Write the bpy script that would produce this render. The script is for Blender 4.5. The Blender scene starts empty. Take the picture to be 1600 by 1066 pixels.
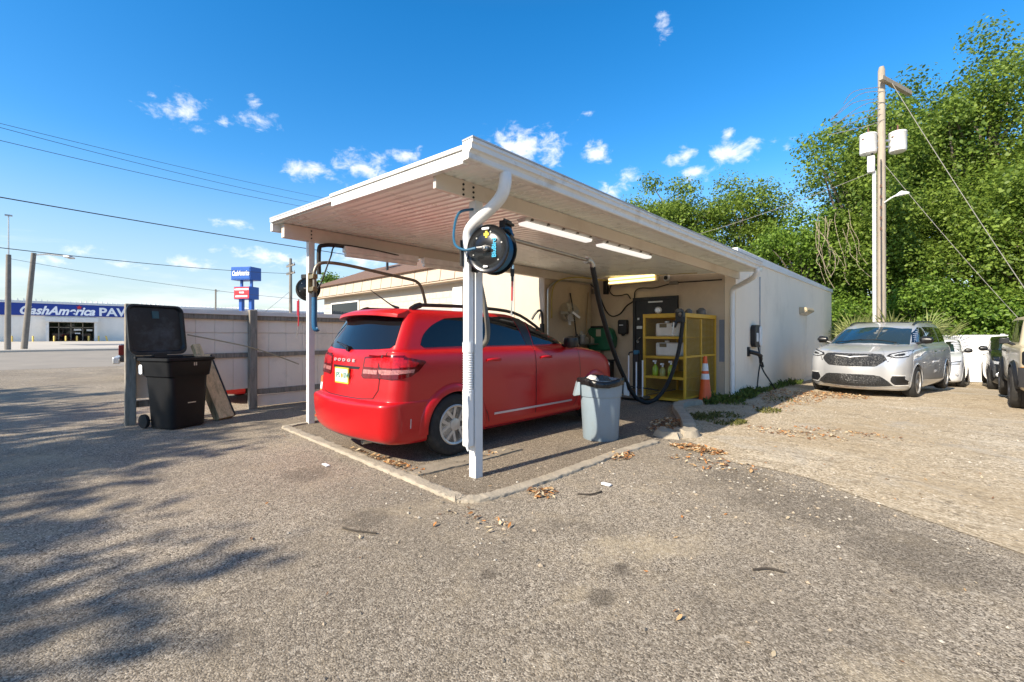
import bpy, bmesh, math, random
import numpy as np
from mathutils import Vector, Matrix, Euler
from mathutils.bvhtree import BVHTree
from mathutils.geometry import delaunay_2d_cdt

random.seed(7)
rng = np.random.default_rng(11)
SC = bpy.context.scene
COL = SC.collection
R = math.radians
ORG = {}

# ------------------------------------------------------------------ mesh builder
class MB:
    def __init__(self):
        self.v = []; self.f = []; self.m = []
    def add(self, vs, fs, mat=0, M=None):
        o = len(self.v)
        if M is not None:
            vs = [M @ Vector(p) for p in vs]
        self.v.extend([tuple(p) for p in vs])
        for f in fs:
            self.f.append(tuple(i + o for i in f)); self.m.append(mat)
        return self
    def box(self, x0, x1, y0, y1, z0, z1, mat=0, M=None):
        vs = [(x0,y0,z0),(x1,y0,z0),(x1,y1,z0),(x0,y1,z0),(x0,y0,z1),(x1,y0,z1),(x1,y1,z1),(x0,y1,z1)]
        fs = [(0,3,2,1),(4,5,6,7),(0,1,5,4),(1,2,6,5),(2,3,7,6),(3,0,4,7)]
        return self.add(vs, fs, mat, M)
    def prism(self, poly, axis, a, b, mat=0, M=None):
        # poly: 2D outline, extruded along axis from a to b
        def mk(p, h):
            if axis == 'x': return (h, p[0], p[1])
            if axis == 'y': return (p[0], h, p[1])
            return (p[0], p[1], h)
        n = len(poly)
        vs = [mk(p, a) for p in poly] + [mk(p, b) for p in poly]
        fs = [tuple(range(n-1, -1, -1)), tuple(range(n, 2*n))]
        for i in range(n):
            j = (i+1) % n
            fs.append((i, j, n+j, n+i))
        return self.add(vs, fs, mat, M)
    def tube(self, path, r, n=8, mat=0, caps=True, closed=False, M=None):
        P = [Vector(p) for p in path]
        k = len(P)
        rr = r if isinstance(r, (list, tuple)) else [r]*k
        vs = []; fs = []
        up = None
        for i in range(k):
            if closed:
                t = P[(i+1) % k] - P[i-1]
            else:
                t = P[min(i+1, k-1)] - P[max(i-1, 0)]
            if t.length < 1e-9: t = Vector((0,0,1))
            t.normalize()
            if up is None:
                a = Vector((0,0,1)) if abs(t.z) < .9 else Vector((1,0,0))
                up = (a - t*a.dot(t)).normalized()
            else:
                up = (up - t*up.dot(t))
                if up.length < 1e-6:
                    a = Vector((0,0,1)) if abs(t.z) < .9 else Vector((1,0,0))
                    up = a - t*a.dot(t)
                up.normalize()
            s = t.cross(up)
            for q in range(n):
                an = 2*math.pi*q/n
                vs.append(P[i] + up*(rr[i]*math.cos(an)) + s*(rr[i]*math.sin(an)))
        m = k if closed else k-1
        for i in range(m):
            a = i*n; b = ((i+1) % k)*n
            for q in range(n):
                w = (q+1) % n
                fs.append((a+q, a+w, b+w, b+q))
        if caps and not closed:
            fs.append(tuple(range(n-1, -1, -1)))
            fs.append(tuple(range((k-1)*n, k*n)))
        return self.add(vs, fs, mat, M)
    def lathe(self, prof, n=24, mat=0, M=None, sweep=None):
        # prof: (r, z) list, revolved about z
        vs = []; fs = []
        k = len(prof)
        for (r, z) in prof:
            for q in range(n):
                a = 2*math.pi*q/n
                vs.append((max(r,1e-4)*math.cos(a), max(r,1e-4)*math.sin(a), z))
        for i in range(k-1):
            for q in range(n):
                w = (q+1) % n
                fs.append((i*n+q, i*n+w, (i+1)*n+w, (i+1)*n+q))
        if prof[0][0] > 1e-3: fs.append(tuple(range(n-1,-1,-1)))
        if prof[-1][0] > 1e-3: fs.append(tuple(range((k-1)*n, k*n)))
        return self.add(vs, fs, mat, M)
    def cyl(self, p0, p1, r0, r1=None, n=16, mat=0, caps=True):
        return self.tube([p0, p1], [r0, r0 if r1 is None else r1], n, mat, caps)
    def quad(self, a, b, c, d, mat=0):
        return self.add([a,b,c,d], [(0,1,2,3)], mat)
    def build(self, name, mats, parent=None, ang=40, bevel=0, seg=2, local=False, flat=False):
        me = bpy.data.meshes.new(name)
        vs = self.v
        if parent is not None:
            o = ORG.get(parent.name, (0,0,0))
            if not local and (o[0] or o[1] or o[2]):
                vs = [(p[0]-o[0], p[1]-o[1], p[2]-o[2]) for p in vs]
        me.from_pydata(vs, [], self.f)
        if not isinstance(mats, (list, tuple)): mats = [mats]
        for m in mats: me.materials.append(m)
        me.polygons.foreach_set('material_index', self.m)
        me.validate(); me.update()
        if not flat:
            me.polygons.foreach_set('use_smooth', [True]*len(me.polygons))
            if ang < 180: me.set_sharp_from_angle(angle=R(ang))
        ob = bpy.data.objects.new(name, me)
        COL.objects.link(ob)
        if parent is not None:
            ob.parent = parent
            ORG[ob.name] = ORG.get(parent.name, (0,0,0))
        else:
            ORG[ob.name] = (0,0,0)
        if bevel:
            b = ob.modifiers.new('bevel', 'BEVEL'); b.width = bevel; b.segments = seg
            b.limit_method = 'ANGLE'; b.angle_limit = R(35); b.harden_normals = False
        return ob

def thing(name, label, cat, loc=(0,0,0), rz=0, group=None, scale=1):
    o = bpy.data.objects.new(name, None); COL.objects.link(o)
    o.empty_display_size = .2
    o.location = loc; o.rotation_euler = (0,0,rz); o.scale = (scale,)*3
    o['label'] = label; o['category'] = cat
    if group: o['group'] = group
    ORG[o.name] = tuple(loc)
    return o
def tag(o, label, cat, group=None):
    o['label'] = label; o['category'] = cat
    if group: o['group'] = group
    return o
def struct(o):
    o['kind'] = 'structure'; return o
def copy_tree(o, parent=None, top=True):
    c = o.copy(); COL.objects.link(c)
    if parent is not None: c.parent = parent
    ORG[c.name] = ORG.get(o.name, (0,0,0))
    for ch in list(o.children): copy_tree(ch, c, False)
    return c

def spline(pts, n=8, closed=False):
    P = [Vector(p) for p in pts]; out = []
    k = len(P)
    for i in range(k-1):
        p0 = P[max(i-1,0)]; p1 = P[i]; p2 = P[i+1]; p3 = P[min(i+2,k-1)]
        for j in range(n):
            t = j/n
            out.append(.5*((2*p1) + (p2-p0)*t + (2*p0-5*p1+4*p2-p3)*t*t + (3*p1-p0-3*p2+p3)*t**3))
    out.append(P[-1])
    return out

def rrect(cx, cy, w, h, r, n=5):
    out = []
    for (sx, sy, a0) in ((1,1,0),(-1,1,90),(-1,-1,180),(1,-1,270)):
        for i in range(n+1):
            a = R(a0 + 90*i/n)
            out.append((cx + sx*(w/2-r) + r*math.cos(a), cy + sy*(h/2-r) + r*math.sin(a)))
    return out

def clip_cell(poly, x0, x1, y0, y1):
    def cl(pl, ax, val, keep_less):
        out = []
        n = len(pl)
        for i in range(n):
            a = pl[i]; b = pl[(i+1) % n]
            ia = (a[ax] <= val) if keep_less else (a[ax] >= val)
            ib = (b[ax] <= val) if keep_less else (b[ax] >= val)
            if ia: out.append(a)
            if ia != ib:
                t = (val - a[ax])/(b[ax]-a[ax])
                out.append((a[0]+t*(b[0]-a[0]), a[1]+t*(b[1]-a[1])))
        return out
    p = cl(poly, 0, x1, True)
    if p: p = cl(p, 0, x0, False)
    if p: p = cl(p, 1, y1, True)
    if p: p = cl(p, 1, y0, False)
    return p

def grid_fill(poly, res):
    """clip an outline into small cells: returns 2D verts, faces"""
    xs = [p[0] for p in poly]; ys = [p[1] for p in poly]
    x0, x1, y0, y1 = min(xs), max(xs), min(ys), max(ys)
    nx = max(1, int(math.ceil((x1-x0)/res))); ny = max(1, int(math.ceil((y1-y0)/res)))
    vid = {}; V = []; F = []
    def gid(p):
        k = (round(p[0]*20000), round(p[1]*20000))
        if k not in vid:
            vid[k] = len(V); V.append((p[0], p[1]))
        return vid[k]
    for i in range(nx):
        a0 = x0 + (x1-x0)*i/nx; a1 = x0 + (x1-x0)*(i+1)/nx
        col = clip_cell(poly, a0, a1, y0-1, y1+1)
        if len(col) < 3: continue
        for j in range(ny):
            b0 = y0 + (y1-y0)*j/ny; b1 = y0 + (y1-y0)*(j+1)/ny
            c = clip_cell(col, a0, a1, b0, b1)
            if len(c) < 3: continue
            ids = []
            for p in c:
                g = gid(p)
                if not ids or ids[-1] != g: ids.append(g)
            if len(ids) > 1 and ids[0] == ids[-1]: ids.pop()
            if len(ids) < 3 or len(set(ids)) != len(ids): 
                s = []
                for g in ids:
                    if g not in s: s.append(g)
                ids = s
                if len(ids) < 3: continue
            ar = 0
            for q in range(len(ids)):
                A = V[ids[q]]; B = V[ids[(q+1) % len(ids)]]
                ar += A[0]*B[1]-A[1]*B[0]
            if abs(ar) < 1e-9: continue
            F.append(tuple(ids))
    return V, F

# ------------------------------------------------------------------ materials
MATS = {}
def nodes(m):
    m.use_nodes = True
    return m.node_tree.nodes, m.node_tree.links
def N(nt, typ, **kw):
    n = nt.new(typ)
    for k, v in kw.items():
        if k.startswith('i_'):
            n.inputs[k[2:].replace('_', ' ')].default_value = v
        else:
            setattr(n, k, v)
    return n
def pbr(name, col, rough=.5, metal=0, var=.12, vs=6, bump=0, bs=60, coat=0, spec=.5, coords='Object', dirt=None, dirt_s=2.0, dirt_lo=.5, dirt_hi=.7, stretch=None, rvar=.1, trans=0):
    if name in MATS: return MATS[name]
    m = bpy.data.materials.new(name)
    nt, ln = nodes(m)
    b = nt['Principled BSDF']
    tc = N(nt, 'ShaderNodeTexCoord')
    src = tc.outputs[coords]
    if stretch:
        mp = N(nt, 'ShaderNodeMapping'); mp.inputs['Scale'].default_value = stretch
        ln.new(src, mp.inputs[0]); src = mp.outputs[0]
    nz = N(nt, 'ShaderNodeTexNoise'); nz.inputs['Scale'].default_value = vs; nz.inputs['Detail'].default_value = 6; nz.inputs['Roughness'].default_value = .65
    ln.new(src, nz.inputs['Vector'])
    mr = N(nt, 'ShaderNodeMapRange'); mr.inputs['From Min'].default_value = .3; mr.inputs['From Max'].default_value = .7
    mr.inputs['To Min'].default_value = 1-var; mr.inputs['To Max'].default_value = 1+var
    ln.new(nz.outputs['Fac'], mr.inputs['Value'])
    mx = N(nt, 'ShaderNodeMix', data_type='RGBA', blend_type='MULTIPLY'); mx.inputs[0].default_value = 1
    mx.inputs[6].default_value = (*col, 1)
    ln.new(mr.outputs[0], mx.inputs[7])
    out = mx.outputs[2]
    if dirt is not None:
        n2 = N(nt, 'ShaderNodeTexNoise'); n2.inputs['Scale'].default_value = dirt_s; n2.inputs['Detail'].default_value = 8; n2.inputs['Roughness'].default_value = .7
        ln.new(src, n2.inputs['Vector'])
        r2 = N(nt, 'ShaderNodeMapRange'); r2.inputs['From Min'].default_value = dirt_lo; r2.inputs['From Max'].default_value = dirt_hi
        ln.new(n2.outputs['Fac'], r2.inputs['Value'])
        m2 = N(nt, 'ShaderNodeMix', data_type='RGBA'); m2.inputs[7].default_value = (*dirt, 1)
        ln.new(r2.outputs[0], m2.inputs[0]); ln.new(out, m2.inputs[6])
        out = m2.outputs[2]
    ln.new(out, b.inputs['Base Color'])
    b.inputs['Metallic'].default_value = metal
    r3 = N(nt, 'ShaderNodeMapRange'); r3.inputs['To Min'].default_value = max(.02, rough-rvar*rough*2); r3.inputs['To Max'].default_value = min(1, rough+rvar*rough*2)
    ln.new(nz.outputs['Fac'], r3.inputs['Value']); ln.new(r3.outputs[0], b.inputs['Roughness'])
    b.inputs['Specular IOR Level'].default_value = spec
    b.inputs['Coat Weight'].default_value = coat
    b.inputs['Coat Roughness'].default_value = .04
    if bump:
        n3 = N(nt, 'ShaderNodeTexNoise'); n3.inputs['Scale'].default_value = bs; n3.inputs['Detail'].default_value = 4
        ln.new(src, n3.inputs['Vector'])
        bp = N(nt, 'ShaderNodeBump'); bp.inputs['Strength'].default_value = bump; bp.inputs['Distance'].default_value = .02
        ln.new(n3.outputs['Fac'], bp.inputs['Height']); ln.new(bp.outputs[0], b.inputs['Normal'])
    MATS[name] = m
    return m
def emit(name, col, s):
    m = bpy.data.materials.new(name); nt, ln = nodes(m)
    b = nt['Principled BSDF']
    b.inputs['Base Color'].default_value = (*col, 1)
    b.inputs['Emission Color'].default_value = (*col, 1); b.inputs['Emission Strength'].default_value = s
    return m
def glassy(name, col, rough=.03, alpha=1):
    m = bpy.data.materials.new(name); nt, ln = nodes(m)
    b = nt['Principled BSDF']
    b.inputs['Base Color'].default_value = (*col, 1); b.inputs['Roughness'].default_value = rough
    b.inputs['Specular IOR Level'].default_value = .8
    if alpha < 1: b.inputs['Alpha'].default_value = alpha
    return m

WHITE = pbr('white_painted_metal', (.72,.71,.68), .45, 0, .07, 3, dirt=(.40,.34,.27), dirt_s=3.5, dirt_lo=.55, dirt_hi=.82)
SOFFIT = pbr('cream_soffit_panel', (.82,.86,.81), .28, 0, .06, 2, dirt=(.72,.72,.65), dirt_s=1.2, dirt_lo=.5, dirt_hi=.9)
STUCCO = pbr('cream_stucco', (.70,.65,.57), .9, 0, .06, 2.5, bump=.25, bs=70, dirt=(.55,.47,.38), dirt_s=.9, dirt_lo=.52, dirt_hi=.85)
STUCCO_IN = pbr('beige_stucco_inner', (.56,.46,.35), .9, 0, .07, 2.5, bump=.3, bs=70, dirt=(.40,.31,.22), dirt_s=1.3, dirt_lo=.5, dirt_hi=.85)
BLACKPL = pbr('black_plastic', (.012,.012,.014), .45, 0, .2, 9, bump=.05, bs=80)
BLACKRUB = pbr('black_rubber', (.014,.014,.014), .75, 0, .25, 12, bump=.1, bs=90)
STEEL = pbr('galvanised_steel', (.45,.44,.42), .38, .85, .2, 12)
DARKSTEEL = pbr('weathered_steel_pipe', (.22,.20,.17), .45, .7, .25, 10)
CHROME = pbr('chrome', (.75,.75,.76), .12, 1, .03, 4)
CONC = pbr('weathered_concrete', (.355,.305,.235), .92, 0, .16, 6, bump=.5, bs=50, dirt=(.25,.22,.18), dirt_s=2.2, dirt_lo=.5, dirt_hi=.75)
WOODGREY = pbr('weathered_grey_wood', (.29,.255,.21), .9, 0, .3, 5, bump=.4, bs=30, stretch=(6,6,.7), dirt=(.14,.13,.105), dirt_s=4, dirt_lo=.5, dirt_hi=.7)
YELLOW = pbr('yellow_paint', (.62,.36,.03), .5, 0, .14, 5, dirt=(.36,.2,.04), dirt_s=5, dirt_lo=.6, dirt_hi=.8)
DARKGLASS = glassy('tinted_glass', (.006,.007,.008), .02)
DARKGLASS.node_tree.nodes['Principled BSDF'].inputs['Specular IOR Level'].default_value = .5
SKY_STRENGTH, SUN_STRENGTH, EXPOSURE = .096, 4.2, 1.06
CLOUD_COL = (5.9,6.1,6.4)
CLOUDS = [(-0.6343, 0.3848, 0.043, 0.0235, 0.9), (-0.5764, 0.3806, 0.0142, 0.0093, 0.6), (-0.5213, 0.3944, 0.0351, 0.0147, 0.95), (-0.5213, 0.4267, 0.013, 0.0183, 0.75), (-0.4311, 0.3243, 0.058, 0.0185, 1.1), (-0.3175, 0.338, 0.0658, 0.0334, 1.1), (-0.2247, 0.3706, 0.0411, 0.0168, 0.8), (0.0286, 0.3951, 0.0993, 0.0406, 1.2), (0.0, 0.4193, 0.05, 0.0189, 1.0), (0.1864, 0.3818, 0.0329, 0.0216, 1.1), (0.2584, 0.3349, 0.0239, 0.0147, 0.8), (0.3656, 0.3563, 0.0393, 0.0163, 1.0), (0.4636, 0.3526, 0.0726, 0.0201, 1.2), (0.4522, 0.3835, 0.0161, 0.011, 0.9), (0.3928, 0.3258, 0.0384, 0.0165, 1.1), (0.2179, 0.3028, 0.0338, 0.0177, 1.0), (0.3265, 0.5836, 0.0178, 0.0204, 0.8), (-0.554, 0.2095, 0.0359, 0.0104, 1.0), (-0.7635, 0.1344, 0.0213, 0.0101, 1.0), (-0.8132, 0.1134, 0.0278, 0.0097, 0.9), (-0.7168, 0.12, 0.0249, 0.0095, 0.8), (-0.6296, 0.1309, 0.0483, 0.0113, 0.9), (-0.4862, 0.1504, 0.0935, 0.0172, 1.0), (0.1767, 0.4529, 0.0193, 0.0079, 0.5), (-0.6747, 0.3953, 0.0105, 0.0057, 0.5), (-0.3175, 0.1601, 0.0792, 0.0185, 0.9)]
# ------------------------------------------------------------------ ground
def gz(x, y):
    z = 0.0
    if x < -20: z += .008*(-20-max(x,-90))
    t = min(max(y-12, 0), 9.0)
    if x > -3:
        z -= .045*t*min(1, (x+3)/3)
    return z

def ground_material(name, kind):
    m = bpy.data.materials.new(name); nt, ln = nodes(m); b = nt['Principled BSDF']
    tc = N(nt, 'ShaderNodeTexCoord'); O = tc.outputs['Object']
    def noise(s, d=6, r=.6, dist=0):
        n = N(nt, 'ShaderNodeTexNoise'); n.inputs['Scale'].default_value = s; n.inputs['Detail'].default_value = d
        n.inputs['Roughness'].default_value = r; n.inputs['Distortion'].default_value = dist
        ln.new(O, n.inputs['Vector']); return n.outputs['Fac']
    def rng_(src, a, c, lo=0, hi=1):
        n = N(nt, 'ShaderNodeMapRange'); n.inputs['From Min'].default_value = a; n.inputs['From Max'].default_value = c
        n.inputs['To Min'].default_value = lo; n.inputs['To Max'].default_value = hi
        ln.new(src, n.inputs['Value']); return n.outputs[0]
    def mix(f, a, c, mode='MIX'):
        n = N(nt, 'ShaderNodeMix', data_type='RGBA', blend_type=mode)
        for sock, val in ((0,f),(6,a),(7,c)):
            if isinstance(val, (tuple, float, int)):
                n.inputs[sock].default_value = (*val,1) if isinstance(val, tuple) else val
            else: ln.new(val, n.inputs[sock])
        return n.outputs[2]
    def mul(a, c):
        n = N(nt, 'ShaderNodeMath', operation='MULTIPLY'); ln.new(a, n.inputs[0])
        if isinstance(c, float): n.inputs[1].default_value = c
        else: ln.new(c, n.inputs[1])
        return n.outputs[0]
    vo = N(nt, 'ShaderNodeTexVoronoi'); vo.inputs['Scale'].default_value = 125 if kind != 'gravel' else 60
    ln.new(O, vo.inputs['Vector'])
    sp = N(nt, 'ShaderNodeSeparateColor'); ln.new(vo.outputs['Color'], sp.inputs[0])
    vo2 = N(nt, 'ShaderNodeTexVoronoi'); vo2.inputs['Scale'].default_value = 38
    ln.new(O, vo2.inputs['Vector'])
    sp2 = N(nt, 'ShaderNodeSeparateColor'); ln.new(vo2.outputs['Color'], sp2.inputs[0])
    cr = N(nt, 'ShaderNodeValToRGB'); e = cr.color_ramp.elements
    if kind == 'asphalt':
        stops = [(0,(.052,.042,.032)),(.16,(.115,.095,.072)),(.34,(.215,.18,.138)),(.55,(.295,.25,.195)),(.8,(.39,.333,.262)),(1,(.57,.50,.40))]
    elif kind == 'floor':
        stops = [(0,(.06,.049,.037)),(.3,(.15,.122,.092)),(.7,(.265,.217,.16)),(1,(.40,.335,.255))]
    else:
        stops = [(0,(.19,.148,.095)),(.25,(.35,.285,.20)),(.65,(.48,.40,.29)),(1,(.66,.57,.44))]
    e[0].position = stops[0][0]; e[0].color = (*stops[0][1],1); e[1].position = stops[-1][0]; e[1].color = (*stops[-1][1],1)
    for p, c in stops[1:-1]:
        q = e.new(p); q.color = (*c,1)
    ln.new(sp.outputs[0], cr.inputs[0])
    c = cr.outputs[0]
    big = noise(.55, 8, .62); mid = noise(2.6, 8, .7); fine = noise(23, 5, .7)
    if kind == 'asphalt':
        # broad patches where the binder has worn off, sandy film, oil stains
        c = mix(rng_(big, .42, .62), c, mix(.38, c, (.17,.14,.105)))
        c = mix(mul(rng_(mid, .5, .72), .42), c, (.36,.29,.195))
        c = mix(mul(rng_(noise(.8, 7, .68, .5), .56, .68), .55), c, (.43,.35,.235))
        c = mix(mul(rng_(noise(1.1, 10, .72), .57, .68), .4), c, (.10,.085,.068))
        c = mix(mul(rng_(noise(.23, 5, .6, .6), .45, .6), .35), c, (.15,.127,.10))
        c = mix(mul(rng_(noise(14, 4, .6), .66, .74), .4), c, (.055,.046,.036))
        for (sx_, sy_, sr_) in ((1.97,-.54,.075),(1.93,-.49,.05),(1.41,-1.13,.06),(2.03,-.86,.10),(.1,-1.25,.22),(-1.4,-1.1,.3),(2.6,1.5,.55),(3.3,1.0,.5),(1.9,1.9,.4)):
            vm = N(nt, 'ShaderNodeVectorMath', operation='DISTANCE'); ln.new(O, vm.inputs[0]); vm.inputs[1].default_value = (sx_, sy_, 0)
            ad = N(nt, 'ShaderNodeMath', operation='MULTIPLY_ADD'); ln.new(noise(9, 5, .7), ad.inputs[0]); ad.inputs[1].default_value = sr_*1.5; ln.new(vm.outputs['Value'], ad.inputs[2])
            c = mix(mul(rng_(ad.outputs[0], sr_*1.8, sr_*1.35), .55 if sr_ < .15 else .4), c, (.075,.062,.048))
        c = mix(mul(rng_(sp2.outputs[1], .965, .975), .4), c, (.48,.42,.34))
    elif kind == 'floor':
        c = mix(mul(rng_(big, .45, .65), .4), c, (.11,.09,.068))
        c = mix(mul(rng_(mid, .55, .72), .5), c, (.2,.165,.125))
    else:
        c = mix(mul(rng_(big, .4, .62), .7), c, (.37,.285,.18))
        c = mix(mul(rng_(mid, .53, .7), .65), c, (.20,.16,.11))
        c = mix(mul(rng_(noise(6, 8, .75), .56, .66), .6), c, (.13,.105,.072))
        c = mix(mul(rng_(noise(.9, 6, .6, 1.2), .55, .66), .45), c, (.40,.37,.32))
        mp = N(nt, 'ShaderNodeMapping'); mp.inputs['Rotation'].default_value = (0,0,R(-40)); mp.inputs['Scale'].default_value = (.55,2.6,1); ln.new(O, mp.inputs[0])
        for (sc_, lo_, hi_, st2, cc_) in ((2.2,.56,.66,.6,(.20,.155,.10)),(5.5,.58,.66,.65,(.12,.095,.065)),(1.0,.56,.68,.6,(.60,.52,.40))):
            q = N(nt, 'ShaderNodeTexNoise'); q.inputs['Scale'].default_value = sc_; q.inputs['Detail'].default_value = 9; q.inputs['Roughness'].default_value = .72
            ln.new(mp.outputs[0], q.inputs['Vector'])
            c = mix(mul(rng_(q.outputs['Fac'], lo_, hi_), st2), c, cc_)
    c = mix(1.0, c, rng_(fine, .3, .7, .78, 1.22), 'MULTIPLY')
    ln.new(c, b.inputs['Base Color'])
    b.inputs['Roughness'].default_value = .93; b.inputs['Specular IOR Level'].default_value = .2
    bp = N(nt, 'ShaderNodeBump'); bp.inputs['Strength'].default_value = .55; bp.inputs['Distance'].default_value = .006
    ln.new(vo.outputs['Distance'], bp.inputs['Height'])
    bp.invert = True
    bp2 = N(nt, 'ShaderNodeBump'); bp2.inputs['Strength'].default_value = .5; bp2.inputs['Distance'].default_value = .03
    ln.new(mid, bp2.inputs['Height']); ln.new(bp.outputs[0], bp2.inputs['Normal'])
    ln.new(bp2.outputs[0], b.inputs['Normal'])
    return m

ASPH = ground_material('worn_asphalt', 'asphalt')
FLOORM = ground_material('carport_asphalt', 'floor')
GRAV = ground_material('sandy_gravel', 'gravel')
FARROAD = pbr('far_road_asphalt', (.27,.235,.19), .9, 0, .12, .5)
FARCONC = pbr('far_concrete', (.50,.45,.375), .9, 0, .1, .4, dirt=(.38,.34,.28), dirt_s=.2)

def sheet(name, poly, res, dz, mat, zf=gz):
    n = len(poly); pts = [Vector(p) for p in poly]; eds = [(i,(i+1)%n) for i in range(n)]
    xs = [p[0] for p in poly]; ys = [p[1] for p in poly]
    def inside(x, y):
        c = False
        for i in range(n):
            a, b_ = poly[i], poly[i-1]
            if (a[1] > y) != (b_[1] > y) and x < (b_[0]-a[0])*(y-a[1])/(b_[1]-a[1])+a[0]: c = not c
        return c
    for x in np.arange(math.ceil(min(xs)), max(xs), res):
        for y in np.arange(math.ceil(min(ys)), max(ys), res):
            if inside(x, y) and inside(x+.1, y+.1) and inside(x-.1, y-.1): pts.append(Vector((x,y)))
    V, E_, F, *_ = delaunay_2d_cdt(pts, eds, [list(range(n))], 1, 1e-6)
    b = MB(); b.add([(p[0],p[1],zf(p[0],p[1])+dz) for p in V], F)
    o = b.build(name, mat, ang=180); return struct(o)

def lines(lo, hi, dense0, dense1, step):
    L = list(np.arange(dense0, dense1+1e-6, step))
    s = step; p = dense1
    while p < hi: s *= 1.6; p += s; L.append(min(p, hi))
    s = step; p = dense0
    while p > lo: s *= 1.6; p -= s; L.insert(0, max(p, lo))
    return L
gx = lines(-900, 900, -40, 20, 1.0); gy = lines(-900, 900, -16, 26, 1.0)
b = MB()
b.add([(x,y,gz(x,y)) for y in gy for x in gx],
      [(j*len(gx)+i, j*len(gx)+i+1, (j+1)*len(gx)+i+1, (j+1)*len(gx)+i) for j in range(len(gy)-1) for i in range(len(gx)-1)])
struct(b.build('ground', ASPH, ang=180))

def wob(pts, amp, n=6, seed=1, closed=True):
    r = random.Random(seed); out = []
    for i in range(len(pts)-(0 if closed else 1)):
        a = pts[i]; c = pts[(i+1) % len(pts)]
        L = math.hypot(c[0]-a[0], c[1]-a[1]); k = max(1, min(int(L/.12), 60)) if n else 1
        for j in range(k):
            t = j/k
            out.append((a[0]+(c[0]-a[0])*t + r.uniform(-amp,amp)*(j>0), a[1]+(c[1]-a[1])*t + r.uniform(-amp,amp)*(j>0)))
    return out
# gravel lot to the right
edge = [(.62,3.2),(1.25,2.85),(1.62,2.45),(2.0,2.43),(2.45,2.33),(2.95,1.98),(3.75,1.5),(4.8,.75),(7,-.9),(12,-4.5)]
edge = [tuple(p[:2]) for p in spline([(x,y,0) for x,y in edge], 5)]
gp = wob(edge, .05, 6, 3, False) + [(30,-4.5),(30,30),(-.12,30),(-.12,8.1),(-.55,7.0),(-.4,5.7),(.05,5.0),(.4,4.3)]
sheet('gravel_lot', gp, 1.0, .006, GRAV)
# carport floor and its concrete strip
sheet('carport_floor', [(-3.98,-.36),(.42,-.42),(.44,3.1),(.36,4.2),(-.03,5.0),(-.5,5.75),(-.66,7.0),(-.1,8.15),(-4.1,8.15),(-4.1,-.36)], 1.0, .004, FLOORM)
b = MB(); r = random.Random(5)
V, F = grid_fill(wob([(-.75,-.36),(-.48,-.36),(-.42,.2),(-.42,1.15),(-.62,1.15),(-.72,.2)], .012, 6, 9), .1)
b.add([(x,y,.022+r.uniform(-.003,.003)) for x,y in V], F)
n0 = len(V)
pl = wob([(-.75,-.36),(-.48,-.36),(-.42,.2),(-.42,1.15),(-.62,1.15),(-.72,.2)], .012, 6, 9)
for i in range(len(pl)):
    a = pl[i]; c = pl[(i+1)%len(pl)]
    b.quad((a[0],a[1],0),(c[0],c[1],0),(c[0],c[1],.022),(a[0],a[1],.022))
struct(b.build('concrete_strip', pbr('stained_concrete', (.25,.21,.16), .9, 0, .2, 7, bump=.4, bs=40, dirt=(.15,.125,.09), dirt_s=3), ang=30))

def kerb(name, path, w, h, seed, mat=CONC):
    P = spline(path, 22); r = random.Random(seed); b = MB(); k = len(P)
    prof = [(-.5,0),(-.49,.5),(-.45,.95),(-.2,1),(.2,1),(.45,.95),(.49,.5),(.5,0)]
    vs = []
    for i, p in enumerate(P):
        t = (P[min(i+1,k-1)]-P[max(i-1,0)]).normalized(); s = Vector((t.y,-t.x,0))
        ww = w*(1+r.uniform(-.1,.1)); hh = h*(1+r.uniform(-.12,.12))
        for (a,c) in prof:
            ch = (r.uniform(-.016,.004) if abs(a) > .4 and r.random() < .2 else r.uniform(-.003,.003))*(1 if a > 0 else -1)
            vs.append(p + s*(a*ww + ch) + Vector((0,0,c*hh + (r.uniform(-.004,.001) if c > .9 else 0) - (.03 if c==0 else 0))))
    m = len(prof); fs = []
    for i in range(k-1):
        for j in range(m-1):
            fs.append((i*m+j, i*m+j+1, (i+1)*m+j+1, (i+1)*m+j))
    fs.append(tuple(range(m))); fs.append(tuple(range((k-1)*m, k*m))[::-1])
    b.add(vs, fs)
    return struct(b.build(name, mat, ang=60))
kerb('kerb', [(-4.02,-.40,0),(-2.8,-.41,0),(-1.2,-.44,0),(-.2,-.46,0),(.36,-.47,0)], .14, .03, 1)
kerb('kerb', [(.30,-.50,0),(.46,-.30,0),(.52,.4,0),(.52,1.2,0),(.52,2.0,0),(.58,2.75,0)], .14, .03, 2)
kerb('kerb', [(-4.05,-.42,0),(-4.14,.1,0),(-4.2,1.2,0),(-4.24,3,0)], .12, .03, 3)
kerb('kerb', [(.62,3.75,0),(.45,4.1,0),(.15,4.65,0),(-.2,5.25,0),(-.42,5.8,0),(-.40,6.25,0),(-.3,6.5,0)], .20, .11, 4)
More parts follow.
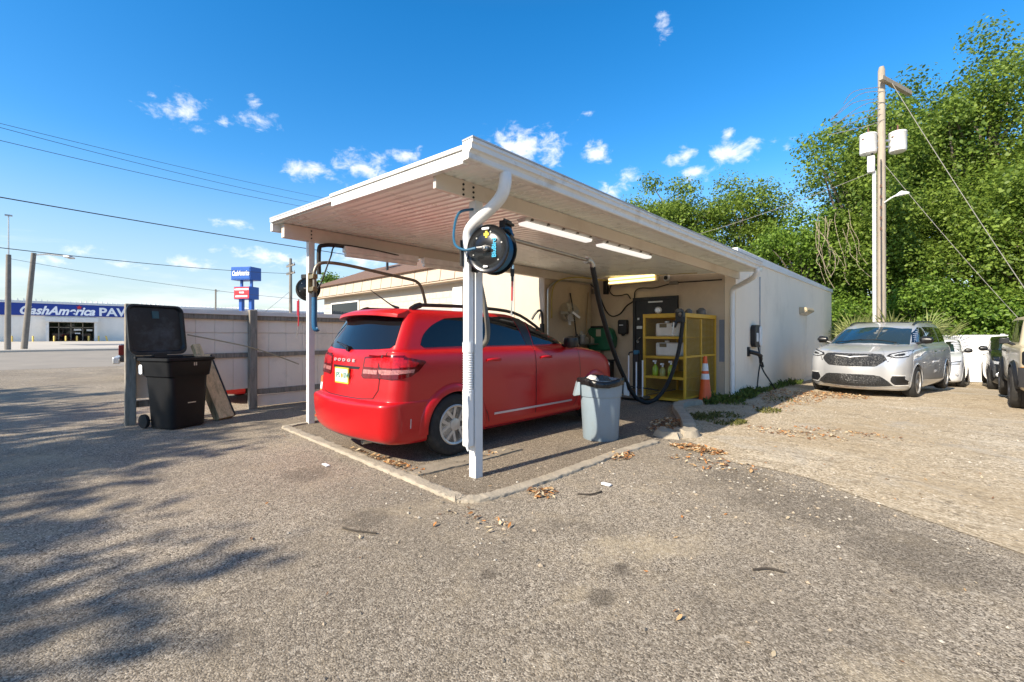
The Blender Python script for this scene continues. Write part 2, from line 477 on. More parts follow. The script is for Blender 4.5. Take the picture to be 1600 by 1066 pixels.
# broken lump of concrete where the kerb ends
r = random.Random(8)
for li, (cx,cy,rx,ry,h) in enumerate( ((.55,3.15,.22,.14,.09),(.72,3.42,.2,.2,.10),(.36,3.45,.16,.1,.05))):
    b = MB(); ring = []
    for q in range(14):
        a = 2*math.pi*q/14; k = r.uniform(.8,1.15)
        ring.append((cx+rx*k*math.cos(a), cy+ry*k*math.sin(a)))
    b.add([(x,y,-.02) for x,y in ring]+[(cx+(x-cx)*.75,cy+(y-cy)*.75,h+r.uniform(-.012,.012)) for x,y in ring]+[(cx,cy,h)],
          [(i,(i+1)%14,14+(i+1)%14,14+i) for i in range(14)]+[(14+i,14+(i+1)%14,28) for i in range(14)])
    tag(b.build('concrete_lump', CONC, ang=60), ('broken concrete lump closing the end of the long kerb','largest concrete lump, at the foot of the curved kerb','low flat concrete lump just inside the carport beside the leaves')[li], 'rubble', 'concrete lumps between the two kerbs')

# ------------------------------------------------------------------ far street on the left
sheet('road', [(-24,-60),(-24,60),(-45.6,60),(-45.6,-60)], 6, .004, FARROAD)
sheet('far_lot', [(-46,-70),(-46,60),(-84,60),(-84,-70)], 6, .12, FARCONC)
b = MB(); b.box(-46.2,-45.6,-70,60,.05,.35); struct(b.build('far_kerb', FARCONC))
sheet('tarred_patch', [(-58,-.2),(-58,9),(-64,9),(-64,-2.2)], 3, .13, pbr('tarred_patch', (.16,.16,.165), .9))

# white shop with blue sign band
SX, SZ = -84.0, .5
WHITEBRK = pbr('white_painted_block', (.86,.81,.73), .8, 0, .05, .8)
shop = thing('shop_building', 'long white shop building with blue lettered sign band across the street', 'building', (SX,0,SZ))
b = MB()
b.box(SX-16,SX,-60,-3.05,SZ-.3,4.13); b.box(SX-16,SX,1.85,40,SZ-.3,4.13); b.box(SX-16,SX,-3.05,1.85,3.25,4.13)
b.box(SX-16,SX-3,-3.05,1.85,SZ-.3,3.25)
for y in np.arange(-59.5,39.5,.5):
    if -3.3 < y < 1.9: continue
    b.box(SX,SX+.012,y,y+.47,SZ,4.05)
w = b.build('wall', WHITEBRK, shop, bevel=0)
b = MB(); b.box(SX-16,SX+.2,-60,40,5.82,6.02)
for y in np.arange(-58,40,.55): b.box(SX-14,SX-.4,y,y+.06,6.02,6.25+.12*math.sin(y))
b.build('roof', pbr('pale_metal_roof', (.62,.62,.62), .5, .2), shop)
b = MB(); b.box(SX-.3,SX+.25,-60,40,4.1,5.8)
band = b.build('sign_band', pbr('royal_blue_sign', (.006,.035,.26), .45), shop)
b = MB(); b.box(SX+.25,SX+.33,-60,40,5.72,5.86); b.build('sign_trim', WHITE, band)
def lettering(name, txt, size, mat, parent, loc, rot, shear=0, bold=0, ext=.01, align='LEFT', spacing=1.0):
    c = bpy.data.curves.new(name, 'FONT'); c.body = txt; c.size = size; c.shear = shear; c.extrude = ext; c.offset = bold
    c.align_x = align; c.space_character = spacing
    o = bpy.data.objects.new(name, c); COL.objects.link(o)
    dg = bpy.context.evaluated_depsgraph_get()
    me = bpy.data.meshes.new_from_object(o.evaluated_get(dg))
    bpy.data.objects.remove(o); bpy.data.curves.remove(c)
    me.transform(Matrix.LocRotScale(Vector(loc), Euler(rot), None))
    if parent is not None:
        og = ORG.get(parent.name, (0,0,0)); me.transform(Matrix.Translation((-og[0],-og[1],-og[2])))
    me.name = name; me.materials.clear(); me.materials.append(mat)
    q = bpy.data.objects.new(name, me); COL.objects.link(q)
    if parent is not None: q.parent = parent
    return q
LETW = pbr('white_lettering', (.85,.86,.88), .5, 0, .02)
RED = pbr('red_sign', (.55,.02,.03), .45)
def fit(o, axis, width):
    vs = [v.co[axis] for v in o.data.vertices]; return width/(max(vs)-min(vs))
t1 = lettering('lettering', 'CashAmerica', 1.55, LETW, band, (SX+.27,-5.75,4.28), (R(90),0,R(90)), .35, .055, .02)
k = fit(t1, 1, 7.25)
for v in t1.data.vertices: v.co.y = -5.65 + (v.co.y+5.75)*k
t2 = lettering('lettering', 'PAWN', 1.6, LETW, band, (SX+.27,2.1,4.25), (R(90),0,R(90)), 0, .05, .02)
k = fit(t2, 1, 4.9)
for v in t2.data.vertices: v.co.y = 2.1 + (v.co.y-2.1)*k
b = MB(); star = []
for q in range(10):
    a = math.pi/2 + q*math.pi/5; rr = .34 if q % 2 == 0 else .15
    star.append((.10+rr*math.cos(a), 5.33+rr*math.sin(a)))
b.prism(star, 'x', SX+.27, SX+.33); b.build('star', RED, band)
b = MB(); b.box(SX-.1,SX+1.6,-3.2,2.0,3.27,3.87); b.build('canopy', WHITE, shop)
b = MB(); b.box(SX+.9,SX+1.3,-3.15,-2.85,SZ-.2,3.27); b.build('canopy_post', WHITE, shop)
b = MB(); b.box(SX+.9,SX+1.3,1.6,1.9,SZ-.2,3.27); b.build('canopy_post', WHITE, shop)
b = MB(); b.box(SX-1.0,SX-.9,-3.0,1.8,SZ,3.25)
dg_ = b.build('shop_front', DARKGLASS, shop)
b = MB()
for y in (-3.0,-1.9,-.7,.5,1.7): b.box(SX-.9,SX-.84,y-.05,y+.05,SZ,3.2)
b.box(SX-.9,SX-.84,-3,1.8,2.5,2.6)
b.build('frame', DARKSTEEL, dg_)
for q in ((-.4,.35,2.1,2.35),(-.3,.25,1.65,1.8),(.9,1.5,2.05,2.3)):
    b = MB(); b.box(SX-.88,SX-.85,*q); b.build('poster', LETW, dg_)
YB = pbr('yellow_bollard', (.75,.52,.12), .5)
for i, (y, tilt) in enumerate([(-6.15,0),(-4.3,0),(-2.36,0),(-1.25,0),(-.17,0),(1.0,0),(2.04,0),(3.0,-.2)]):
    b = MB(); b.tube([(-82.6,y,.45),(-82.6,y+tilt,1.3),(-82.6,y+tilt,1.38)], [.1,.1,.04], 10)
    lab = ('leftmost yellow bollard of the row, beside the tall grey pole','yellow bollard beside the foot of the leaning lamp pole','yellow bollard at the left edge of the dark shop doorway','yellow bollard in the left middle of the dark shop doorway','yellow bollard in the right middle of the dark shop doorway','yellow bollard at the right edge of the dark shop doorway','upright yellow bollard beside the leaning one near the fence post','leaning yellow bollard, last of the row before the shop wall')[i]
    tag(b.build('bollard', YB), lab, 'bollard', 'yellow bollards before the shop')
# poles on the far pavement
POLE = pbr('grey_pole_wood', (.20,.18,.155), .9, 0, .2, 3)
t = thing('street_lamp', 'leaning wooden street lamp pole with a single arm before the shop', 'street lamp', (-49.6,-4.3,.3))
b = MB(); b.tube([(-49.6,-4.3,.2),(-49.15,-3.75,8.05)], [.21,.16], 10); b.build('pole', POLE, t)
b = MB(); b.tube([(-49.15,-3.75,7.9),(-48.7,-3.0,8.0),(-48.1,-2.0,7.9)], .06, 6); a = b.build('lamp_arm', STEEL, t)
b = MB(); b.tube([(-48.15,-2.05,7.88),(-47.9,-1.7,7.8),(-47.7,-1.45,7.72)], [.08,.14,.06], 8); b.build('lamp_head', STEEL, t)
t = thing('tall_pole', 'tall grey pole with a thin mast on top beside the shop sign', 'pole', (-48.0,-5.1,.25))
b = MB(); b.tube([(-48,-5.1,.2),(-48,-5.05,7.6)], [.19,.15], 10); b.build('pole', POLE, t)
b = MB(); b.tube([(-48,-5.05,7.6),(-48,-5.05,10.6)], [.05,.04], 6); b.box(-48.1,-47.9,-5.25,-4.85,10.55,10.65); b.build('mast', STEEL, t)

# ------------------------------------------------------------------ left fence
FENCEW = pbr('pale_fence_panel', (.94,.82,.69), .7, 0, .05, 2, dirt=(.66,.57,.49), dirt_s=1.6, dirt_lo=.58, dirt_hi=.85, bump=.1, bs=30)
CAPG = pbr('pale_grey_cap_rail', (.78,.75,.71), .7, 0, .1, 3)
fa = [(-6.14,-2.06),(-6.48,-.18),(-6.62,2.2),(-6.7,5.2)]
fence = thing('board_fence', 'pale board fence on weathered wooden posts behind the black bin', 'fence', (-6.14,-2.06,0))
def seg(b, p, q, off0, off1, z0, z1, s0=0., s1=1.):
    a = Vector((*p,0)); c = Vector((*q,0)); d = c-a; n = Vector((d.y,-d.x,0)).normalized()
    if n.x < 0: n = -n
    A = a+d*s0; C = a+d*s1
    vs = [A+n*off0, C+n*off0, C+n*off1, A+n*off1]
    b.add([(v.x,v.y,z0) for v in vs]+[(v.x,v.y,z1) for v in vs], [(0,3,2,1),(4,5,6,7),(0,1,5,4),(1,2,6,5),(2,3,7,6),(3,0,4,7)])
for i in range(3):
    p, q = fa[i], fa[i+1]
    L = math.hypot(q[0]-p[0], q[1]-p[1])
    b = MB(); k = int(L/.3)
    zb = [.40,.36,.36][i]
    for j in range(k):
        seg(b, p, q, -.09, -.055, zb, 1.49, j/k, (j+1)/k-.004/L)
        seg(b, p, q, -.09, -.058, 1.50, 1.86, j/k, (j+1)/k-.003/L)
    seg(b, p, q, -.10, -.088, zb, 1.86)
    if i > 0:
        seg(b, p, q, -.088, -.05, .02, .25)
    b.build('panel', FENCEW, fence, bevel=.003, seg=1)
    b = MB(); seg(b, p, q, -.10, .012, 1.84, 1.925); b.build('cap_rail', CAPG, fence, bevel=.004)
    b = MB(); seg(b, p, q, -.055, -.01, 1.75, 1.85); seg(b, p, q, -.055, -.01, 1.02, 1.11)
    seg(b, p, q, -.055, -.01, .26, .37, .0 if i else 0, 1 if i else .62)
    b.build('rail', WOODGREY, fence, bevel=.004)
for i, h in ((0,1.96),(1,1.95),(2,1.95)):
    x, y = fa[i]
    b = MB(); b.box(x-.02,x+.115,y-.07,y+.07,-.05,h); b.build('post', WOODGREY, fence, bevel=.012)
b = MB(); b.tube(spline([(-6.2,-1.28,1.46),(-6.33,-.2,1.2),(-6.42,.7,.84)],6), .012, 6); tag(b.build('rope', pbr('tan_rope',(.45,.36,.24),.9)), 'tan rope slung diagonally across the pale board fence', 'rope')

# white fence at the back of the gravel lot
wf = thing('vinyl_fence', 'plain white panel fence at the far end of the gravel lot', 'fence', (4,22.2,-.5))
VW = pbr('white_vinyl', (.80,.79,.77), .45, 0, .03, 2)
b = MB()
for j in range(int((16-.2)/.25)):
    x = .2+j*.25; b.box(x,x+.247,22.2,22.24,gz(5,21.4)+.03,1.36)
b.build('panel', VW, wf)
b = MB(); b.box(.2,16,22.17,22.27,1.36,1.46); b.build('cap_rail', VW, wf)
for x in (.2,2.6,5.0,7.4,9.8,12.2,14.6):
    b = MB(); b.box(x-.06,x+.06,22.15,22.29,gz(5,21.4)-.05,1.5); b.build('post', VW, wf, bevel=.006)

# ------------------------------------------------------------------ building with the shingled mansard roof
SHING = pbr('brown_shingles', (.16,.095,.065), .95, 0, .3, 14, bump=.5, bs=30, stretch=(1,1,3))
CREAMP = pbr('cream_fascia_panel', (.52,.415,.31), .7, 0, .05, 2)
mb_ = thing('mansard_building', 'cream building with brown shingled roof and panelled eaves behind the fence', 'building', (-12,6.5,0))
b = MB(); FY = 6.9
for j, z in enumerate(np.arange(0,2.95,.2)):
    off = .2 if j % 2 else 0
    x = -19.6
    while x < -8.85:
        x1 = min(x+.4-(off if x == -19.6 else 0), -8.8)
        b.box(x+.004,x1-.004,FY,FY+.1,z+.004,z+.196); x = x1
b.box(-19.6,-7.4,FY+.012,FY+12,0,3.3)
b.build('wall', pbr('white_painted_brick', (.52,.47,.39), .85, 0, .05, 3, bump=.15, bs=40), mb_)
b = MB(); b.box(-18.6,-15.9,FY-.02,FY+.02,2.35,2.98)
w = b.build('window', DARKGLASS, mb_)
b = MB(); 
for (x0,x1,z0,z1) in ((-18.68,-15.82,2.98,3.05),(-18.68,-15.82,2.28,2.35),(-18.68,-18.6,2.35,2.98),(-15.9,-15.82,2.35,2.98)): b.box(x0,x1,FY-.05,FY+.03,z0,z1)
b.build('frame', WHITE, w)
b = MB(); b.box(-8.85,-8.35,FY-.16,FY,0,3.1); b.build('pilaster', WHITE, mb_, bevel=.01)
b = MB()
x = -20.4
while x < -7.2:
    b.prism([(6.46,3.36),(6.53,3.86),(6.6,3.86),(6.53,3.36)], 'x', x+.012, x+.78); x += .8
b.box(-20.4,-7.2,6.55,6.62,3.36,3.86)
b.build('fascia', CREAMP, mb_)
b = MB(); b.box(-20.4,-7.2,6.5,FY,3.3,3.36); b.build('eave_soffit', CREAMP, mb_)
b = MB()
for j in range(9):
    t0 = j/9; t1_ = (j+1)/9
    b.prism([(6.42+t0*2.6,3.87+t0*1.1),(6.42+t1_*2.6,3.87+t1_*1.1-.0),(6.42+t1_*2.6,3.80+t1_*1.1),(6.42+t0*2.6,3.84+t0*1.1)], 'x', -20.6+t0*1.5, -7.1)
b.box(-20.6,-7.1,6.44,6.6,3.82,3.875)
b.build('roof', SHING, mb_)
# plain wall joining it to the carport
pw = thing('plain_block', 'plain cream rendered block seen between carport post and side wall', 'building', (-6,6.3,0))
b = MB(); b.box(-7.35,-4.32,6.3,12,0,4.1); b.build('wall', pbr('warm_cream_render', (.52,.445,.35), .9, 0, .05, 2, bump=.15, bs=60), pw)
b = MB(); b.box(-5.5,-5.47,6.26,6.30,0,4.0); b.build('conduit', WHITE, pw)
fl = thing('flood_light', 'dark box flood light on a short post above the shingled roof', 'flood light', (-15.2,7.6,4.3))
b = MB(); b.tube([(-14.6,7.6,4.2),(-14.6,7.6,5.2)], .06, 8); b.tube([(-14.6,7.6,5.15),(-14.95,7.6,5.2)], .05, 8); b.build('post', BLACKPL, fl)
b = MB(); b.prism([(-15.95,5.0),(-14.95,5.1),(-14.95,5.36),(-15.9,5.34)], 'y', 7.35, 7.8); b.build('lamp_head', BLACKPL, fl, bevel=.02)

# ------------------------------------------------------------------ pole sign, utility pole and other far things on the left
BLUE = pbr('sign_blue', (.01,.085,.36), .4)
cx, cy = (-48.03, 11.32)   # nearest corner of the sign boxes
ps = thing('pylon_sign', 'tall blue pylon sign with red message board above the fence', 'sign', (cx-.4,cy,0), R(32))
b = MB(); b.box(cx-2.35,cx,cy,cy+1.5,7.2,8.55); top = b.build('sign_box', BLUE, ps, bevel=.03)
b = MB(); b.box(cx-2.25,cx-.1,cy-.03,cy,7.3,8.45); face = b.build('sign_face', BLUE, top)
tt = lettering('lettering', 'CashAmerica', .5, LETW, face, (cx-2.2,cy-.05,7.6), (R(90),0,0), .35, .012, .01)
k = fit(tt, 0, 2.05); og = ORG[face.name]; lo = min(v.co.x for v in tt.data.vertices)
for v in tt.data.vertices: v.co.x = lo + (v.co.x-lo)*k; v.co.z = (7.5-og[2]) + (v.co.z-(7.5-og[2]))*1.5
b = MB(); b.box(cx-2.0,cx-.1,cy,cy+1.3,5.2,6.5); lo_ = b.build('message_box', BLUE, ps, bevel=.03)
b = MB(); b.box(cx-1.95,cx-.15,cy-.03,cy,5.25,6.45); mfc = b.build('message_face', RED, lo_)
r = random.Random(3)
for z, xs in ((6.12,(-1.85,-.25)),(5.78,(-1.3,-.8)),(5.4,(-1.75,-.3))):
    b = MB(); x = cx+xs[0]
    while x < cx+xs[1]:
        wd = r.uniform(.08,.13); b.box(x,x+wd,cy-.05,cy-.03,z,z+.18); x += wd+.04
    b.build('lettering', LETW, mfc)
for dx in (-1.55,-.35):
    b = MB(); b.box(cx+dx-.17,cx+dx+.17,cy+.35,cy+.75,0,5.2); b.box(cx+dx-.1,cx+dx+.1,cy+.45,cy+.65,6.5,7.2); b.build('post', BLUE, ps)
ux, uy = (-38.6, 12.08)
up = thing('utility_pole', 'distant wooden utility pole with two crossarms beside the hose reel post', 'utility pole', (ux,uy,0))
b = MB(); b.tube([(ux,uy,0),(ux,uy,8.3)], [.17,.12], 8); b.build('pole', POLE, up)
for z in (7.6,6.9):
    b = MB(); b.box(ux-.95,ux+.95,uy-.05,uy+.05,z,z+.11)
    for s in (-.85,-.45,.45,.85): b.cyl((ux+s,uy,z+.11),(ux+s,uy,z+.25),.035,n=6)
    b.build('crossarm', POLE, up)
tx, ty = (-66.82, 12.65)
t = thing('thin_pole', 'thin distant pole with a small arm beside the blue pylon sign', 'pole', (tx,ty,0))
b = MB(); b.tube([(tx,ty,0),(tx,ty,7.6)], .1, 6); b.build('pole', POLE, t)
b = MB(); b.tube([(tx,ty,7.3),(tx+.5,ty+.3,7.4)], .04, 6); b.build('arm', POLE, t)

CABLE = pbr('dark_cable', (.03,.03,.035), .6)
def wire(name, label, a, c, sag, rad, mat=CABLE, cat='power line', group=None):
    b = MB(); A = Vector(a); C = Vector(c); P = []
    for i in range(25):
        t = i/24; p = A.lerp(C, t); p.z -= sag*4*t*(1-t); P.append(p)
    b.tube(P, rad, 5); return tag(b.build(name, mat), label, cat, group)
G_ = 'overhead wires over the street'
wire('overhead_wire', 'uppermost thin overhead wire above the street, upper of a close pair', (-21.86, -5.12, 9.36), (-30.02, 17.58, 11.98), .25, .009, group=G_)
wire('overhead_wire', 'thin overhead wire running just under the uppermost one', (-21.86, -5.12, 9.24), (-30.8, 16.82, 11.66), .35, .010, group=G_)
wire('overhead_wire', 'third overhead wire from the top, clear of the pair above', (-21.86, -5.12, 8.74), (-30.8, 16.82, 11.28), .3, .011, group=G_)
wire('overhead_cable', 'thick twisted overhead cable sagging behind the left carport post', (-21.86, -5.12, 6.62), (-27.49, 25.57, 7.21), .2, .022, group=G_)
wire('overhead_cable', 'lowest overhead cable ending at the distant utility pole', (-25.02, -5.39, 5.15), (ux,uy,6.95), .2, .018, group=G_)
wire('overhead_cable', 'faint cable running past the street lamp head to the sign', (-47.69, -5.02, 7.28), (-37.95, 12.71, 4.65), .3, .015, group=G_)
wire('guy_wire', 'thin slanting guy wire beside the distant utility pole', (ux,uy,5.4), (-38.03, 9.85, 3.46), 0, .012)
# ------------------------------------------------------------------ carport
def zc(x, y): return 2.975-.056*x-.0085*y
carport = thing('carport', 'white metal carport roof on two posts sheltering the red vehicle', 'carport', (0,0,0))
X0, X1, Y0, Y1 = -4.25, .47, -.50, 8.1
# ribbed pan roof: ribs run across the bay
b = MB(); ys = []; y = Y0
k = 0
while y < Y1:
    d = (0, .0, .011, .011)[k % 4]
    ys.append((y, d)); y += (.008, .085, .008, .022)[k % 4]; k += 1
ys.append((Y1, 0))
n = len(ys)
vs = [(X0, y, zc(X0,y)+d) for y, d in ys] + [(X1, y, zc(X1,y)+d) for y, d in ys] + [(X0, y, zc(X0,y)+.075) for y, d in ys] + [(X1, y, zc(X1,y)+.075) for y, d in ys]
fs = []
for i in range(n-1):
    fs += [(i, i+1, n+i+1, n+i), (2*n+i, 3*n+i, 3*n+i+1, 2*n+i+1), (i, 2*n+i, 2*n+i+1, i+1), (n+i, n+i+1, 3*n+i+1, 3*n+i)]
fs += [(0, n, 3*n, 2*n), (n-1, 3*n-1, 4*n-1, 2*n-1)]
b.add(vs, fs); b.build('roof_panel', SOFFIT, carport, ang=25)
def sloped(b, prof, ya, yb, flip=False):
    n = len(prof)
    vs = [(x, ya, z-.0085*ya) for x, z in prof] + [(x, yb, z-.0085*yb) for x, z in prof]
    b.add(vs, [tuple(range(n)), tuple(range(2*n-1, n-1, -1))] + [(i, n+i, n+(i+1) % n, (i+1) % n) for i in range(n)])
b = MB()
gp_ = [(.475,2.915),(.545,2.915),(.556,2.925),(.558,2.965),(.572,2.985),(.592,2.995),(.594,3.035),(.606,3.045),(.606,3.072),(.475,3.072)]
sloped(b, gp_, -.565, 7.62)
b.build('gutter', WHITE, carport, ang=25)
b = MB(); sloped(b, [(.475,3.074),(.612,3.074),(.612,3.088),(.475,3.088)], -.57, 7.63); b.build('drip_edge', pbr('grey_drip_edge',(.45,.45,.45),.5,0,.15,4), carport)
b = MB()   # front fascia in two lengths
def xs_slab(b, xa, xb, y0, y1, lo, hi):
    vs = []
    for x in (xa, xb):
        z = zc(x, -.5); vs += [(x,y0,z+lo),(x,y1,z+lo),(x,y1,z+hi),(x,y0,z+hi)]
    b.add(vs, [(0,1,2,3),(7,6,5,4),(0,4,5,1),(1,5,6,2),(2,6,7,3),(3,7,4,0)])
xs_slab(b, -2.05, .474, -.56, -.503, -.055, .055); xs_slab(b, -2.07, .474, -.575, -.503, .057, .098)
b.build('fascia', WHITE, carport, ang=20, bevel=.004)
b = MB(); xs_slab(b, -4.3, -2.06, -.545, -.503, .015, .062); b.build('fascia', WHITE, carport, ang=20, bevel=.004)
b = MB(); xs_slab(b, -4.3, -2.06, -.55, -.503, .064, .09); b.build('drip_edge', MATS['grey_drip_edge'], carport, ang=20)
b = MB(); sloped(b, [(-4.34,3.10),(-4.252,3.10),(-4.252,3.23),(-4.34,3.23)], -.52, 8); b.build('gutter', WHITE, carport, ang=20)
BEAMM = pbr('cream_beam', (.66,.58,.50), .4, 0, .05, 1.5, dirt=(.48,.38,.30), dirt_s=1, dirt_lo=.5, dirt_hi=.9)
b = MB(); sloped(b, [(-.045,2.812),(.0,2.812),(.0,2.972),(-.045,2.974)], -.49, 8.12); bm_ = b.build('beam', BEAMM, carport, ang=20, bevel=.005)
for z in (2.83,2.88,2.93):
    for yy in (-.16,-.03):
        b = MB(); b.cyl((-.01,yy,z),(.008,yy,z),.012,n=8); b.build('bolt', BLACKPL, bm_)
b = MB(); sloped(b, [(-4.16,2.985),(-4.04,2.985),(-4.04,3.198),(-4.16,3.204)], -.42, 8.12); bm_ = b.build('beam', BEAMM, carport, ang=20, bevel=.005)
for z in (3.03,3.09,3.15):
    b = MB(); b.cyl((-4.05,-.0,z),(-4.032,-.0,z),.013,n=8); b.build('bolt', BLACKPL, bm_)
POSTM = pbr('white_post_paint', (.70,.69,.67), .45, 0, .05, 4, dirt=(.36,.30,.24), dirt_s=4, dirt_lo=.62, dirt_hi=.8, coords='Object')
b = MB(); b.box(-.1,0,0,.1,0,2.812); pst = b.build('post', POSTM, carport, bevel=.006)
b = MB(); b.box(-4.15,-4.05,-.04,.06,0,2.985); pst2 = b.build('post', POSTM, carport, bevel=.006)
b = MB()
for z in (.35,.5,.62,1.05,1.32,1.36,1.75): b.cyl((-4.1,-.042,z),(-4.1,-.046,z),.008,n=6)
b.build('screw', BLACKPL, pst2)
DSP = pbr('white_downspout', (.76,.76,.75), .35, 0, .04, 3, dirt=(.5,.47,.42), dirt_s=3, dirt_lo=.6, dirt_hi=.85)
b = MB()
b.tube(spline([(.52,-.10,2.92),(.52,-.10,2.84),(.48,-.10,2.74),(.36,-.10,2.655),(.10,-.085,2.555),(-.01,-.07,2.49),(-.045,-.06,2.40),(-.045,-.05,2.30)],5), .058, 14)
ds = b.build('downspout', DSP, carport)
b = MB(); b.box(-.098,-.012,-.088,-.008,1.28,2.45); b.box(-.104,-.008,-.092,-.008,.33,.91)
b.build('pipe', DSP, ds, bevel=.016, seg=3)
b = MB(); pr = []
z = .86
while z < 1.30: pr += [(.047,z),(.053,z+.006),(.053,z+.012),(.047,z+.018)]; z += .024
b.lathe([(.04,.86)]+pr+[(.04,z)], 20, M=Matrix.Translation((-.055,-.052,0)))
b.lathe([(.056,1.28),(.056,1.38)], 20, M=Matrix.Translation((-.055,-.052,0))); b.lathe([(.056,.80),(.056,.87)], 20, M=Matrix.Translation((-.055,-.052,0)))
b.build('flexible_joint', DSP, ds)
r = random.Random(2); b = MB()
b.tube([(-.012+r.uniform(-.006,.006),-.095+r.uniform(-.005,.005),z) for z in np.arange(.30,.86,.05)], [r.uniform(.006,.016) for z in np.arange(.30,.86,.05)], 6); b.build('peeling_strip', DSP, ds)
b = MB()
b.tube(spline([(.54,7.45,2.86),(.54,7.47,2.80),(.44,7.56,2.70),(.12,7.85,2.60),(-.08,7.99,2.54),(-.14,8.03,2.42),(-.14,8.03,2.2),(-.14,8.03,.05)],5), .055, 14)
b.build('downspout', DSP, carport)
# ------------------------------------------------------------------ service building
bld = thing('service_building', 'long low cream service building behind the carport', 'building', (-.1,8.15,0))
b = MB(); b.box(-.35,-.1,8.15,20.5,-.5,3.30); b.box(-4.1,-.35,20.2,20.5,-.5,3.3); b.build('side_wall', pbr('white_stucco_side', (.90,.775,.61), .9, 0, .03, 1.2, bump=.25, bs=60, stretch=(1,1,.7), dirt=(.70,.59,.45), dirt_s=.9, dirt_lo=.52, dirt_hi=.85), bld, bevel=.01)
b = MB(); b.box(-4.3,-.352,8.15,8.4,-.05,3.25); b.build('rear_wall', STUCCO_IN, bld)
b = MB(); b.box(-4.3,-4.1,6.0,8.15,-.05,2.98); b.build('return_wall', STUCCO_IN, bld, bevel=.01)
b = MB(); b.box(-8,-.3,8.42,20.45,3.1,3.28); b.build('roof', pbr('white_flat_roof', (.6,.6,.58), .8), bld)
b = MB()
vs = [(-.45,8.16,3.30),(-.06,8.16,3.30),(-.06,20.55,3.28),(-.45,20.55,3.28),(-.45,8.16,3.50),(-.06,8.16,3.50),(-.06,20.55,3.42),(-.45,20.55,3.42)]
b.add(vs, [(0,3,2,1),(4,5,6,7),(0,1,5,4),(1,2,6,5),(2,3,7,6),(3,0,4,7)]); b.build('coping', pbr('white_coping', (.74,.74,.73), .5, 0, .06, 2), bld, bevel=.01)
DOORB = pbr('black_door', (.010,.010,.011), .5, 0, .2, 4, dirt=(.03,.03,.03))
b = MB(); b.box(-2.62,-1.54,8.08,8.15,0,2.38); dr = b.build('door', DOORB, bld, bevel=.004)
b = MB(); b.box(-2.70,-2.62,8.06,8.15,0,2.46); b.box(-1.54,-1.46,8.06,8.15,0,2.46); b.box(-2.62,-1.54,8.06,8.15,2.38,2.46); b.build('frame', DOORB, dr)
b = MB(); b.box(-2.58,-2.42,8.05,8.08,1.62,1.70); b.box(-2.56,-2.50,8.05,8.08,1.86,1.92); b.build('lock_plate', STEEL, dr, bevel=.004)
b = MB(); b.tube(spline([(-2.55,8.06,1.28),(-2.55,8.0,1.3),(-2.48,7.99,1.36),(-2.44,8.0,1.4)],4), .014, 8); b.lathe([(.035,0),(.035,.02)],12,M=Matrix.Translation((-2.55,8.07,1.28)) @ Matrix.Rotation(R(90),4,'X')); b.build('handle', STEEL, dr)
b = MB(); b.box(-2.25,-1.85,8.06,8.08,2.31,2.345); b.build('door_closer', STEEL, dr)
b = MB(); b.box(-.47,-.352,8.143,8.15,.82,1.82); b.build('blue_grey_patch', pbr('blue_grey_paint', (.22,.24,.28), .8), bld)
b = MB(); b.box(-.1,-.085,15.5,16.9,.0,2.65); b.build('side_door', MATS['white_stucco_side'], bld, bevel=.006)
b = MB(); b.box(-.1,-.07,9.98,10.02,.75,2.98); b.box(-.1,-.05,9.95,10.05,.72,.9); b.build('conduit', pbr('grey_conduit',(.4,.4,.4),.5), bld, bevel=.004)
t = thing('wall_light', 'small tan box light on the white side wall above the parked minivan', 'wall light', (-.1,14.9,2.2))
b = MB(); b.prism([(-.098,2.16),(-.098,2.40),(.1,2.38),(.14,2.30)], 'y', 14.5, 15.6); b.build('housing', pbr('tan_light_housing',(.48,.38,.24),.6), t, bevel=.01)
b = MB(); b.prism([(-.09,2.13),(-.09,2.16),(.13,2.29),(.14,2.27)], 'y', 14.52, 15.58); b.build('lens', pbr('amber_lens',(.55,.45,.3),.2), t)

# EV charger
t = thing('wall_charger', 'black and white wall charger with a hanging cable on the white side wall', 'charger', (-.1,9.5,1.15))
def ev(name, outline, x0, x1, mat, parent=t, bev=.012):
    b = MB(); b.prism(outline, 'x', x0, x1); return b.build(name, mat, parent, bevel=bev)
ev('body', rrect(9.47,1.43,.50,.56,.12), -.095, .02, BLACKPL)
ev('face_plate', rrect(9.62,1.43,.2,.50,.08), .02, .05, pbr('white_plastic',(.75,.75,.75),.35))
ev('label_plate', rrect(9.40,1.40,.16,.22,.02), .02, .026, MATS['white_plastic'], bev=0)
b = MB(); b.box(-.1,-.06,8.98,9.1,.93,1.16); b.tube([(-.08,9.04,1.05),(.06,9.2,1.0),(.1,9.42,.93)], [.05,.055,.04], 10); b.tube([(.08,9.36,.96),(.09,9.42,.86),(.07,9.47,.76)],[.05,.045,.03],10)
b.build('holster', BLACKPL, t)
b = MB(); b.tube(spline([(-.02,9.6,1.16),(.02,9.62,.9),(.03,9.8,.66),(.0,9.98,.64),(-.03,10.0,.75)],6), .017, 8)
b.tube(spline([(.07,9.47,.78),(.04,9.42,.5),(.05,9.28,.2),(.08,9.2,.06)],6), .017, 8)
b.tube(spline([(.05,9.5,.74),(.08,9.75,.5),(.1,10.05,.32),(.16,10.25,.12),(.2,10.3,.04)],6), .017, 8); b.build('cable', BLACKRUB, t)

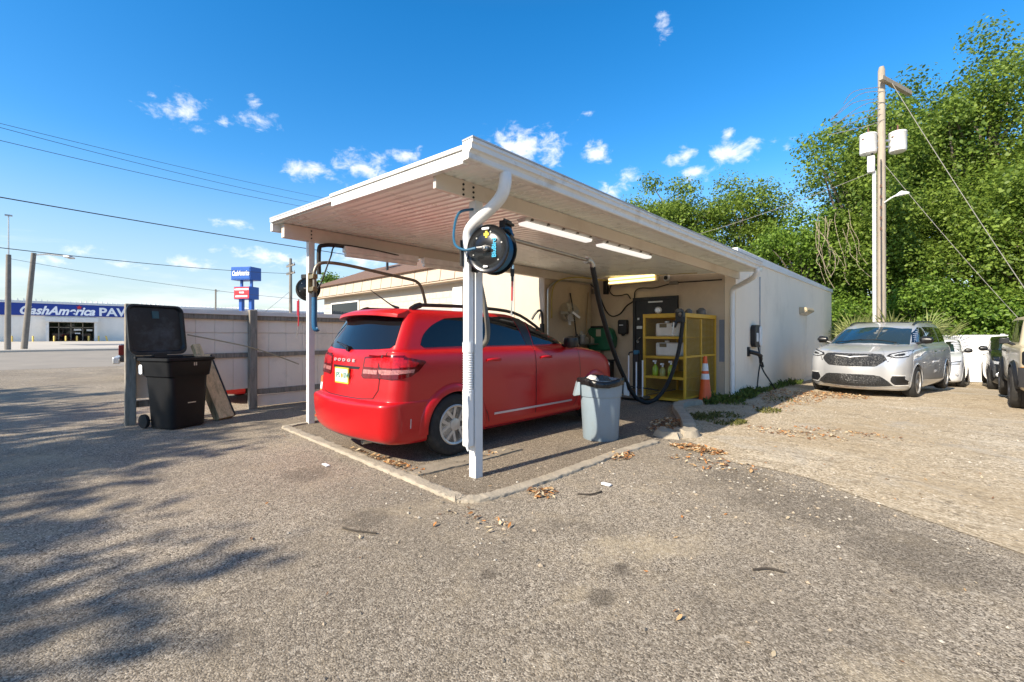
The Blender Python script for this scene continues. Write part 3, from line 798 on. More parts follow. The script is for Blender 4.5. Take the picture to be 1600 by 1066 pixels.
# ------------------------------------------------------------------ lights under the roof
LENSW = emit('lit_strip_lens', (.95,.92,.87), .42)
def led(label, y0, y1, x=-.42):
    t = thing('shop_light', label, 'strip light', (x,(y0+y1)/2,zc(x,y0)-.06), group='strip lights under the carport roof')
    b = MB(); z = zc(x,(y0+y1)/2)-.06
    b.prism([(x-.09,z),(x+.09,z),(x+.05,z-.05),(x-.05,z-.05)], 'y', y0, y1); b.build('housing', pbr('grey_light_housing',(.55,.53,.5),.4), t, bevel=.008)
    b = MB(); b.prism([(x-.075,z-.05),(x+.075,z-.05),(x+.055,z-.088),(x-.055,z-.088)], 'y', y0+.02, y1-.02); b.build('lens', LENSW, t, bevel=.008)
    b = MB()
    for y in np.linspace(y0+.1,y1-.1,5): b.box(x+.055,x+.095,y,y+.03,z-.04,z-.002)
    b.build('clip', DARKSTEEL, t)
led('lit white strip light under the carport roof, nearer to the front right post', 1.13, 2.63)
led('lit white strip light under the carport roof, nearer to the lit tube light', 2.88, 4.5)
WP = pbr('bright_white_tube', (.82,.82,.80), .35)
for lab, y0, y1 in (('white tube light under the left roof beam, end near the left post', .5, 1.97),('white tube light under the left roof beam, second from the left post', 2.1, 3.6)):
    b = MB(); b.box(-4.0,-3.88,y0,y1,2.86,2.97); b.lathe([(.045,0),(.045,y1-y0-.04)],12,M=Matrix.Translation((-3.94,y1-.02,2.83)) @ Matrix.Rotation(R(90),4,'X'))
    tag(b.build('tube_light', WP, bevel=.01), lab, 'tube light', 'tube lights under the left beam')
t = thing('lit_tube_light', 'lit yellowish double tube light on the wall above the black door', 'tube light', (-2.7,8.1,2.95))
b = MB(); b.box(-3.46,-1.98,8.02,8.15,2.86,3.10); b.build('housing', pbr('cream_light_housing',(.6,.52,.34),.5), t, bevel=.01)
TUBE = emit('lit_tube', (1,.78,.38), 1.5)
for z in (2.92,3.02):
    b = MB(); b.tube([(-3.40,7.99,z),(-2.04,7.99,z)], .028, 10); b.build('tube', TUBE, t)
t = thing('camera', 'small round white security camera beside the lit tube light', 'camera', (-1.77,8.1,2.93))
b = MB(); b.lathe([(.085,0),(.09,.03),(.07,.07)],18,M=Matrix.Translation((-1.77,8.15,2.93)) @ Matrix.Rotation(R(90),4,'X')); b.build('housing', WHITE, t)
b = MB(); b.lathe([(.05,.0),(.05,.03),(.01,.05)],16,M=Matrix.Translation((-1.77,8.085,2.93)) @ Matrix.Rotation(R(90),4,'X')); b.build('lens', BLACKPL, t)

# cables on the rear wall
def cable(name, label, pts, r, mat=BLACKRUB, n=7):
    b = MB(); b.tube(spline(pts,n), r, 7); return tag(b.build(name, mat), label, 'cable')
yw = 8.12
cable('black_cable', 'black cable looping across the rear wall from the corner to the door', [(-4.05,yw-.1,2.95),(-3.85,yw,2.72),(-3.75,yw,2.50),(-3.58,yw,2.15),(-3.38,yw,1.99),(-3.12,yw,2.05),(-2.92,yw,2.26),(-2.66,yw,2.40)], .018)
cable('black_cable', 'black cable curling down from the lit tube light to the door corner', [(-3.40,yw,2.88),(-3.46,yw,2.72),(-3.34,yw,2.58),(-3.1,yw,2.56),(-2.90,yw,2.58),(-2.80,yw,2.45)], .016)
cable('black_cable', 'black cable running level from the door top to the right end of the rear wall', [(-2.68,yw,2.46),(-2.66,yw,2.64),(-2.5,yw,2.72),(-2.1,yw,2.70),(-1.75,yw,2.76),(-1.55,yw,2.79),(-1.0,yw,2.78),(-.4,yw,2.77)], .015)
cable('yellow_hose', 'yellow hose hung along the top of the rear wall', [(-4.02,6.2,1.9),(-4.0,6.2,2.6),(-3.92,6.4,2.90),(-3.75,7.0,3.02),(-3.6,8.0,3.02),(-3.2,8.05,3.03),(-2.6,8.05,3.06),(-2.0,8.02,3.02),(-1.5,8.0,3.0),(-.9,7.9,2.96)], .018, pbr('yellow_hose_rubber',(.42,.32,.08),.5))
cable('wall_pipe', 'grey pipe bending up the end of the return wall', [(-4.02,6.05,1.2),(-4.02,6.05,2.3),(-4.02,6.1,2.7),(-3.98,6.5,2.9),(-3.95,7.4,2.95),(-3.95,8.0,2.95)], .028, STEEL)
b = MB(); b.box(-4.02,-3.84,8.04,8.15,2.66,2.8); tag(b.build('junction_box', DARKSTEEL, bevel=.01), 'dark junction box in the rear wall corner under the beam', 'junction box')
b = MB(); b.box(-3.62,-3.5,8.03,8.15,2.62,3.0); tag(b.build('junction_box', BLACKPL, bevel=.01), 'tall black junction box left of the lit tube light', 'junction box')
b = MB(); b.box(-1.68,-1.46,8.07,8.15,2.74,2.83); tag(b.build('junction_box', DARKSTEEL, bevel=.01), 'small junction box on the level cable right of the door', 'junction box')

# ------------------------------------------------------------------ things on the rear and return walls
t = thing('hose_box', 'green plastic box with a paper label on the rear wall', 'box', (-3.68,8.1,1.0))
GREEN = pbr('green_plastic', (.012,.13,.065), .45, 0, .12, 4)
b = MB(); b.prism([(-4.02,1.0),(-3.35,1.02),(-3.22,1.12),(-3.2,1.38),(-3.3,1.62),(-3.46,1.68),(-3.96,1.68),(-4.04,1.6),(-4.08,1.2)], 'y', 7.86, 8.14); b.build('body', GREEN, t, bevel=.05, seg=3)
b = MB(); b.box(-3.92,-3.4,7.84,7.9,1.66,1.71); b.build('lid', BLACKPL, t, bevel=.01)
b = MB(); b.box(-3.74,-3.58,7.852,7.858,1.42,1.62); b.build('label', pbr('paper',(.45,.40,.30),.8), t)
t = thing('soap_dispenser', 'black wall dispenser beside the black door', 'dispenser', (-3.0,8.1,1.48))
b = MB(); b.prism(rrect(-3.0,1.68,.27,.40,.05), 'y', 8.0, 8.15); b.build('body', BLACKPL, t, bevel=.02)
b = MB(); b.box(-3.08,-2.96,7.992,8.0,1.72,1.74); b.build('label', LETW, t)
b = MB(); b.tube([(-2.99,8.05,1.48),(-2.99,8.05,1.43)], [.06,.03], 10); b.build('nozzle', BLACKPL, t)
t = thing('wall_fan', 'wire guarded fan tilted on the return wall', 'fan', (-3.9,6.6,2.0))
Mf = Matrix.Translation((-3.85,6.75,2.06)) @ Euler((R(70),0,R(60))).to_matrix().to_4x4()
b = MB()
for rr in np.linspace(.06,.30,7):
    b.tube([Mf @ Vector((rr*math.cos(a),rr*math.sin(a),.09*(1-(rr/.3)**2))) for a in np.linspace(0,2*math.pi,28)[:-1]], .0035, 4, closed=True)
    b.tube([Mf @ Vector((rr*math.cos(a),rr*math.sin(a),-.07*(1-(rr/.3)**2))) for a in np.linspace(0,2*math.pi,28)[:-1]], .0035, 4, closed=True)
for a in np.linspace(0,2*math.pi,25)[:-1]:
    b.tube([Mf @ Vector((r_*math.cos(a),r_*math.sin(a),.09*(1-(r_/.3)**2))) for r_ in (.04,.12,.2,.26,.3)], .003, 4)
b.build('guard', STEEL, t)
b = MB()
for q in range(4):
    Mq = Mf @ Matrix.Rotation(q*math.pi/2,4,'Z') @ Matrix.Rotation(R(25),4,'X')
    b.add([Mq @ Vector(p) for p in [(.04,-.03,0),(.25,-.07,0),(.26,.07,0),(.04,.04,0),(.04,-.03,.006),(.25,-.07,.006),(.26,.07,.006),(.04,.04,.006)]], [(0,3,2,1),(4,5,6,7),(0,1,5,4),(1,2,6,5),(2,3,7,6),(3,0,4,7)])
b.build('blade', pbr('pale_grey_plastic',(.5,.5,.48),.4), t)
b = MB(); b.tube([Mf @ Vector((0,0,-.08)), Mf @ Vector((0,0,-.2))], .07, 12); b.tube([Mf @ Vector((0,0,-.18)),(-4.09,6.95,1.85)], .03, 8); b.build('motor', DARKSTEEL, t)
b = MB(); b.box(-.03,.03,-.32,.0,-.105,-.08,M=Mf); b.box(.05,.30,-.03,.03,.095,.11,M=Mf @ Matrix.Rotation(R(-40),4,'Z')); b.build('bracket', LETW, t)
for lab, pts, rad, m in (('dark broom handle leaning on the return wall beside the fan',[(-4.0,7.35,1.0),(-4.03,7.2,2.0),(-4.06,7.06,2.62)],.02,BLACKPL),
                     ('pale wooden pole leaning into the rear wall corner',[(-3.98,7.7,.9),(-4.05,7.85,2.0),(-4.06,7.95,2.7)],.016,pbr('pale_wood_pole',(.38,.28,.17),.7))):
    t = thing('broom', lab, 'broom', (pts[0][0],pts[0][1],0))
    b = MB(); b.tube([(pts[0][0],pts[0][1],.2)]+pts, rad, 8); b.build('handle', m, t)
    b = MB(); b.box(pts[0][0]-.05,pts[0][0]+.05,pts[0][1]-.18,pts[0][1]+.18,.0,.2); b.build('brush_head', DARKSTEEL, t, bevel=.02)
t = thing('storage_shelf', 'cluttered dark shelf between the fan and the green box', 'shelf', (-3.9,7.4,0))
b = MB(); b.box(-4.08,-3.65,6.9,8.05,1.18,1.22); b.box(-4.08,-3.65,6.9,8.05,.5,.54)
for y in (6.93,8.0): b.box(-4.07,-4.03,y,y+.04,0,1.2); b.box(-3.69,-3.65,y,y+.04,0,1.2)
b.build('frame', DARKSTEEL, t)
r = random.Random(6)
for i, (y, h, w, c) in enumerate(((7.0,.26,.09,(.05,.05,.05)),(7.22,.34,.1,(.35,.34,.32)),(7.42,.22,.11,(.30,.28,.24)),(7.6,.30,.08,(.16,.13,.09)),(7.78,.20,.1,(.4,.33,.25)))):
    b = MB(); b.lathe([(w*.9,0),(w,.02),(w,h*.7),(w*.4,h*.85),(w*.35,h)],12,M=Matrix.Translation((-3.82+r.uniform(-.05,.05),y,1.22)))
    tag(b.build('jug', pbr('jug_tone_%d'%i, c, .5)), ['squat black jug at the fan end of the cluttered shelf','tall pale jug on the cluttered shelf','low grey jug in the middle of the cluttered shelf','slim brown jug on the cluttered shelf','short tan jug at the wall end of the cluttered shelf'][i], 'jug', 'jugs on the cluttered shelf')
b = MB(); b.box(-3.9,-3.3,7.6,8.1,0,.72); b.box(-3.93,-3.27,7.57,8.12,.72,.77); tag(b.build('storage_tote', BLACKPL, bevel=.02), 'black storage tote on the floor under the green box', 'tote')

# ------------------------------------------------------------------ yellow cage cabinet
cg = thing('cage_cabinet', 'yellow steel mesh cage cabinet with open shelves by the black door', 'cabinet', (-1.0,7.1,0))
cx0, cx1, cy0, cy1, ch = -1.45, -.53, 6.32, 8.03, 1.92
for (x,y) in ((cx0,cy0),(cx1,cy0),(cx0,cy1),(cx1,cy1)):
    b = MB(); b.box(x-.025,x+.025,y-.025,y+.025,0,ch); b.build('upright', YELLOW, cg, bevel=.004)
b = MB(); b.box(cx1-.022,cx1+.022,(cy0+cy1)/2-.022,(cy0+cy1)/2+.022,.06,ch-.1); b.build('upright', YELLOW, cg, bevel=.004)
b = MB(); b.box(cx0-.028,cx1+.028,cy0-.028,cy1+.028,ch-.09,ch+.002); b.build('top_panel', YELLOW, cg, bevel=.006)
for z in (1.40,.97,.53,.07):
    b = MB(); b.box(cx0+.026,cx1-.026,cy0-.02,cy1-.03,z,z+.02); b.box(cx0+.026,cx1-.026,cy0-.024,cy0-.004,z-.03,z+.024); b.build('shelf', YELLOW, cg, bevel=.003)
b = MB()
for z in (.97,.09): b.box(cx1-.015,cx1+.02,cy0+.026,(cy0+cy1)/2-.024,z,z+.045); b.box(cx1-.015,cx1+.02,(cy0+cy1)/2+.024,cy1-.026,z,z+.045)
b.build('side_rail', YELLOW, cg)
MESHY = pbr('yellow_mesh_wire', (.40,.25,.04), .5)
b = MB()
for y in np.arange(cy0+.04,cy1-.02,.034): b.box(cx1-.004,cx1,y,y+.006,.1,ch-.1)
for z in np.arange(.12,ch-.1,.024): b.box(cx1,cx1+.004,cy0+.03,cy1-.03,z,z+.007)
b.build('side_mesh', MESHY, cg, flat=True)
b = MB()
for y in np.arange(cy0+.04,cy1-.02,.034): b.box(cx0,cx0+.004,y,y+.006,.1,ch-.1)
for z in np.arange(.12,ch-.1,.024): b.box(cx0-.004,cx0,cy0+.03,cy1-.03,z,z+.007)
b.build('side_mesh', MESHY, cg, flat=True)
b = MB()
for x in np.arange(cx0+.04,cx1-.02,.03): b.box(x,x+.007,cy1,cy1+.004,.1,ch-.1)
for z in np.arange(.12,ch-.1,.03): b.box(cx0+.03,cx1-.03,cy1-.004,cy1,z,z+.009)
b.build('rear_mesh', MESHY, cg, flat=True)
TANK = pbr('cloudy_white_tank', (.66,.62,.55), .4, 0, .08, 5)
for z, lab in ((1.42,'cloudy white tank on the top shelf of the yellow cage'),(.99,'cloudy white tank on the second shelf of the yellow cage')):
    t = thing('tank', lab, 'tank', (-1.0,6.6,z))
    b = MB(); b.box(-1.24,-.72,6.42,6.8,z,z+.30); b.build('body', TANK, t, bevel=.035, seg=3)
    b = MB(); b.box(-1.14,-.98,6.413,6.42,z+.2,z+.28); b.build('label', pbr('brown_label',(.16,.12,.06),.7), t)
    b = MB(); b.lathe([(.05,0),(.05,.04),(.02,.05)],12,M=Matrix.Translation((-1.05,6.6,z+.3))); b.build('cap', LETW, t)
for x, lab, lv in ((-1.23,'left spray bottle of yellow green fluid on the yellow cage shelf',(.30,.42,.03)),(-1.06,'small half hidden bottle between the two spray bottles',(.35,.33,.1)),(-.87,'right spray bottle of yellow green fluid beside the black hose',(.38,.42,.03))):
    t = thing('spray_bottle', lab, 'bottle', (x,6.4,.555), group='bottles on the yellow cage shelf')
    h = .20 if x == -1.06 else .26
    b = MB(); b.lathe([(.062,0),(.066,.02),(.066,h*.68),(.03,h*.9),(.022,h)],14,M=Matrix.Translation((x,6.4,.555))); b.build('body', pbr('fluid_%d'%int(-x*100), lv, .2), t)
    b = MB(); b.tube([(x,6.4,.555+h),(x,6.4,.61+h)], .02, 8); b.box(x-.025,x+.02,6.33,6.43,.60+h,.635+h); b.build('spray_head', LETW, t)
t = thing('tool_bag', 'grey and black bag of tools on top of the yellow cage', 'bag', (-.75,7.4,1.93))
b = MB(); r = random.Random(4)
for q in range(7):
    x, y = -.78+r.uniform(-.12,.15), 7.2+r.uniform(-.5,.5); rr = r.uniform(.06,.12)
    b.lathe([(rr*.9,0),(rr,.03),(rr*.9,rr),(rr*.3,rr*1.5)],9,M=Matrix.Translation((x,y,1.92)) @ Matrix.Scale(1.6,4,(0,1,0)) if 0 else Matrix.Translation((x,y,1.922)))
b.build('bundle', pbr('grey_cloth',(.16,.15,.14),.8,0,.4,9), t)
t = thing('gauge', 'small round gauge on top of the yellow cage by the door', 'gauge', (-1.28,6.5,1.92))
b = MB(); b.lathe([(.075,0),(.08,.03),(.06,.04)],16,M=Matrix.Translation((-1.2,6.5,2.01)) @ Matrix.Rotation(R(90),4,'X')); b.box(-1.22,-1.18,6.47,6.52,1.922,1.96); b.build('body', STEEL, t)
b = MB(); b.lathe([(.055,0),(.05,.003)],16,M=Matrix.Translation((-1.2,6.46,2.01)) @ Matrix.Rotation(R(90),4,'X')); b.build('dial', LETW, t)
# stand of pipes in front of the door
t = thing('pipe_stand', 'small wheeled stand with three white upright pipes before the black door', 'stand', (-1.75,6.35,0))
for x, h in ((-1.72,1.0),(-1.53,1.06),(-1.38,.9)):
    b = MB(); b.tube([(x,6.1,.06),(x,6.1,h)], .016, 8); b.build('upright_pipe', LETW, t)
b = MB(); b.tube(spline([(-1.72,6.1,1.0),(-1.7,6.1,1.06),(-1.6,6.1,1.08)],4), .016, 8); b.tube([(-1.95,6.1,.32),(-1.0,6.1,.27)], .014, 8); b.box(-1.56,-1.47,6.06,6.16,.86,1.05); b.build('valve', BLACKPL, t)
b = MB(); b.box(-1.53-.05,-1.53+.06,6.05,6.15,1.02,1.12); b.build('knob', pbr('teal_plastic',(.02,.12,.2),.4), t, bevel=.02)
b = MB(); b.box(-1.98,-1.3,5.98,6.3,.06,.1); b.build('base', DARKSTEEL, t)
for x in (-1.95,-1.35):
    b = MB(); b.lathe([(.05,-.02),(.055,0),(.05,.02)],14,M=Matrix.Translation((x,5.98,.055)) @ Matrix.Rotation(R(90),4,'X')); b.build('wheel', BLACKRUB, t)

# traffic cones
ORANGE = pbr('orange_cone_plastic', (.75,.115,.02), .5, 0, .08, 5, dirt=(.35,.1,.05), dirt_s=4, dirt_lo=.6, dirt_hi=.8)
REFL = pbr('white_reflective_band', (.72,.70,.68), .4, 0, .06, 6)
def cone(label, x, y, s, z=0):
    t = thing('traffic_cone', label, 'traffic cone', (x,y,z))
    T = Matrix.Translation((x,y,z)) @ Matrix.Scale(s,4)
    def rad(h): return .135-.105*h
    b = MB(); b.prism(rrect(0,0,.36,.36,.06), 'z', 0, .035, M=T); b.build('base', pbr('dark_orange_base',(.4,.08,.03),.6), t, bevel=.006)
    b = MB(); b.lathe([(rad(0)+.015,.035),(rad(.05),.06),(rad(.93),.95),(rad(.97),.97),(.012,.975)],24,M=T); b.build('body', ORANGE, t)
    for z0, z1 in ((.48,.60),(.66,.82)):
        b = MB(); b.lathe([(rad(z0)+.0015,z0),(rad(z0)+.004,z0+.003),(rad(z1)+.004,z1-.003),(rad(z1)+.0015,z1)],24,M=T); b.build('reflective_band', REFL, t)
cone('orange traffic cone with two white bands beside the yellow cage', -.36, 6.98, 1.02)
cone('orange traffic cone half hidden behind the left side of the red vehicle', -4.66, .46, .75)

# grey trash can
t = thing('trash_can', 'round grey trash can with black liner inside the kerb', 'trash can', (-.09,2.42,0))
T = Matrix.Translation((-.09,2.42,0))
CANM = pbr('blue_grey_plastic', (.23,.29,.335), .55, 0, .06, 3, dirt=(.22,.25,.26), dirt_s=3)
b = MB(); b.lathe([(.235,0),(.245,.015),(.277,.60),(.29,.605),(.293,.62),(.305,.80),(.315,.805),(.315,.835),(.295,.835),(.27,.60),(.235,.05),(.0,.05)],40,M=T); b.build('body', CANM, t, ang=35)
for s in (1,-1):
    d = Vector((.72*s,.0,0)); d = Vector((.7198,.6942,0))*s   # handles face sideways to the street
    b = MB(); p = Vector((-.09,2.42,0))+d*.30; q = Vector((-d.y,d.x,0))
    vs = [p+q*.11+Vector((0,0,.62)), p-q*.11+Vector((0,0,.62)), p-q*.11+Vector((0,0,.80)), p+q*.11+Vector((0,0,.80)),
          p+d*.085+q*.07+Vector((0,0,.60)), p+d*.085-q*.07+Vector((0,0,.60)), p+d*.03-q*.10+Vector((0,0,.80)), p+d*.03+q*.10+Vector((0,0,.80))]
    b.add(vs, [(0,1,2,3),(4,7,6,5),(0,4,5,1),(1,5,6,2),(2,6,7,3),(3,7,4,0)]); b.build('handle', CANM, t, bevel=.008)
LINER = pbr('black_bin_liner', (.012,.012,.013), .28, 0, .3, 15, bump=.5, bs=25)
b = MB(); r = random.Random(12); nn = 48; vs = []
prof = [(.325,.755),(.330,.80),(.325,.845),(.30,.85),(.285,.80),(.26,.55),(.15,.42),(.001,.40)]
for (rr, z) in prof:
    for q in range(nn):
        a = 2*math.pi*q/nn; k = 1+.018*math.sin(5*a+z*9)+r.uniform(-.012,.012)
        vs.append((-.09+rr*k*math.cos(a), 2.42+rr*k*math.sin(a), z+(.02*math.sin(3*a+1)+r.uniform(-.006,.006) if z > .7 else 0)))
fs = [(i*nn+q, i*nn+(q+1)%nn, (i+1)*nn+(q+1)%nn, (i+1)*nn+q) for i in range(len(prof)-1) for q in range(nn)]
b.add(vs, fs); b.build('liner', LINER, t, ang=80)
b = MB(); b.lathe([(.08,0),(.10,.05),(.08,.11),(.02,.15)],10,M=Matrix.Translation((-.23,2.44,.74)) @ Matrix.Rotation(R(25),4,'X')); b.build('rubbish', pbr('crumpled_paper',(.5,.48,.45),.8,0,.3,20,bump=.6,bs=15), t, ang=20)

# black wheeled bin
Mb = Matrix.Translation((-5.42,-1.55,0)) @ Matrix.Rotation(R(24),4,'Z')
t = thing('wheeled_bin', 'black wheeled bin with its lid thrown open by the board fence', 'bin', (-5.42,-1.60,0))
BINM = pbr('black_bin_plastic', (.006,.006,.007), .5, 0, .25, 3, spec=.3, dirt=(.012,.012,.013), dirt_s=2.5, dirt_lo=.5, dirt_hi=.8, bump=.06, bs=60)
def loft(b, rings, mat=0, cap0=True, cap1=True, M=None):
    n = len(rings[0]); vs = [p for r_ in rings for p in r_]; fs = []
    for i in range(len(rings)-1):
        for q in range(n): fs.append((i*n+q, i*n+(q+1)%n, (i+1)*n+(q+1)%n, (i+1)*n+q))
    if cap0: fs.append(tuple(range(n-1,-1,-1)))
    if cap1: fs.append(tuple(range((len(rings)-1)*n, len(rings)*n)))
    b.add(vs, fs, mat, M)
def ring(cx, cy, w, h, r_, z):
    w *= .86; return [(x,y,z) for x,y in rrect(cx,cy,w,h,r_,4)]
b = MB()
loft(b, [ring(.02,0,.62,.54,.09,.02), ring(.01,0,.68,.58,.09,.55), ring(0,0,.71,.61,.09,.80), ring(0,0,.74,.66,.07,.82), ring(0,0,.78,.70,.05,1.04), ring(0,0,.80,.72,.05,1.05), ring(0,0,.84,.76,.05,1.06), ring(0,0,.84,.76,.05,1.10), ring(0,0,.74,.66,.05,1.10), ring(.0,0,.66,.58,.08,.75), ring(.04,0,.5,.46,.08,.06)], M=Mb, cap1=True)
b.build('body', BINM, t, ang=35)
b = MB(); b.tube([Mb @ Vector((-.30,-.30,.11)), Mb @ Vector((-.30,.30,.11))], .015, 8); b.build('axle', STEEL, t)
for s in (-1,1):
    b = MB(); b.lathe([(.05,-.025),(.105,-.024),(.11,0),(.105,.024),(.05,.025)],20,M=Mb @ Matrix.Translation((-.30,s*.30,.11)) @ Matrix.Rotation(R(90),4,'X')); b.build('wheel', BLACKRUB, t)
b = MB()   # open lid, standing behind the bin against the fence
Ml = Mb @ Matrix.Translation((-.43,0,1.13)) @ Matrix.Rotation(R(-8),4,'Y')
LIDM = pbr('worn_black_lid', (.012,.014,.017), .38, 0, .3, 3, dirt=(.07,.085,.10), dirt_s=2.8, dirt_lo=.48, dirt_hi=.75)
def lidring(w, h, r_, x, z0): return [Ml @ Vector((x, p[0], p[1])) for p in rrect(0, z0+h/2, w, h, r_, 6)]
loft(b, [lidring(.80,.76,.10,-.05,.03), lidring(.84,.80,.12,-.02,.01), lidring(.86,.82,.12,.02,0), lidring(.86,.82,.12,.03,0), lidring(.80,.74,.10,.03,.05), lidring(.76,.70,.10,-.01,.07)])
b.build('lid', LIDM, t, ang=35)
b = MB(); b.tube([Ml @ Vector((0,-.36,-.03)), Ml @ Vector((0,.36,-.03))], .02, 8); b.box(-.03,.03,-.1,.1,-.06,.02,M=Ml); b.build('hinge', BLACKPL, t)
b = MB(); b.box(-.012,.0,-.05,.05,.60,.72,M=Ml @ Matrix.Translation((.0,0,0))); b.build('label', pbr('teal_label',(.03,.10,.12),.5), t)
b = MB(); b.box(.421,.424,-.03,-.012,.98,1.03,M=Mb); b.box(.421,.424,.0,.018,.98,1.03,M=Mb); b.box(.39,.395,-.1,.02,.40,.415,M=Mb); b.build('marking', STEEL, t)
b = MB(); b.prism(rrect(-.30,.92,.08,.15,.03), 'y', -.3545, -.3525, M=Mb); b.build('emblem', LETW, t)

# long wooden crate beam leaning on the fence
t = thing('leaning_crate', 'long narrow wooden crate leaning on the fence beside the black bin', 'crate', (-5.6,-.83,0))
CRW = pbr('pale_crate_wood', (.66,.49,.28), .8, 0, .2, 5, stretch=(5,5,.8), dirt=(.34,.25,.14), dirt_s=3)
Mc = Matrix.Translation((-5.52,-.86,.0)) @ Matrix.Rotation(R(20),4,'Z') @ Matrix.Rotation(R(-27),4,'Y') @ Matrix.Rotation(R(4),4,'X')
b = MB(); b.box(-.1,.06,-.13,.15,0.02,1.22,M=Mc); b.build('body', CRW, t, bevel=.004)
b = MB(); b.box(-.06,.02,-.06,.07,1.22,1.45,M=Mc); b.build('board', CRW, t, bevel=.004)
b = MB(); b.box(.06,.066,.13,.152,.02,1.2,M=Mc); b.box(-.1,.066,.151,.157,.02,1.2,M=Mc); b.build('dark_strap', BLACKPL, t)

# ------------------------------------------------------------------ hose reels
BLUEH = pbr('blue_hose', (.012,.10,.19), .4, 0, .1, 6)
def reel(name, label, M, nm='hose_reel', rad=.235, wand=True):
    t = thing(nm, label, 'hose reel', tuple(M.translation))
    b = MB(); b.lathe([(.03,-.012),(rad*.5,-.016),(rad*.62,-.004),(rad*.9,-.004),(rad*.97,-.014),(rad,-.008),(rad,.004),(rad*.9,.008),(.05,.006)],40,M=M @ Matrix.Translation((0,0,.075)) @ Matrix.Rotation(math.pi,4,'X')); b.build('front_flange', pbr('gloss_black_metal',(.010,.010,.011),.22), t, ang=35)
    b = MB(); b.lathe([(.03,-.010),(rad*.9,-.006),(rad,-.010),(rad,.008),(rad*.9,.008),(.05,.006)],40,M=M @ Matrix.Translation((0,0,-.075))); b.build('rear_flange', MATS['gloss_black_metal'], t, ang=35)
    b = MB()
    for k in range(7):
        z = -.06+k*.02
        b.tube([M @ Vector((rad*.84*math.cos(a),rad*.84*math.sin(a),z)) for a in np.linspace(0,2*math.pi,30)[:-1]], .012, 6, closed=True)
    b.lathe([(rad*.8,-.07),(rad*.8,.07)],30,M=M); b.build('wound_hose', BLUEH, t)
    b = MB(); b.lathe([(.03,0),(.03,.05),(.018,.06),(.018,.08)],14,M=M @ Matrix.Translation((0,0,.08))); b.tube([M @ Vector((0,0,.165)), M @ Vector((-.07,.0,.165))], .012, 8); b.build('hub', STEEL, t)
    for a in np.linspace(0,2*math.pi,7)[:-1]:
        pass
    b = MB()
    for a in np.linspace(.3,2*math.pi+.3,7)[:-1]: b.lathe([(.008,0),(.008,.006)],8,M=M @ Matrix.Translation((rad*.7*math.cos(a),rad*.7*math.sin(a),.08)))
    b.build('bolt', STEEL, t)
    return t
# reel on the front right post (axis along the bay, faces the street)
Mr = Matrix.Translation((.215,.02,2.28)) @ Matrix.Rotation(R(90),4,'X')
rl = reel('hose_reel', 'large black hose reel with blue hose on the front right post', Mr)
rl.rotation_euler.z = R(16)
b = MB(); b.box(-.045,.055,-.03,.22,2.18,2.22); b.box(.0,.012,-.03,.16,2.08,2.42); b.box(-.11,-.1,-.05,.08,2.14,2.40); b.box(.0,.2,.125,.145,2.24,2.32); b.build('bracket', BLACKPL, rl)
b = MB(); b.box(.30,.315,.10,.25,2.44,2.60); b.box(.22,.315,.16,.18,2.30,2.60); b.tube([(.33,.10,2.46),(.33,.25,2.46)],.016,8); b.tube([(.33,.10,2.56),(.33,.25,2.56)],.016,8); b.build('hose_guide', BLACKPL, rl)
b = MB(); b.tube(spline([(-.02,.05,2.72),(-.09,-.09,2.66),(-.13,-.12,2.5),(-.10,-.15,2.34),(.02,-.17,2.27),(.15,-.165,2.275)],6), .013, 8); b.build('feed_hose', BLUEH, rl)
lg = lettering('lettering', 'BluBird', .062, pbr('blue_print',(.03,.35,.55),.4), rl, (.318,-.0775,2.19), (R(90),R(-90),0), 0, .002, .002)
b = MB(); b.box(.198,.222,-.075,-.068,2.385,2.45); b.box(.182,.238,-.076,-.0685,2.405,2.432); b.build('yellow_mark', pbr('yellow_print',(.7,.55,.03),.5), rl)
b = MB(); b.prism(rrect(.2,2.11,.05,.016,.006), 'y', -.077, -.066); b.prism(rrect(.2,2.475,.08,.02,.008), 'y', -.077, -.066); b.build('label', LETW, rl)
sg = thing('spray_wand', 'red and black spray wand hanging from the right hose reel', 'spray wand', (.33,.18,1.8))
b = MB(); b.tube(spline([(.25,.12,2.5),(.32,.16,2.5),(.345,.175,2.42),(.345,.18,2.32)],5), .013, 8); b.build('hose', BLUEH, sg)
b = MB(); b.tube([(.345,.18,2.33),(.345,.18,2.26)], .016, 10); b.tube([(.343,.18,2.14),(.343,.18,2.10)], .016, 10); b.build('coupling', CHROME, sg)
b = MB(); b.tube([(.345,.18,2.26),(.343,.18,2.14)], .013, 8); b.tube([(.343,.18,2.10),(.34,.18,2.03)], [.022,.018], 8); b.tube([(.34,.18,2.03),(.34,.18,1.98)], .012, 8); b.build('grip', BLACKPL, sg)
b = MB(); b.tube([(.34,.18,1.99),(.335,.18,1.79)], .010, 8); b.build('trigger_tube', pbr('red_rubber',(.5,.03,.04),.4), sg)
b = MB(); b.tube([(.335,.18,1.79),(.33,.18,1.67)], .007, 8); b.tube([(.33,.18,1.67),(.33,.18,1.645)], .012, 8); b.build('lance', STEEL, sg)
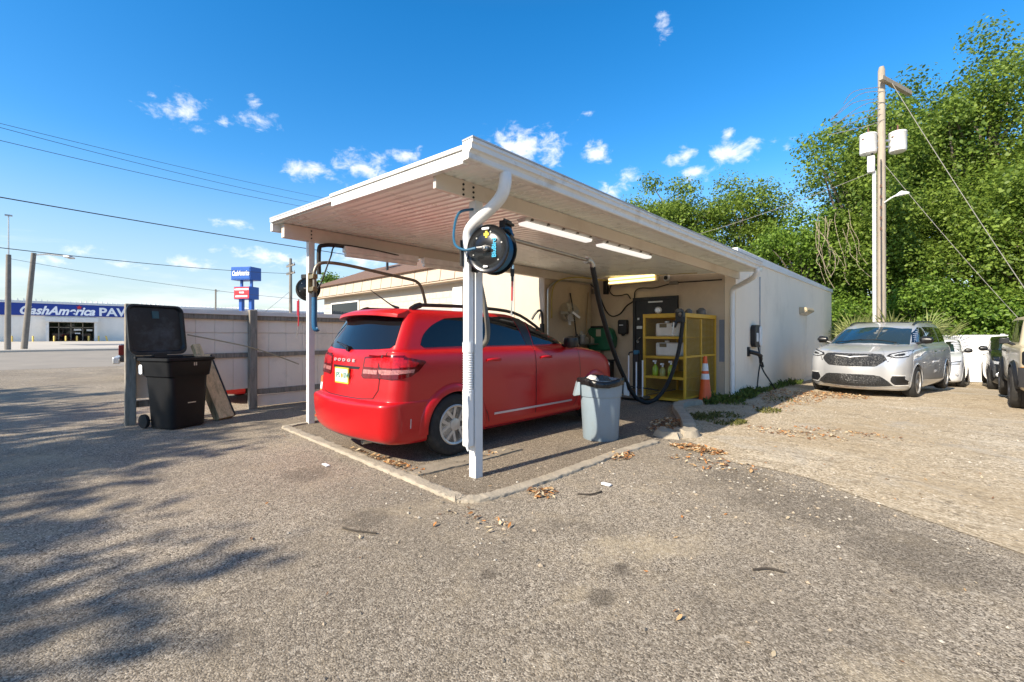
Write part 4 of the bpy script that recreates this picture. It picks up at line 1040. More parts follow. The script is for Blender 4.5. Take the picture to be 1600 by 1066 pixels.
# small reel on the left post
Mr2 = Matrix.Translation((-4.30,.05,2.22)) @ Matrix.Rotation(R(70),4,'Z') @ Matrix.Rotation(R(90),4,'X')
rl2 = reel('hose_reel', 'small black hose reel on the outer side of the left post', Mr2, rad=.19)
b = MB(); b.box(-4.26,-4.15,.0,.06,2.1,2.42); b.tube([(-4.3,.05,2.4),(-4.3,.05,2.46)], .11, 14); b.build('bracket', BLACKPL, rl2)
sg = thing('spray_wand', 'thin red spray wand hanging from the left hose reel', 'spray wand', (-4.38,-.1,1.8))
b = MB(); b.tube([(-4.33,-.10,2.02),(-4.33,-.10,1.78)], .022, 8); b.build('grip', pbr('dark_red_rubber',(.35,.02,.06),.4), sg)
b = MB(); b.tube([(-4.31,-.10,2.04),(-4.31,-.10,1.72),(-4.32,-.1,1.60)], .010, 8); b.build('trigger_tube', MATS['red_rubber'], sg)
b = MB(); b.tube([(-4.32,-.10,1.60),(-4.36,-.11,1.42)], .006, 8); b.build('lance', STEEL, sg)

# swing booms with vacuum hoses
bm = thing('swing_boom', 'bent steel swing boom bracketed to the left post, reaching over the vehicle', 'boom', (-4.0,0,2.3))
b = MB(); b.box(-4.04,-4.02,-.06,.08,2.14,2.46); b.box(-4.02,-3.86,-.05,.03,2.36,2.43); b.box(-4.02,-3.86,-.05,.03,2.16,2.23); b.build('bracket', pbr('brass_tone_steel',(.30,.24,.14),.4,.7), bm, bevel=.006)
b = MB(); b.tube(spline([(-3.92,.0,2.15),(-3.92,.0,2.36),(-3.92,.0,2.48),(-3.91,.06,2.60),(-3.90,.22,2.645),(-3.88,.6,2.63),(-3.86,1.3,2.55),(-3.84,1.75,2.50),(-3.83,1.9,2.46),(-3.82,2.0,2.34),(-3.82,2.1,2.0)],5), .028, 10); b.build('pipe', DARKSTEEL, bm)
b = MB(); b.tube(spline([(-3.98,.1,2.45),(-3.98,.1,2.85),(-3.97,.17,2.93),(-3.96,.45,2.96),(-3.96,1.2,2.95)],5), .034, 10); b.build('riser', BLACKPL, bm)
b = MB(); b.tube([(-3.92,.0,2.14),(-3.92,.0,2.06)], .04, 12); b.tube(spline([(-3.92,.0,2.06),(-3.92,.0,1.9),(-3.92,-.0,1.62),(-3.91,.02,1.55),(-3.89,.05,1.56)],5), .043, 12, mat=1); b.tube(spline([(-3.86,.02,2.2),(-3.80,.06,2.3),(-3.74,.18,2.7),(-3.74,.3,2.92),(-3.8,.9,2.95),(-3.9,1.6,2.93)],6), .012, 7, mat=0); b.build('hose_end', [BLACKPL, pbr('dark_blue_hose',(.015,.10,.22),.4)], bm)
bm2 = thing('swing_boom', 'straight steel boom reaching from the right post under the roof', 'boom', (-.1,.1,2.5))
b = MB(); b.box(-.14,-.1,.02,.09,2.4,2.62); b.tube([(-.17,.06,2.4),(-.17,.06,2.62)], .035, 10); b.build('bracket', DARKSTEEL, bm2)
b = MB(); b.tube([(-.17,.06,2.56),(-.19,.7,2.555),(-.30,2.42,2.53)], .026, 10); b.build('pipe', pbr('tan_steel_pipe',(.34,.29,.23),.35,.6), bm2)
b = MB(); b.tube(spline([(-.30,2.40,2.53),(-.305,2.50,2.52),(-.31,2.56,2.46)],4), [.042]*9, 10); b.tube([(-.295,2.36,2.53),(-.30,2.40,2.53)], .05, 10); b.build('coupling', STEEL, bm2)
def ribbed(pts, r, n=10, pitch=.022):
    P = spline(pts, 40); L = [0]
    for i in range(1,len(P)): L.append(L[-1]+(P[i]-P[i-1]).length)
    k = int(L[-1]/pitch*2); Q = []; rr = []; j = 0
    for i in range(k+1):
        s = L[-1]*i/k
        while j < len(P)-2 and L[j+1] < s: j += 1
        t = (s-L[j])/max(1e-6,(L[j+1]-L[j])); Q.append(P[j].lerp(P[j+1],min(1,t))); rr.append(r*(1 if i % 2 else .9))
    return Q, rr
vh = thing('vacuum_hose', 'long black vacuum hose drooping from the boom to the yellow cage', 'hose', (-.9,5.3,.1))
Q, rr = ribbed([(-.31,2.55,2.47),(-.36,2.68,2.30),(-.62,3.26,1.86),(-.86,3.98,1.25),(-1.03,4.62,.74),(-1.13,5.18,.30),(-1.12,5.50,.10),(-1.02,5.74,.06),(-.88,5.95,.22),(-.72,6.08,.60),(-.60,6.17,1.12),(-.54,6.2,1.62),(-.52,6.2,1.84)], .042)
b = MB(); b.tube(Q, rr, 10); b.build('hose', BLACKRUB, vh, ang=180)
b = MB(); b.box(-.66,-.50,6.14,6.28,1.72,1.94); b.tube([(-.70,6.15,1.62),(-.66,6.18,1.74)], .05, 10); b.build('nozzle', BLACKPL, vh, bevel=.01)
b = MB(); b.tube([(-.70,6.12,1.46),(-.68,6.12,1.72)], .018, 8); b.build('clip', STEEL, vh)
b = MB(); b.tube([(-.56,6.15,1.86),(-.54,6.1,1.9)], .03, 8); b.build('valve', STEEL, vh)
gh = thing('vacuum_hose', 'grey vacuum hose hanging beside the front right post', 'hose', (-.1,.3,1.3))
Q, rr = ribbed([(-.19,.16,2.50),(-.18,.16,2.2),(-.14,.2,1.95),(-.10,.25,1.6),(-.11,.26,1.42),(-.16,.24,1.34),(-.20,.22,1.33)], .030)
b = MB(); b.tube(Q, rr, 10); b.build('hose', pbr('grey_vac_hose',(.13,.12,.10),.5), gh, ang=180)
wf2 = thing('wall_fixture', 'black jug shaped nozzle holder at the end of the return wall', 'nozzle', (-4.2,5.9,1.8))
b = MB(); b.tube(spline([(-4.36,5.80,1.86),(-4.30,5.85,2.0),(-4.2,5.92,2.1),(-4.14,5.95,1.98),(-4.14,5.95,1.7)],5), [.03]*21, 8); b.tube([(-4.14,5.95,1.75),(-4.14,5.95,1.5)], .06, 10); b.build('nozzle', BLACKPL, wf2)
# ------------------------------------------------------------------ vehicles
def half_outline(L, nR=7, nC=7, nS=64):
    yr, yf, w = L['yr'], L['yf'], L['w']
    br, bf = L.get('br', .10), L.get('bf', .22)
    cr, cf = L.get('cr', .26), L.get('cf', .45)
    cwr, cwf = L.get('cwr', .20)*w/.9, L.get('cwf', .30)*w/.9
    tr, tf = L.get('tr', .03), L.get('tf', .05)
    wr, wf = w*(1-tr), w*(1-tf)
    pts = []
    for i in range(nR):
        s = i/nR; pts.append((s*(wr-cwr), yr+br*s*s))
    for i in range(nC):
        a = math.pi/2*i/nC
        pts.append((wr-cwr+cwr*math.sin(a), yr+br+cr*(1-math.cos(a))))
    ya, yb = yr+br+cr, yf-bf-cf
    for i in range(nS+1):
        s = i/nS; y = ya+(yb-ya)*s
        k = tr*max(0,1-s/.45)**2+tf*max(0,(s-.55)/.45)**2
        pts.append((w*(1-k), y))
    for i in range(1, nC+1):
        a = math.pi/2*i/nC
        pts.append((wf-cwf+cwf*math.cos(a), yb+cf*math.sin(a)))
    for i in range(1, nR+1):
        s = 1-i/nR; pts.append((s*(wf-cwf), yf-bf*s*s))
    return pts
def make_shell(loops, sub=4):
    ctl = []
    for L in loops:
        P = half_outline(L); out = []
        z0 = L['z']; zf = L.get('zf', z0); ys = L.get('ys', 3.3); yf = L['yf']
        for (x, y) in P:
            t = min(1, max(0, (y-ys)/max(.05, yf-ys)))
            t = t*t*(1.6-.6*t) if L.get('crv', 1) else t
            out.append((x, y, z0+(zf-z0)*t))
        ctl.append(np.array(out))
    rows = []
    K = len(ctl)
    for i in range(K-1):
        p0 = ctl[max(i-1,0)]; p1 = ctl[i]; p2 = ctl[i+1]; p3 = ctl[min(i+2,K-1)]
        m1 = (p2-p0)/2; m2 = (p3-p1)/2
        d = p2-p1
        # limit overshoot
        lim = 2.2*np.abs(d)+.002
        m1 = np.clip(m1, -lim, lim); m2 = np.clip(m2, -lim, lim)
        m1 = np.where(m1*d < 0, 0, m1); m2 = np.where(m2*d < 0, 0, m2)
        for j in range(sub):
            t = j/sub
            rows.append((2*t**3-3*t**2+1)*p1+(t**3-2*t**2+t)*m1+(-2*t**3+3*t**2)*p2+(t**3-t**2)*m2)
    rows.append(ctl[-1])
    vs = []; n = len(rows[0]); m = 2*n-2
    for r_ in rows:
        vs += [tuple(p) for p in r_] + [(-p[0],p[1],p[2]) for p in r_[-2:0:-1]]
    fs = []
    for i in range(len(rows)-1):
        for q in range(m):
            fs.append((i*m+q, i*m+(q+1)%m, (i+1)*m+(q+1)%m, (i+1)*m+q))
    fs.append(tuple(range(m-1,-1,-1)))
    # close the roof with a strip of quads from side to side
    o = (len(rows)-1)*m
    for q in range(n-1):
        a, b_ = o+q, o+q+1; c = o+(m-q-1)%m; d = o+(m-q)%m
        f = []
        for i in (a, b_, c, d):
            if i not in f: f.append(i)
        if len(f) > 2: fs.append(tuple(f))
    return vs, fs

class Car:
    def __init__(self, name, label, cat, loops, paint, loc, rz, scale=1, wheels=None, group=None, arch=.385, tyre=.36):
        self.root = thing(name, label, cat, loc, rz, group, scale)
        ORG[self.root.name] = (0,0,0)
        vs, fs = make_shell(loops)
        self.bvh = BVHTree.FromPolygons([Vector(v) for v in vs], fs)
        b = MB(); b.add(vs, fs)
        well = BLACKPL
        body = b.build('body', [paint, well], self.root, ang=50, local=True)
        self.body = body; self.paint = paint
        if wheels:
            c = MB()
            for y in wheels:
                for s in (-1,1): c.cyl((s*.52,y,tyre),(s*1.4,y,tyre), arch, n=48, mat=0)
            cut = c.build('cutter', [well], None, ang=180)
            md = body.modifiers.new('arch', 'BOOLEAN'); md.operation = 'DIFFERENCE'; md.object = cut; md.solver = 'EXACT'
            try: md.material_mode = 'TRANSFER'
            except Exception: pass
            for o in (body,): o.matrix_parent_inverse = Matrix()
            par = body.parent; body.parent = None
            bpy.context.view_layer.update()
            dg = bpy.context.evaluated_depsgraph_get()
            me = bpy.data.meshes.new_from_object(body.evaluated_get(dg))
            body.modifiers.clear(); old = body.data; body.data = me; bpy.data.meshes.remove(old); me.name = 'body'
            body.parent = par
            cm = cut.data; bpy.data.objects.remove(cut); bpy.data.meshes.remove(cm)
            me.polygons.foreach_set('use_smooth', [True]*len(me.polygons)); me.set_sharp_from_angle(angle=R(45))
    def hit(self, view, u, v):
        if view in 'BF':      # keep end-on outlines on the end face: never let them slide along the flank
            for _ in range(14):
                p, n = self._hit(view, u, v)
                if abs(n.x) < .90: return p, n
                u *= .985
            return p, n
        return self._hit(view, u, v)
    def _hit(self, view, u, v):
        if view == 'R': o, d = Vector((6,u,v)), Vector((-1,0,0))
        elif view == 'L': o, d = Vector((-6,u,v)), Vector((1,0,0))
        elif view == 'B': o, d = Vector((u,-6,v)), Vector((0,1,0))
        elif view == 'F': o, d = Vector((u,12,v)), Vector((0,-1,0))
        else: o, d = Vector((u,v,6)), Vector((0,0,-1))
        p, n, i, t = self.bvh.ray_cast(o, d)
        if p is None:
            q = o + d*(6 if view != 'F' else 7.5)
            p, n, i, t = self.bvh.find_nearest(q)
        if n.dot(d) > 0: n = -n
        return p, n
    def patch(self, name, polys, view, mat, off=.004, res=.05, parent=None, skirt=.02, ang=40):
        if not isinstance(polys[0][0], (tuple, list)): polys = [polys]
        b = MB()
        for poly in polys:
            V, F = grid_fill(poly, res)
            P = []; I = []
            for (u, v) in V:
                p, n = self.hit(view, u, v); P.append(p+n*off); I.append(p+n*(off-skirt))
            b.add(P, F)
            if skirt:
                cnt = {}
                for f in F:
                    for q in range(len(f)):
                        e = (f[q], f[(q+1)%len(f)]); k = (min(e), max(e)); cnt.setdefault(k, []).append(e)
                vs = []; fs = []
                for k, es in cnt.items():
                    if len(es) == 1:
                        a, c = es[0]; o = len(vs); vs += [P[a],P[c],I[c],I[a]]; fs.append((o+1,o,o+3,o+2))
                b.add(vs, fs)
        return b.build(name, mat, parent or self.root, ang=ang, local=True)
    def strip(self, name, pts, view, mat, w=.008, off=.0025, parent=None, res=.04):
        polys = []
        for i in range(len(pts)-1):
            a = Vector(pts[i]); c = Vector(pts[i+1]); d = (c-a).normalized(); n = Vector((-d.y,d.x))*w/2; e = d*(w*.25)
            polys.append([tuple(a-e+n), tuple(a-e-n), tuple(c+e-n), tuple(c+e+n)])
        return self.patch(name, polys, view, mat, off, res, parent, skirt=0)
    def line3(self, pts, view, off):
        out = []
        for u, v in pts:
            p, n = self.hit(view, u, v); out.append(p+n*off)
        return out

TYRE = pbr('tyre_rubber', (.018,.017,.016), .85, 0, .3, 14, bump=.15, bs=60, dirt=(.05,.045,.038), dirt_s=6)
RIMS = pbr('silver_wheel', (.52,.50,.47), .35, .55, .1, 8)
RIMD = pbr('dark_wheel', (.05,.05,.055), .35, .5, .1, 8)
def wheel(car, x, y, r, w=.225, rim=.22, style='cover', col=RIMS, parent=None):
    s = 1 if x > 0 else -1
    M = Matrix.Translation((x, y, r)) @ Matrix.Rotation(s*math.pi/2, 4, 'Y')
    t = bpy.data.objects.new('wheel', None); COL.objects.link(t); t.parent = car.root; ORG[t.name] = (0,0,0)
    t.empty_display_size = .1
    h = w/2
    b = MB(); pr = [(rim,-h+.02),(rim+.02,-h),(r-.05,-h),(r-.018,-h+.018),(r-.004,-h+.05),(r,-h*.3),(r,-.006),(r-.008,-.005),(r-.008,.005),(r,.006),(r,h*.3),(r-.004,h-.05),(r-.018,h-.018),(r-.05,h),(r-.06,h+.002),(rim+.02,h),(rim+.006,h-.006),(rim-.005,h-.03)]
    b.lathe(pr, 40, M=M); b.build('tyre', TYRE, t, ang=35, local=True)
    b = MB()
    b.lathe([(.001,h-.075),(rim-.02,h-.085),(rim-.02,h-.02)], 32, mat=1, M=M)
    b.lathe([(rim-.03,h-.03),(rim-.022,h-.004),(rim-.004,h+.002),(rim+.006,h-.004),(rim+.008,h-.02)], 40, M=M)
    ns = 5 if style == 'cover' else 10
    for q in range(ns):
        a = 2*math.pi*q/ns + .3
        Mq = M @ Matrix.Rotation(a, 4, 'Z')
        if style == 'cover':
            wd = .055
            for sg in (-1,1):
                b.add([Mq @ Vector(p) for p in [(.05,sg*.026,h-.02),(.05,sg*.055,h-.02),(rim-.012,sg*.085,h-.012),(rim-.006,sg*.045,h-.012),(.04,sg*.012,h-.06),(.04,sg*.05,h-.06),(rim-.012,sg*.085,h-.06),(rim-.006,sg*.02,h-.06)]],
                      [(0,1,2,3),(0,4,5,1),(1,5,6,2),(2,6,7,3),(3,7,4,0)])
        else:
            b.add([Mq @ Vector(p) for p in [(.04,-.02,h-.03),(.04,.02,h-.03),(rim-.01,.016,h-.015),(rim-.01,-.016,h-.015),(.04,-.02,h-.07),(.04,.02,h-.07),(rim-.01,.016,h-.07),(rim-.01,-.016,h-.07)]],
                  [(0,1,2,3),(0,4,5,1),(1,5,6,2),(2,6,7,3),(3,7,4,0)])
    b.lathe([(.075,h-.05),(.07,h-.015),(.03,h-.008),(.0,h-.008)], 20, M=M)
    b.build('rim', [col, BLACKPL], t, ang=35, local=True)
    return t
def arc(cy, cz, r0, r1, a0, a1, n=28):
    o = [(cy+r1*math.cos(R(a0+(a1-a0)*i/n)), cz+r1*math.sin(R(a0+(a1-a0)*i/n))) for i in range(n+1)]
    i_ = [(cy+r0*math.cos(R(a1-(a1-a0)*i/n)), cz+r0*math.sin(R(a1-(a1-a0)*i/n))) for i in range(n+1)]
    return o+i_
def arc_quads(cy, cz, r0, r1, a0, a1, n=24):
    out = []
    for i in range(n):
        p, q = R(a0+(a1-a0)*i/n), R(a0+(a1-a0)*(i+1)/n)
        out.append([(cy+r0*math.cos(p),cz+r0*math.sin(p)),(cy+r1*math.cos(p),cz+r1*math.sin(p)),(cy+r1*math.cos(q),cz+r1*math.sin(q)),(cy+r0*math.cos(q),cz+r0*math.sin(q))])
    return out
def smooth2(pts, n=4):
    return [tuple(p[:2]) for p in spline([(a,c,0) for a,c in pts], n)]
def flare(car, cy, cz, r0, r1, view, mat, off=.016, a0=-12, a1=192):
    """raised wheel arch lip that thins out towards the body"""
    b = MB(); n = 30; rows = []
    for (rr, o) in ((r0-.004,-.03),(r0-.002,off),(r0+(r1-r0)*.5,off*.9),(r1,.0005),(r1+.004,-.006)):
        row = []
        for i in range(n+1):
            a = R(a0+(a1-a0)*i/n)
            p, nn = car.hit(view, cy+rr*math.cos(a), max(.215, cz+rr*math.sin(a))); 
            q = p+nn*o
            row.append(q)
        rows.append(row)
    vs = [p for r_ in rows for p in r_]; m = n+1
    b.add(vs, [(i*m+j, i*m+j+1, (i+1)*m+j+1, (i+1)*m+j) for i in range(len(rows)-1) for j in range(n)])
    return b.build('wheel_arch', mat, car.root, ang=50, local=True)
def carpaint(name, col, metal=0, rough=.35, coat=1):
    m = pbr(name, col, rough, metal, .02, 3, coat=coat, rvar=.02)
    return m
REDP = carpaint('red_car_paint', (.46,.003,.006), coat=.22)
REDP.node_tree.nodes['Principled BSDF'].inputs['Coat Roughness'].default_value = .13
SILVER = carpaint('silver_car_paint', (.53,.53,.53), .45, .36)
CARWHITE = carpaint('white_car_paint', (.72,.72,.72), 0, .3)
CARBLACK = carpaint('black_car_paint', (.006,.007,.009), .1, .25)
BEIGE = carpaint('beige_car_paint', (.56,.47,.31), 0, .4, coat=.3)
REDLENS = pbr('red_tail_lens', (.11,.001,.003), .15, 0, .35, 22, coat=.5, spec=.3)
BRIGHTLENS = pbr('bright_red_lens', (.42,.005,.010), .2, 0, .4, 35, coat=.4, spec=.3)
CLEARLENS = pbr('pale_pink_lens', (.40,.15,.14), .2, 0, .5, 45, coat=.4)
LAMPG = pbr('clear_lamp_glass', (.45,.46,.47), .1, .2, .5, 30, coat=1)
TRIM = pbr('black_trim', (.010,.010,.011), .35, 0, .1, 6)
MOLD = pbr('pale_moulding', (.62,.50,.50), .25, .3, .05, 5)

LO = dict(cr=.22, cwr=.15)
UP = dict(cr=.16, cwr=.10)
SUV = [dict(z=.20,yr=.34,yf=4.55,w=.78,**LO), dict(z=.235,yr=.14,yf=4.76,w=.865,**LO), dict(z=.30,yr=.05,yf=4.83,w=.90,**LO), dict(z=.46,yr=.012,yf=4.88,w=.918,**LO), dict(z=.62,yr=.0,yf=4.89,w=.922,**LO),
    dict(z=.655,yr=.006,yf=4.89,w=.922,**LO), dict(z=.672,yr=.03,yf=4.89,w=.921,**LO), dict(z=.682,yr=.092,yf=4.88,w=.920,**LO), dict(z=.70,yr=.102,yf=4.88,w=.920,**LO), dict(z=.85,yr=.118,yf=4.86,w=.922,zf=.80,**LO), dict(z=1.02,yr=.14,yf=4.82,w=.918,zf=.90,**LO),
    dict(z=1.12,yr=.152,yf=4.74,w=.906,zf=.97,**LO), dict(z=1.175,yr=.165,yf=4.60,w=.890,zf=1.03,**LO), dict(z=1.205,yr=.18,yf=4.15,w=.866,zf=1.13,bf=.2,**UP), dict(z=1.225,yr=.195,yf=3.66,w=.846,zf=1.19,bf=.2,cf=.3,**UP),
    dict(z=1.30,yr=.232,yf=3.46,w=.826,bf=.2,cf=.3,**UP), dict(z=1.45,yr=.312,yf=3.06,w=.788,bf=.2,cf=.3,**UP), dict(z=1.58,yr=.385,yf=2.72,w=.748,bf=.18,cf=.3,**UP), dict(z=1.645,yr=.41,yf=2.5,w=.705,bf=.15,cf=.3,**UP),
    dict(z=1.675,yr=.44,yf=2.35,w=.62,bf=.12,cf=.3), dict(z=1.695,yr=.55,yf=2.15,w=.40,bf=.1,cf=.2), dict(z=1.70,yr=.75,yf=1.95,w=.18,bf=.08,cf=.15,br=.05,cr=.1)]

def side_trim(car, views, belt, seams, handles, glass=DARKGLASS, off=.004, frame=True):
    for vw in views:
        for nm, poly in belt:
            w_ = car.patch('window', smooth2(poly, 3) if False else poly, vw, glass, off, .05, skirt=.006)
        for pts in seams: car.strip('door_seam', pts, vw, BLACKPL, .007)

def build_suv():
    c = Car('parked_suv', 'red suv parked in the carport with its rear to the street', 'car', SUV, REDP, (-1.775,-.66,0), R(.2), 1.05, wheels=(1.02,3.91), arch=.385)
    rt = c.root
    # tailgate with window, lamps, plate
    tg = c.patch('tailgate', [(-.60,1.225),(-.69,1.20),(-.645,1.0),(-.64,.80),(-.575,.715),(-.4,.702),(.4,.702),(.575,.715),(.64,.80),(.645,1.0),(.69,1.20),(.60,1.225)], 'B', REDP, .004, .05, skirt=.012)
    c.strip('seam', [(.70,1.205),(.655,1.0),(.65,.80),(.582,.708),(.4,.694),(-.4,.694),(-.582,.708),(-.65,.80),(-.655,1.0),(-.70,1.205)], 'B', BLACKPL, .008, parent=tg)
    win = [(-.64,1.60),(0,1.605),(.64,1.60),(.665,1.575),(.745,1.275),(.70,1.24),(.45,1.222),(0,1.212),(-.45,1.222),(-.70,1.24),(-.745,1.275),(-.665,1.575)]
    rw = c.patch('rear_window', win, 'B', DARKGLASS, .005, .05, skirt=.01, parent=tg)
    for s in (1,-1):
        po = [(s*.365,.94),(s*.385,1.145),(s*.63,1.165),(s*.63,.925),(s*.40,.915)]
        a = c.patch('tail_light', po, 'B', REDLENS, .012, .04)
        c.patch('lamp_lens', [(s*.40,1.04),(s*.41,1.125),(s*.615,1.14),(s*.615,1.035)], 'B', BRIGHTLENS, .0145, .04, parent=a, skirt=.004)
        c.patch('lamp_band', [(s*.392,.965),(s*.394,1.01),(s*.61,1.01),(s*.61,.965)], 'B', CLEARLENS, .0145, .04, parent=a, skirt=.004)
        po = [(s*.66,.925),(s*.66,1.168),(s*.85,1.165),(s*.93,1.15),(s*.93,.95),(s*.88,.93),(s*.80,.918)]
        a = c.patch('tail_light', po, 'B', REDLENS, .012, .03)
        c.patch('lamp_lens', [(s*.68,1.035),(s*.68,1.145),(s*.84,1.142),(s*.905,1.13),(s*.905,1.035)], 'B', BRIGHTLENS, .0145, .04, parent=a, skirt=.004)
        c.patch('lamp_band', [(s*.675,.962),(s*.675,1.01),(s*.885,1.012),(s*.885,.972)], 'B', CLEARLENS, .0145, .04, parent=a, skirt=.004)
        vw = 'R' if s > 0 else 'L'
        a = c.patch('tail_light', [(.20,.925),(.20,1.165),(.42,1.14),(.60,1.105),(.62,1.09),(.52,1.0),(.42,.945),(.33,.925)], vw, REDLENS, .012, .04)
        c.patch('lamp_lens', [(.22,1.04),(.22,1.14),(.40,1.118),(.53,1.085),(.48,1.045)], vw, BRIGHTLENS, .0145, .04, parent=a, skirt=.004)
        c.patch('lamp_band', [(.21,.97),(.21,1.015),(.47,1.02),(.455,.985)], vw, CLEARLENS, .0145, .04, parent=a, skirt=.004)
        c.strip('lamp_seam', [(s*.645,.92),(s*.645,1.168)], 'B', BLACKPL, .014, .012)
    # plate, slot, letters, wiper
    c.patch('plate_recess', [(-.32,1.035),(.32,1.035),(.30,1.005),(-.30,1.005)], 'B', TRIM, .006, .05, parent=tg, skirt=.004)
    y0 = c.hit('B', 0, .93)[0].y - .022
    b = MB(); b.prism(rrect(-.02,.925,.33,.18,.012), 'y', y0, y0+.012); pl = b.build('license_plate', pbr('yellow_plate_frame',(.62,.50,.05),.4), tg, local=True)
    b = MB(); b.prism(rrect(-.02,.925,.295,.145,.008), 'y', y0-.003, y0+.001); b.build('plate_face', pbr('pale_plate',(.66,.72,.70),.4), pl, local=True)
    lettering('lettering', 'IPS', .085, pbr('plate_green',(.03,.16,.10),.5), pl, (-.155,y0-.004,.90), (R(90),0,0), 0, .001, .001)
    lettering('lettering', '0IW', .085, MATS['plate_green'], pl, (.03,y0-.004,.90), (R(90),0,0), 0, .001, .001)
    b = MB(); b.prism([(-.005+.026*math.cos(a), .925+.03*math.sin(a)) for a in np.linspace(0,2*math.pi,12)[:-1]], 'y', y0-.004, y0); b.build('orange_emblem', pbr('plate_orange',(.7,.25,.02),.5), pl, local=True)
    lt = lettering('lettering', 'DODGE', .042, pbr('pale_letters',(.62,.45,.45),.3,.3), tg, (-.30,0,1.085), (R(90),0,0), 0, .002, .004, spacing=1.75)
    xs = [v.co.x for v in lt.data.vertices]; k = .52/(max(xs)-min(xs)); x0 = min(xs)
    for v in lt.data.vertices:
        v.co.x = -.30+(v.co.x-x0)*k
        v.co.y += c.hit('B', v.co.x, v.co.z)[0].y - .012
    p0 = c.hit('B', .02, 1.235)[0]; p1 = c.hit('B', -.30, 1.285)[0]
    b = MB(); b.tube([p0+Vector((0,-.035,0)), c.hit('B',-.14,1.27)[0]+Vector((0,-.04,0)), p1+Vector((0,-.025,0))], [.022,.014,.01], 8); b.tube([p0+Vector((.0,-.0,-.01)), p0+Vector((0,-.05,-.005))], .03, 10)
    b.tube([c.hit('B',-.44,1.30)[0]+Vector((0,-.018,0)), c.hit('B',-.08,1.262)[0]+Vector((0,-.018,0))], .009, 6); b.build('wiper', TRIM, tg, local=True)
    # spoiler
    b = MB(); secs = []
    for x in np.linspace(-.68,.68,15):
        k = abs(x)/.68; yb = .275+.12*k*k*k; zt = -.04*k*k
        secs.append([(x,yb,1.612+zt),(x,yb+.006,1.652+zt),(x,yb+.10,1.684+zt),(x,.54,1.70+zt*.9),(x,.56,1.64+zt),(x,yb+.13,1.612+zt)])
    loft(b, secs); b.build('spoiler', REDP, rt, ang=55, local=True, bevel=.006)
    b = MB(); q0 = c.hit('T', .35, .62)[0]; b.tube([q0, q0+Vector((-.03,-.08,.04)), q0+Vector((-.10,-.30,.20))], [.022,.008,.004], 6); b.build('antenna', TRIM, rt, local=True)
    # bumper details
    c.patch('reflector', [(.42,.40),(.42,.50),(.43,.50),(.43,.40)], 'R', MOLD, .004, .05, skirt=.004)
    lowb = c.patch('lower_valance', [(-.72,.205),(-.74,.25),(-.4,.275),(.4,.275),(.74,.25),(.72,.205)], 'B', pbr('grey_valance',(.05,.045,.042),.6), .004, .05)
    b = MB(); b.tube([(.40,.50,.235),(.40,.14,.235)], .034, 14); b.tube([(.40,.16,.235),(.40,.135,.235)], .026, 12, mat=1); b.build('exhaust', [STEEL, BLACKPL], rt, local=True)
    # sides
    for vw in ('R','L'):
        s = 1 if vw == 'R' else -1
        c.patch('window', smooth2([(.60,1.275),(.66,1.39),(.80,1.50),(.98,1.575)],3)+[(1.30,1.60),(1.30,1.255),(.64,1.245)], vw, DARKGLASS, .004, .05, skirt=.008)
        d = c.patch('door', [(1.52,.44),(1.40,.62),(1.36,.80),(1.345,1.235),(2.40,1.235),(2.38,.60),(2.36,.33),(1.56,.33)], vw, REDP, .003, .06, skirt=.008)
        c.patch('window', [(1.36,1.60),(1.9,1.622),(2.14,1.615),(2.30,1.25),(1.36,1.252)], vw, DARKGLASS, .006, .05, parent=d, skirt=.008)
        c.strip('seam', [(1.545,.325),(1.505,.44),(1.385,.62),(1.345,.80),(1.332,1.24)], vw, BLACKPL, .008, .0035, parent=d)
        d2 = c.patch('door', [(2.42,.33),(2.42,1.235),(3.42,1.215),(3.46,.80),(3.36,.40),(3.30,.33)], vw, REDP, .003, .06, skirt=.008)
        c.patch('window', smooth2([(2.46,1.25),(2.42,1.605),(2.62,1.575),(2.86,1.48),(3.08,1.36),(3.24,1.255)],1), vw, DARKGLASS, .006, .05, parent=d2, skirt=.008)
        c.strip('seam', [(2.41,.325),(2.41,1.24)], vw, BLACKPL, .009, .0035, parent=d2)
        c.strip('seam', [(3.43,1.215),(3.47,.80),(3.37,.40),(3.30,.325)], vw, BLACKPL, .008, .0035, parent=d2)
        c.patch('pillar_trim', [(2.16,1.615),(2.395,1.608),(2.435,1.25),(2.31,1.25)], vw, TRIM, .0055, .05, skirt=.006)
        c.patch('side_moulding', [(1.62,.40),(1.62,.425),(3.24,.425),(3.24,.40)], vw, MOLD, .012, .06, skirt=.014)
        for par, y in ((d,1.50),(d2,2.52)):
            P = c.line3([(y,1.075),(y+.06,1.085),(y+.17,1.085),(y+.22,1.075)], vw, .012)
            P[1] = P[1]+Vector((s*.03,0,0)); P[2] = P[2]+Vector((s*.03,0,0))
            b = MB(); b.tube(spline(P,4), .016, 8); b.build('door_handle', REDP, par, local=True)
        P = [c.hit('T', s*.60, y)[0] for y in (.62,.72,.9,1.6,2.3,2.75,2.9)]
        hgt = (.0,.045,.055,.06,.058,.045,.0)
        b = MB(); b.tube(spline([p+Vector((0,0,h_)) for p,h_ in zip(P,hgt)],4), [.034]*6+[.022]*16+[.03]*3, 8); b.build('roof_rail', TRIM, rt, local=True)
        b = MB(); q = c.hit(vw, 3.16, 1.22)[0]
        T = Matrix.Translation(q+Vector((s*.16,-.02,.06)))
        b.lathe([(.02,-.09),(.085,-.07),(.11,0),(.10,.06),(.03,.09)],14,M=T @ Matrix.Diagonal((1.15,.8,1,1)))
        b.tube([q+Vector((-s*.02,0,0)), q+Vector((s*.12,0,.02))], .03, 8); b.build('mirror', TRIM, rt, local=True)
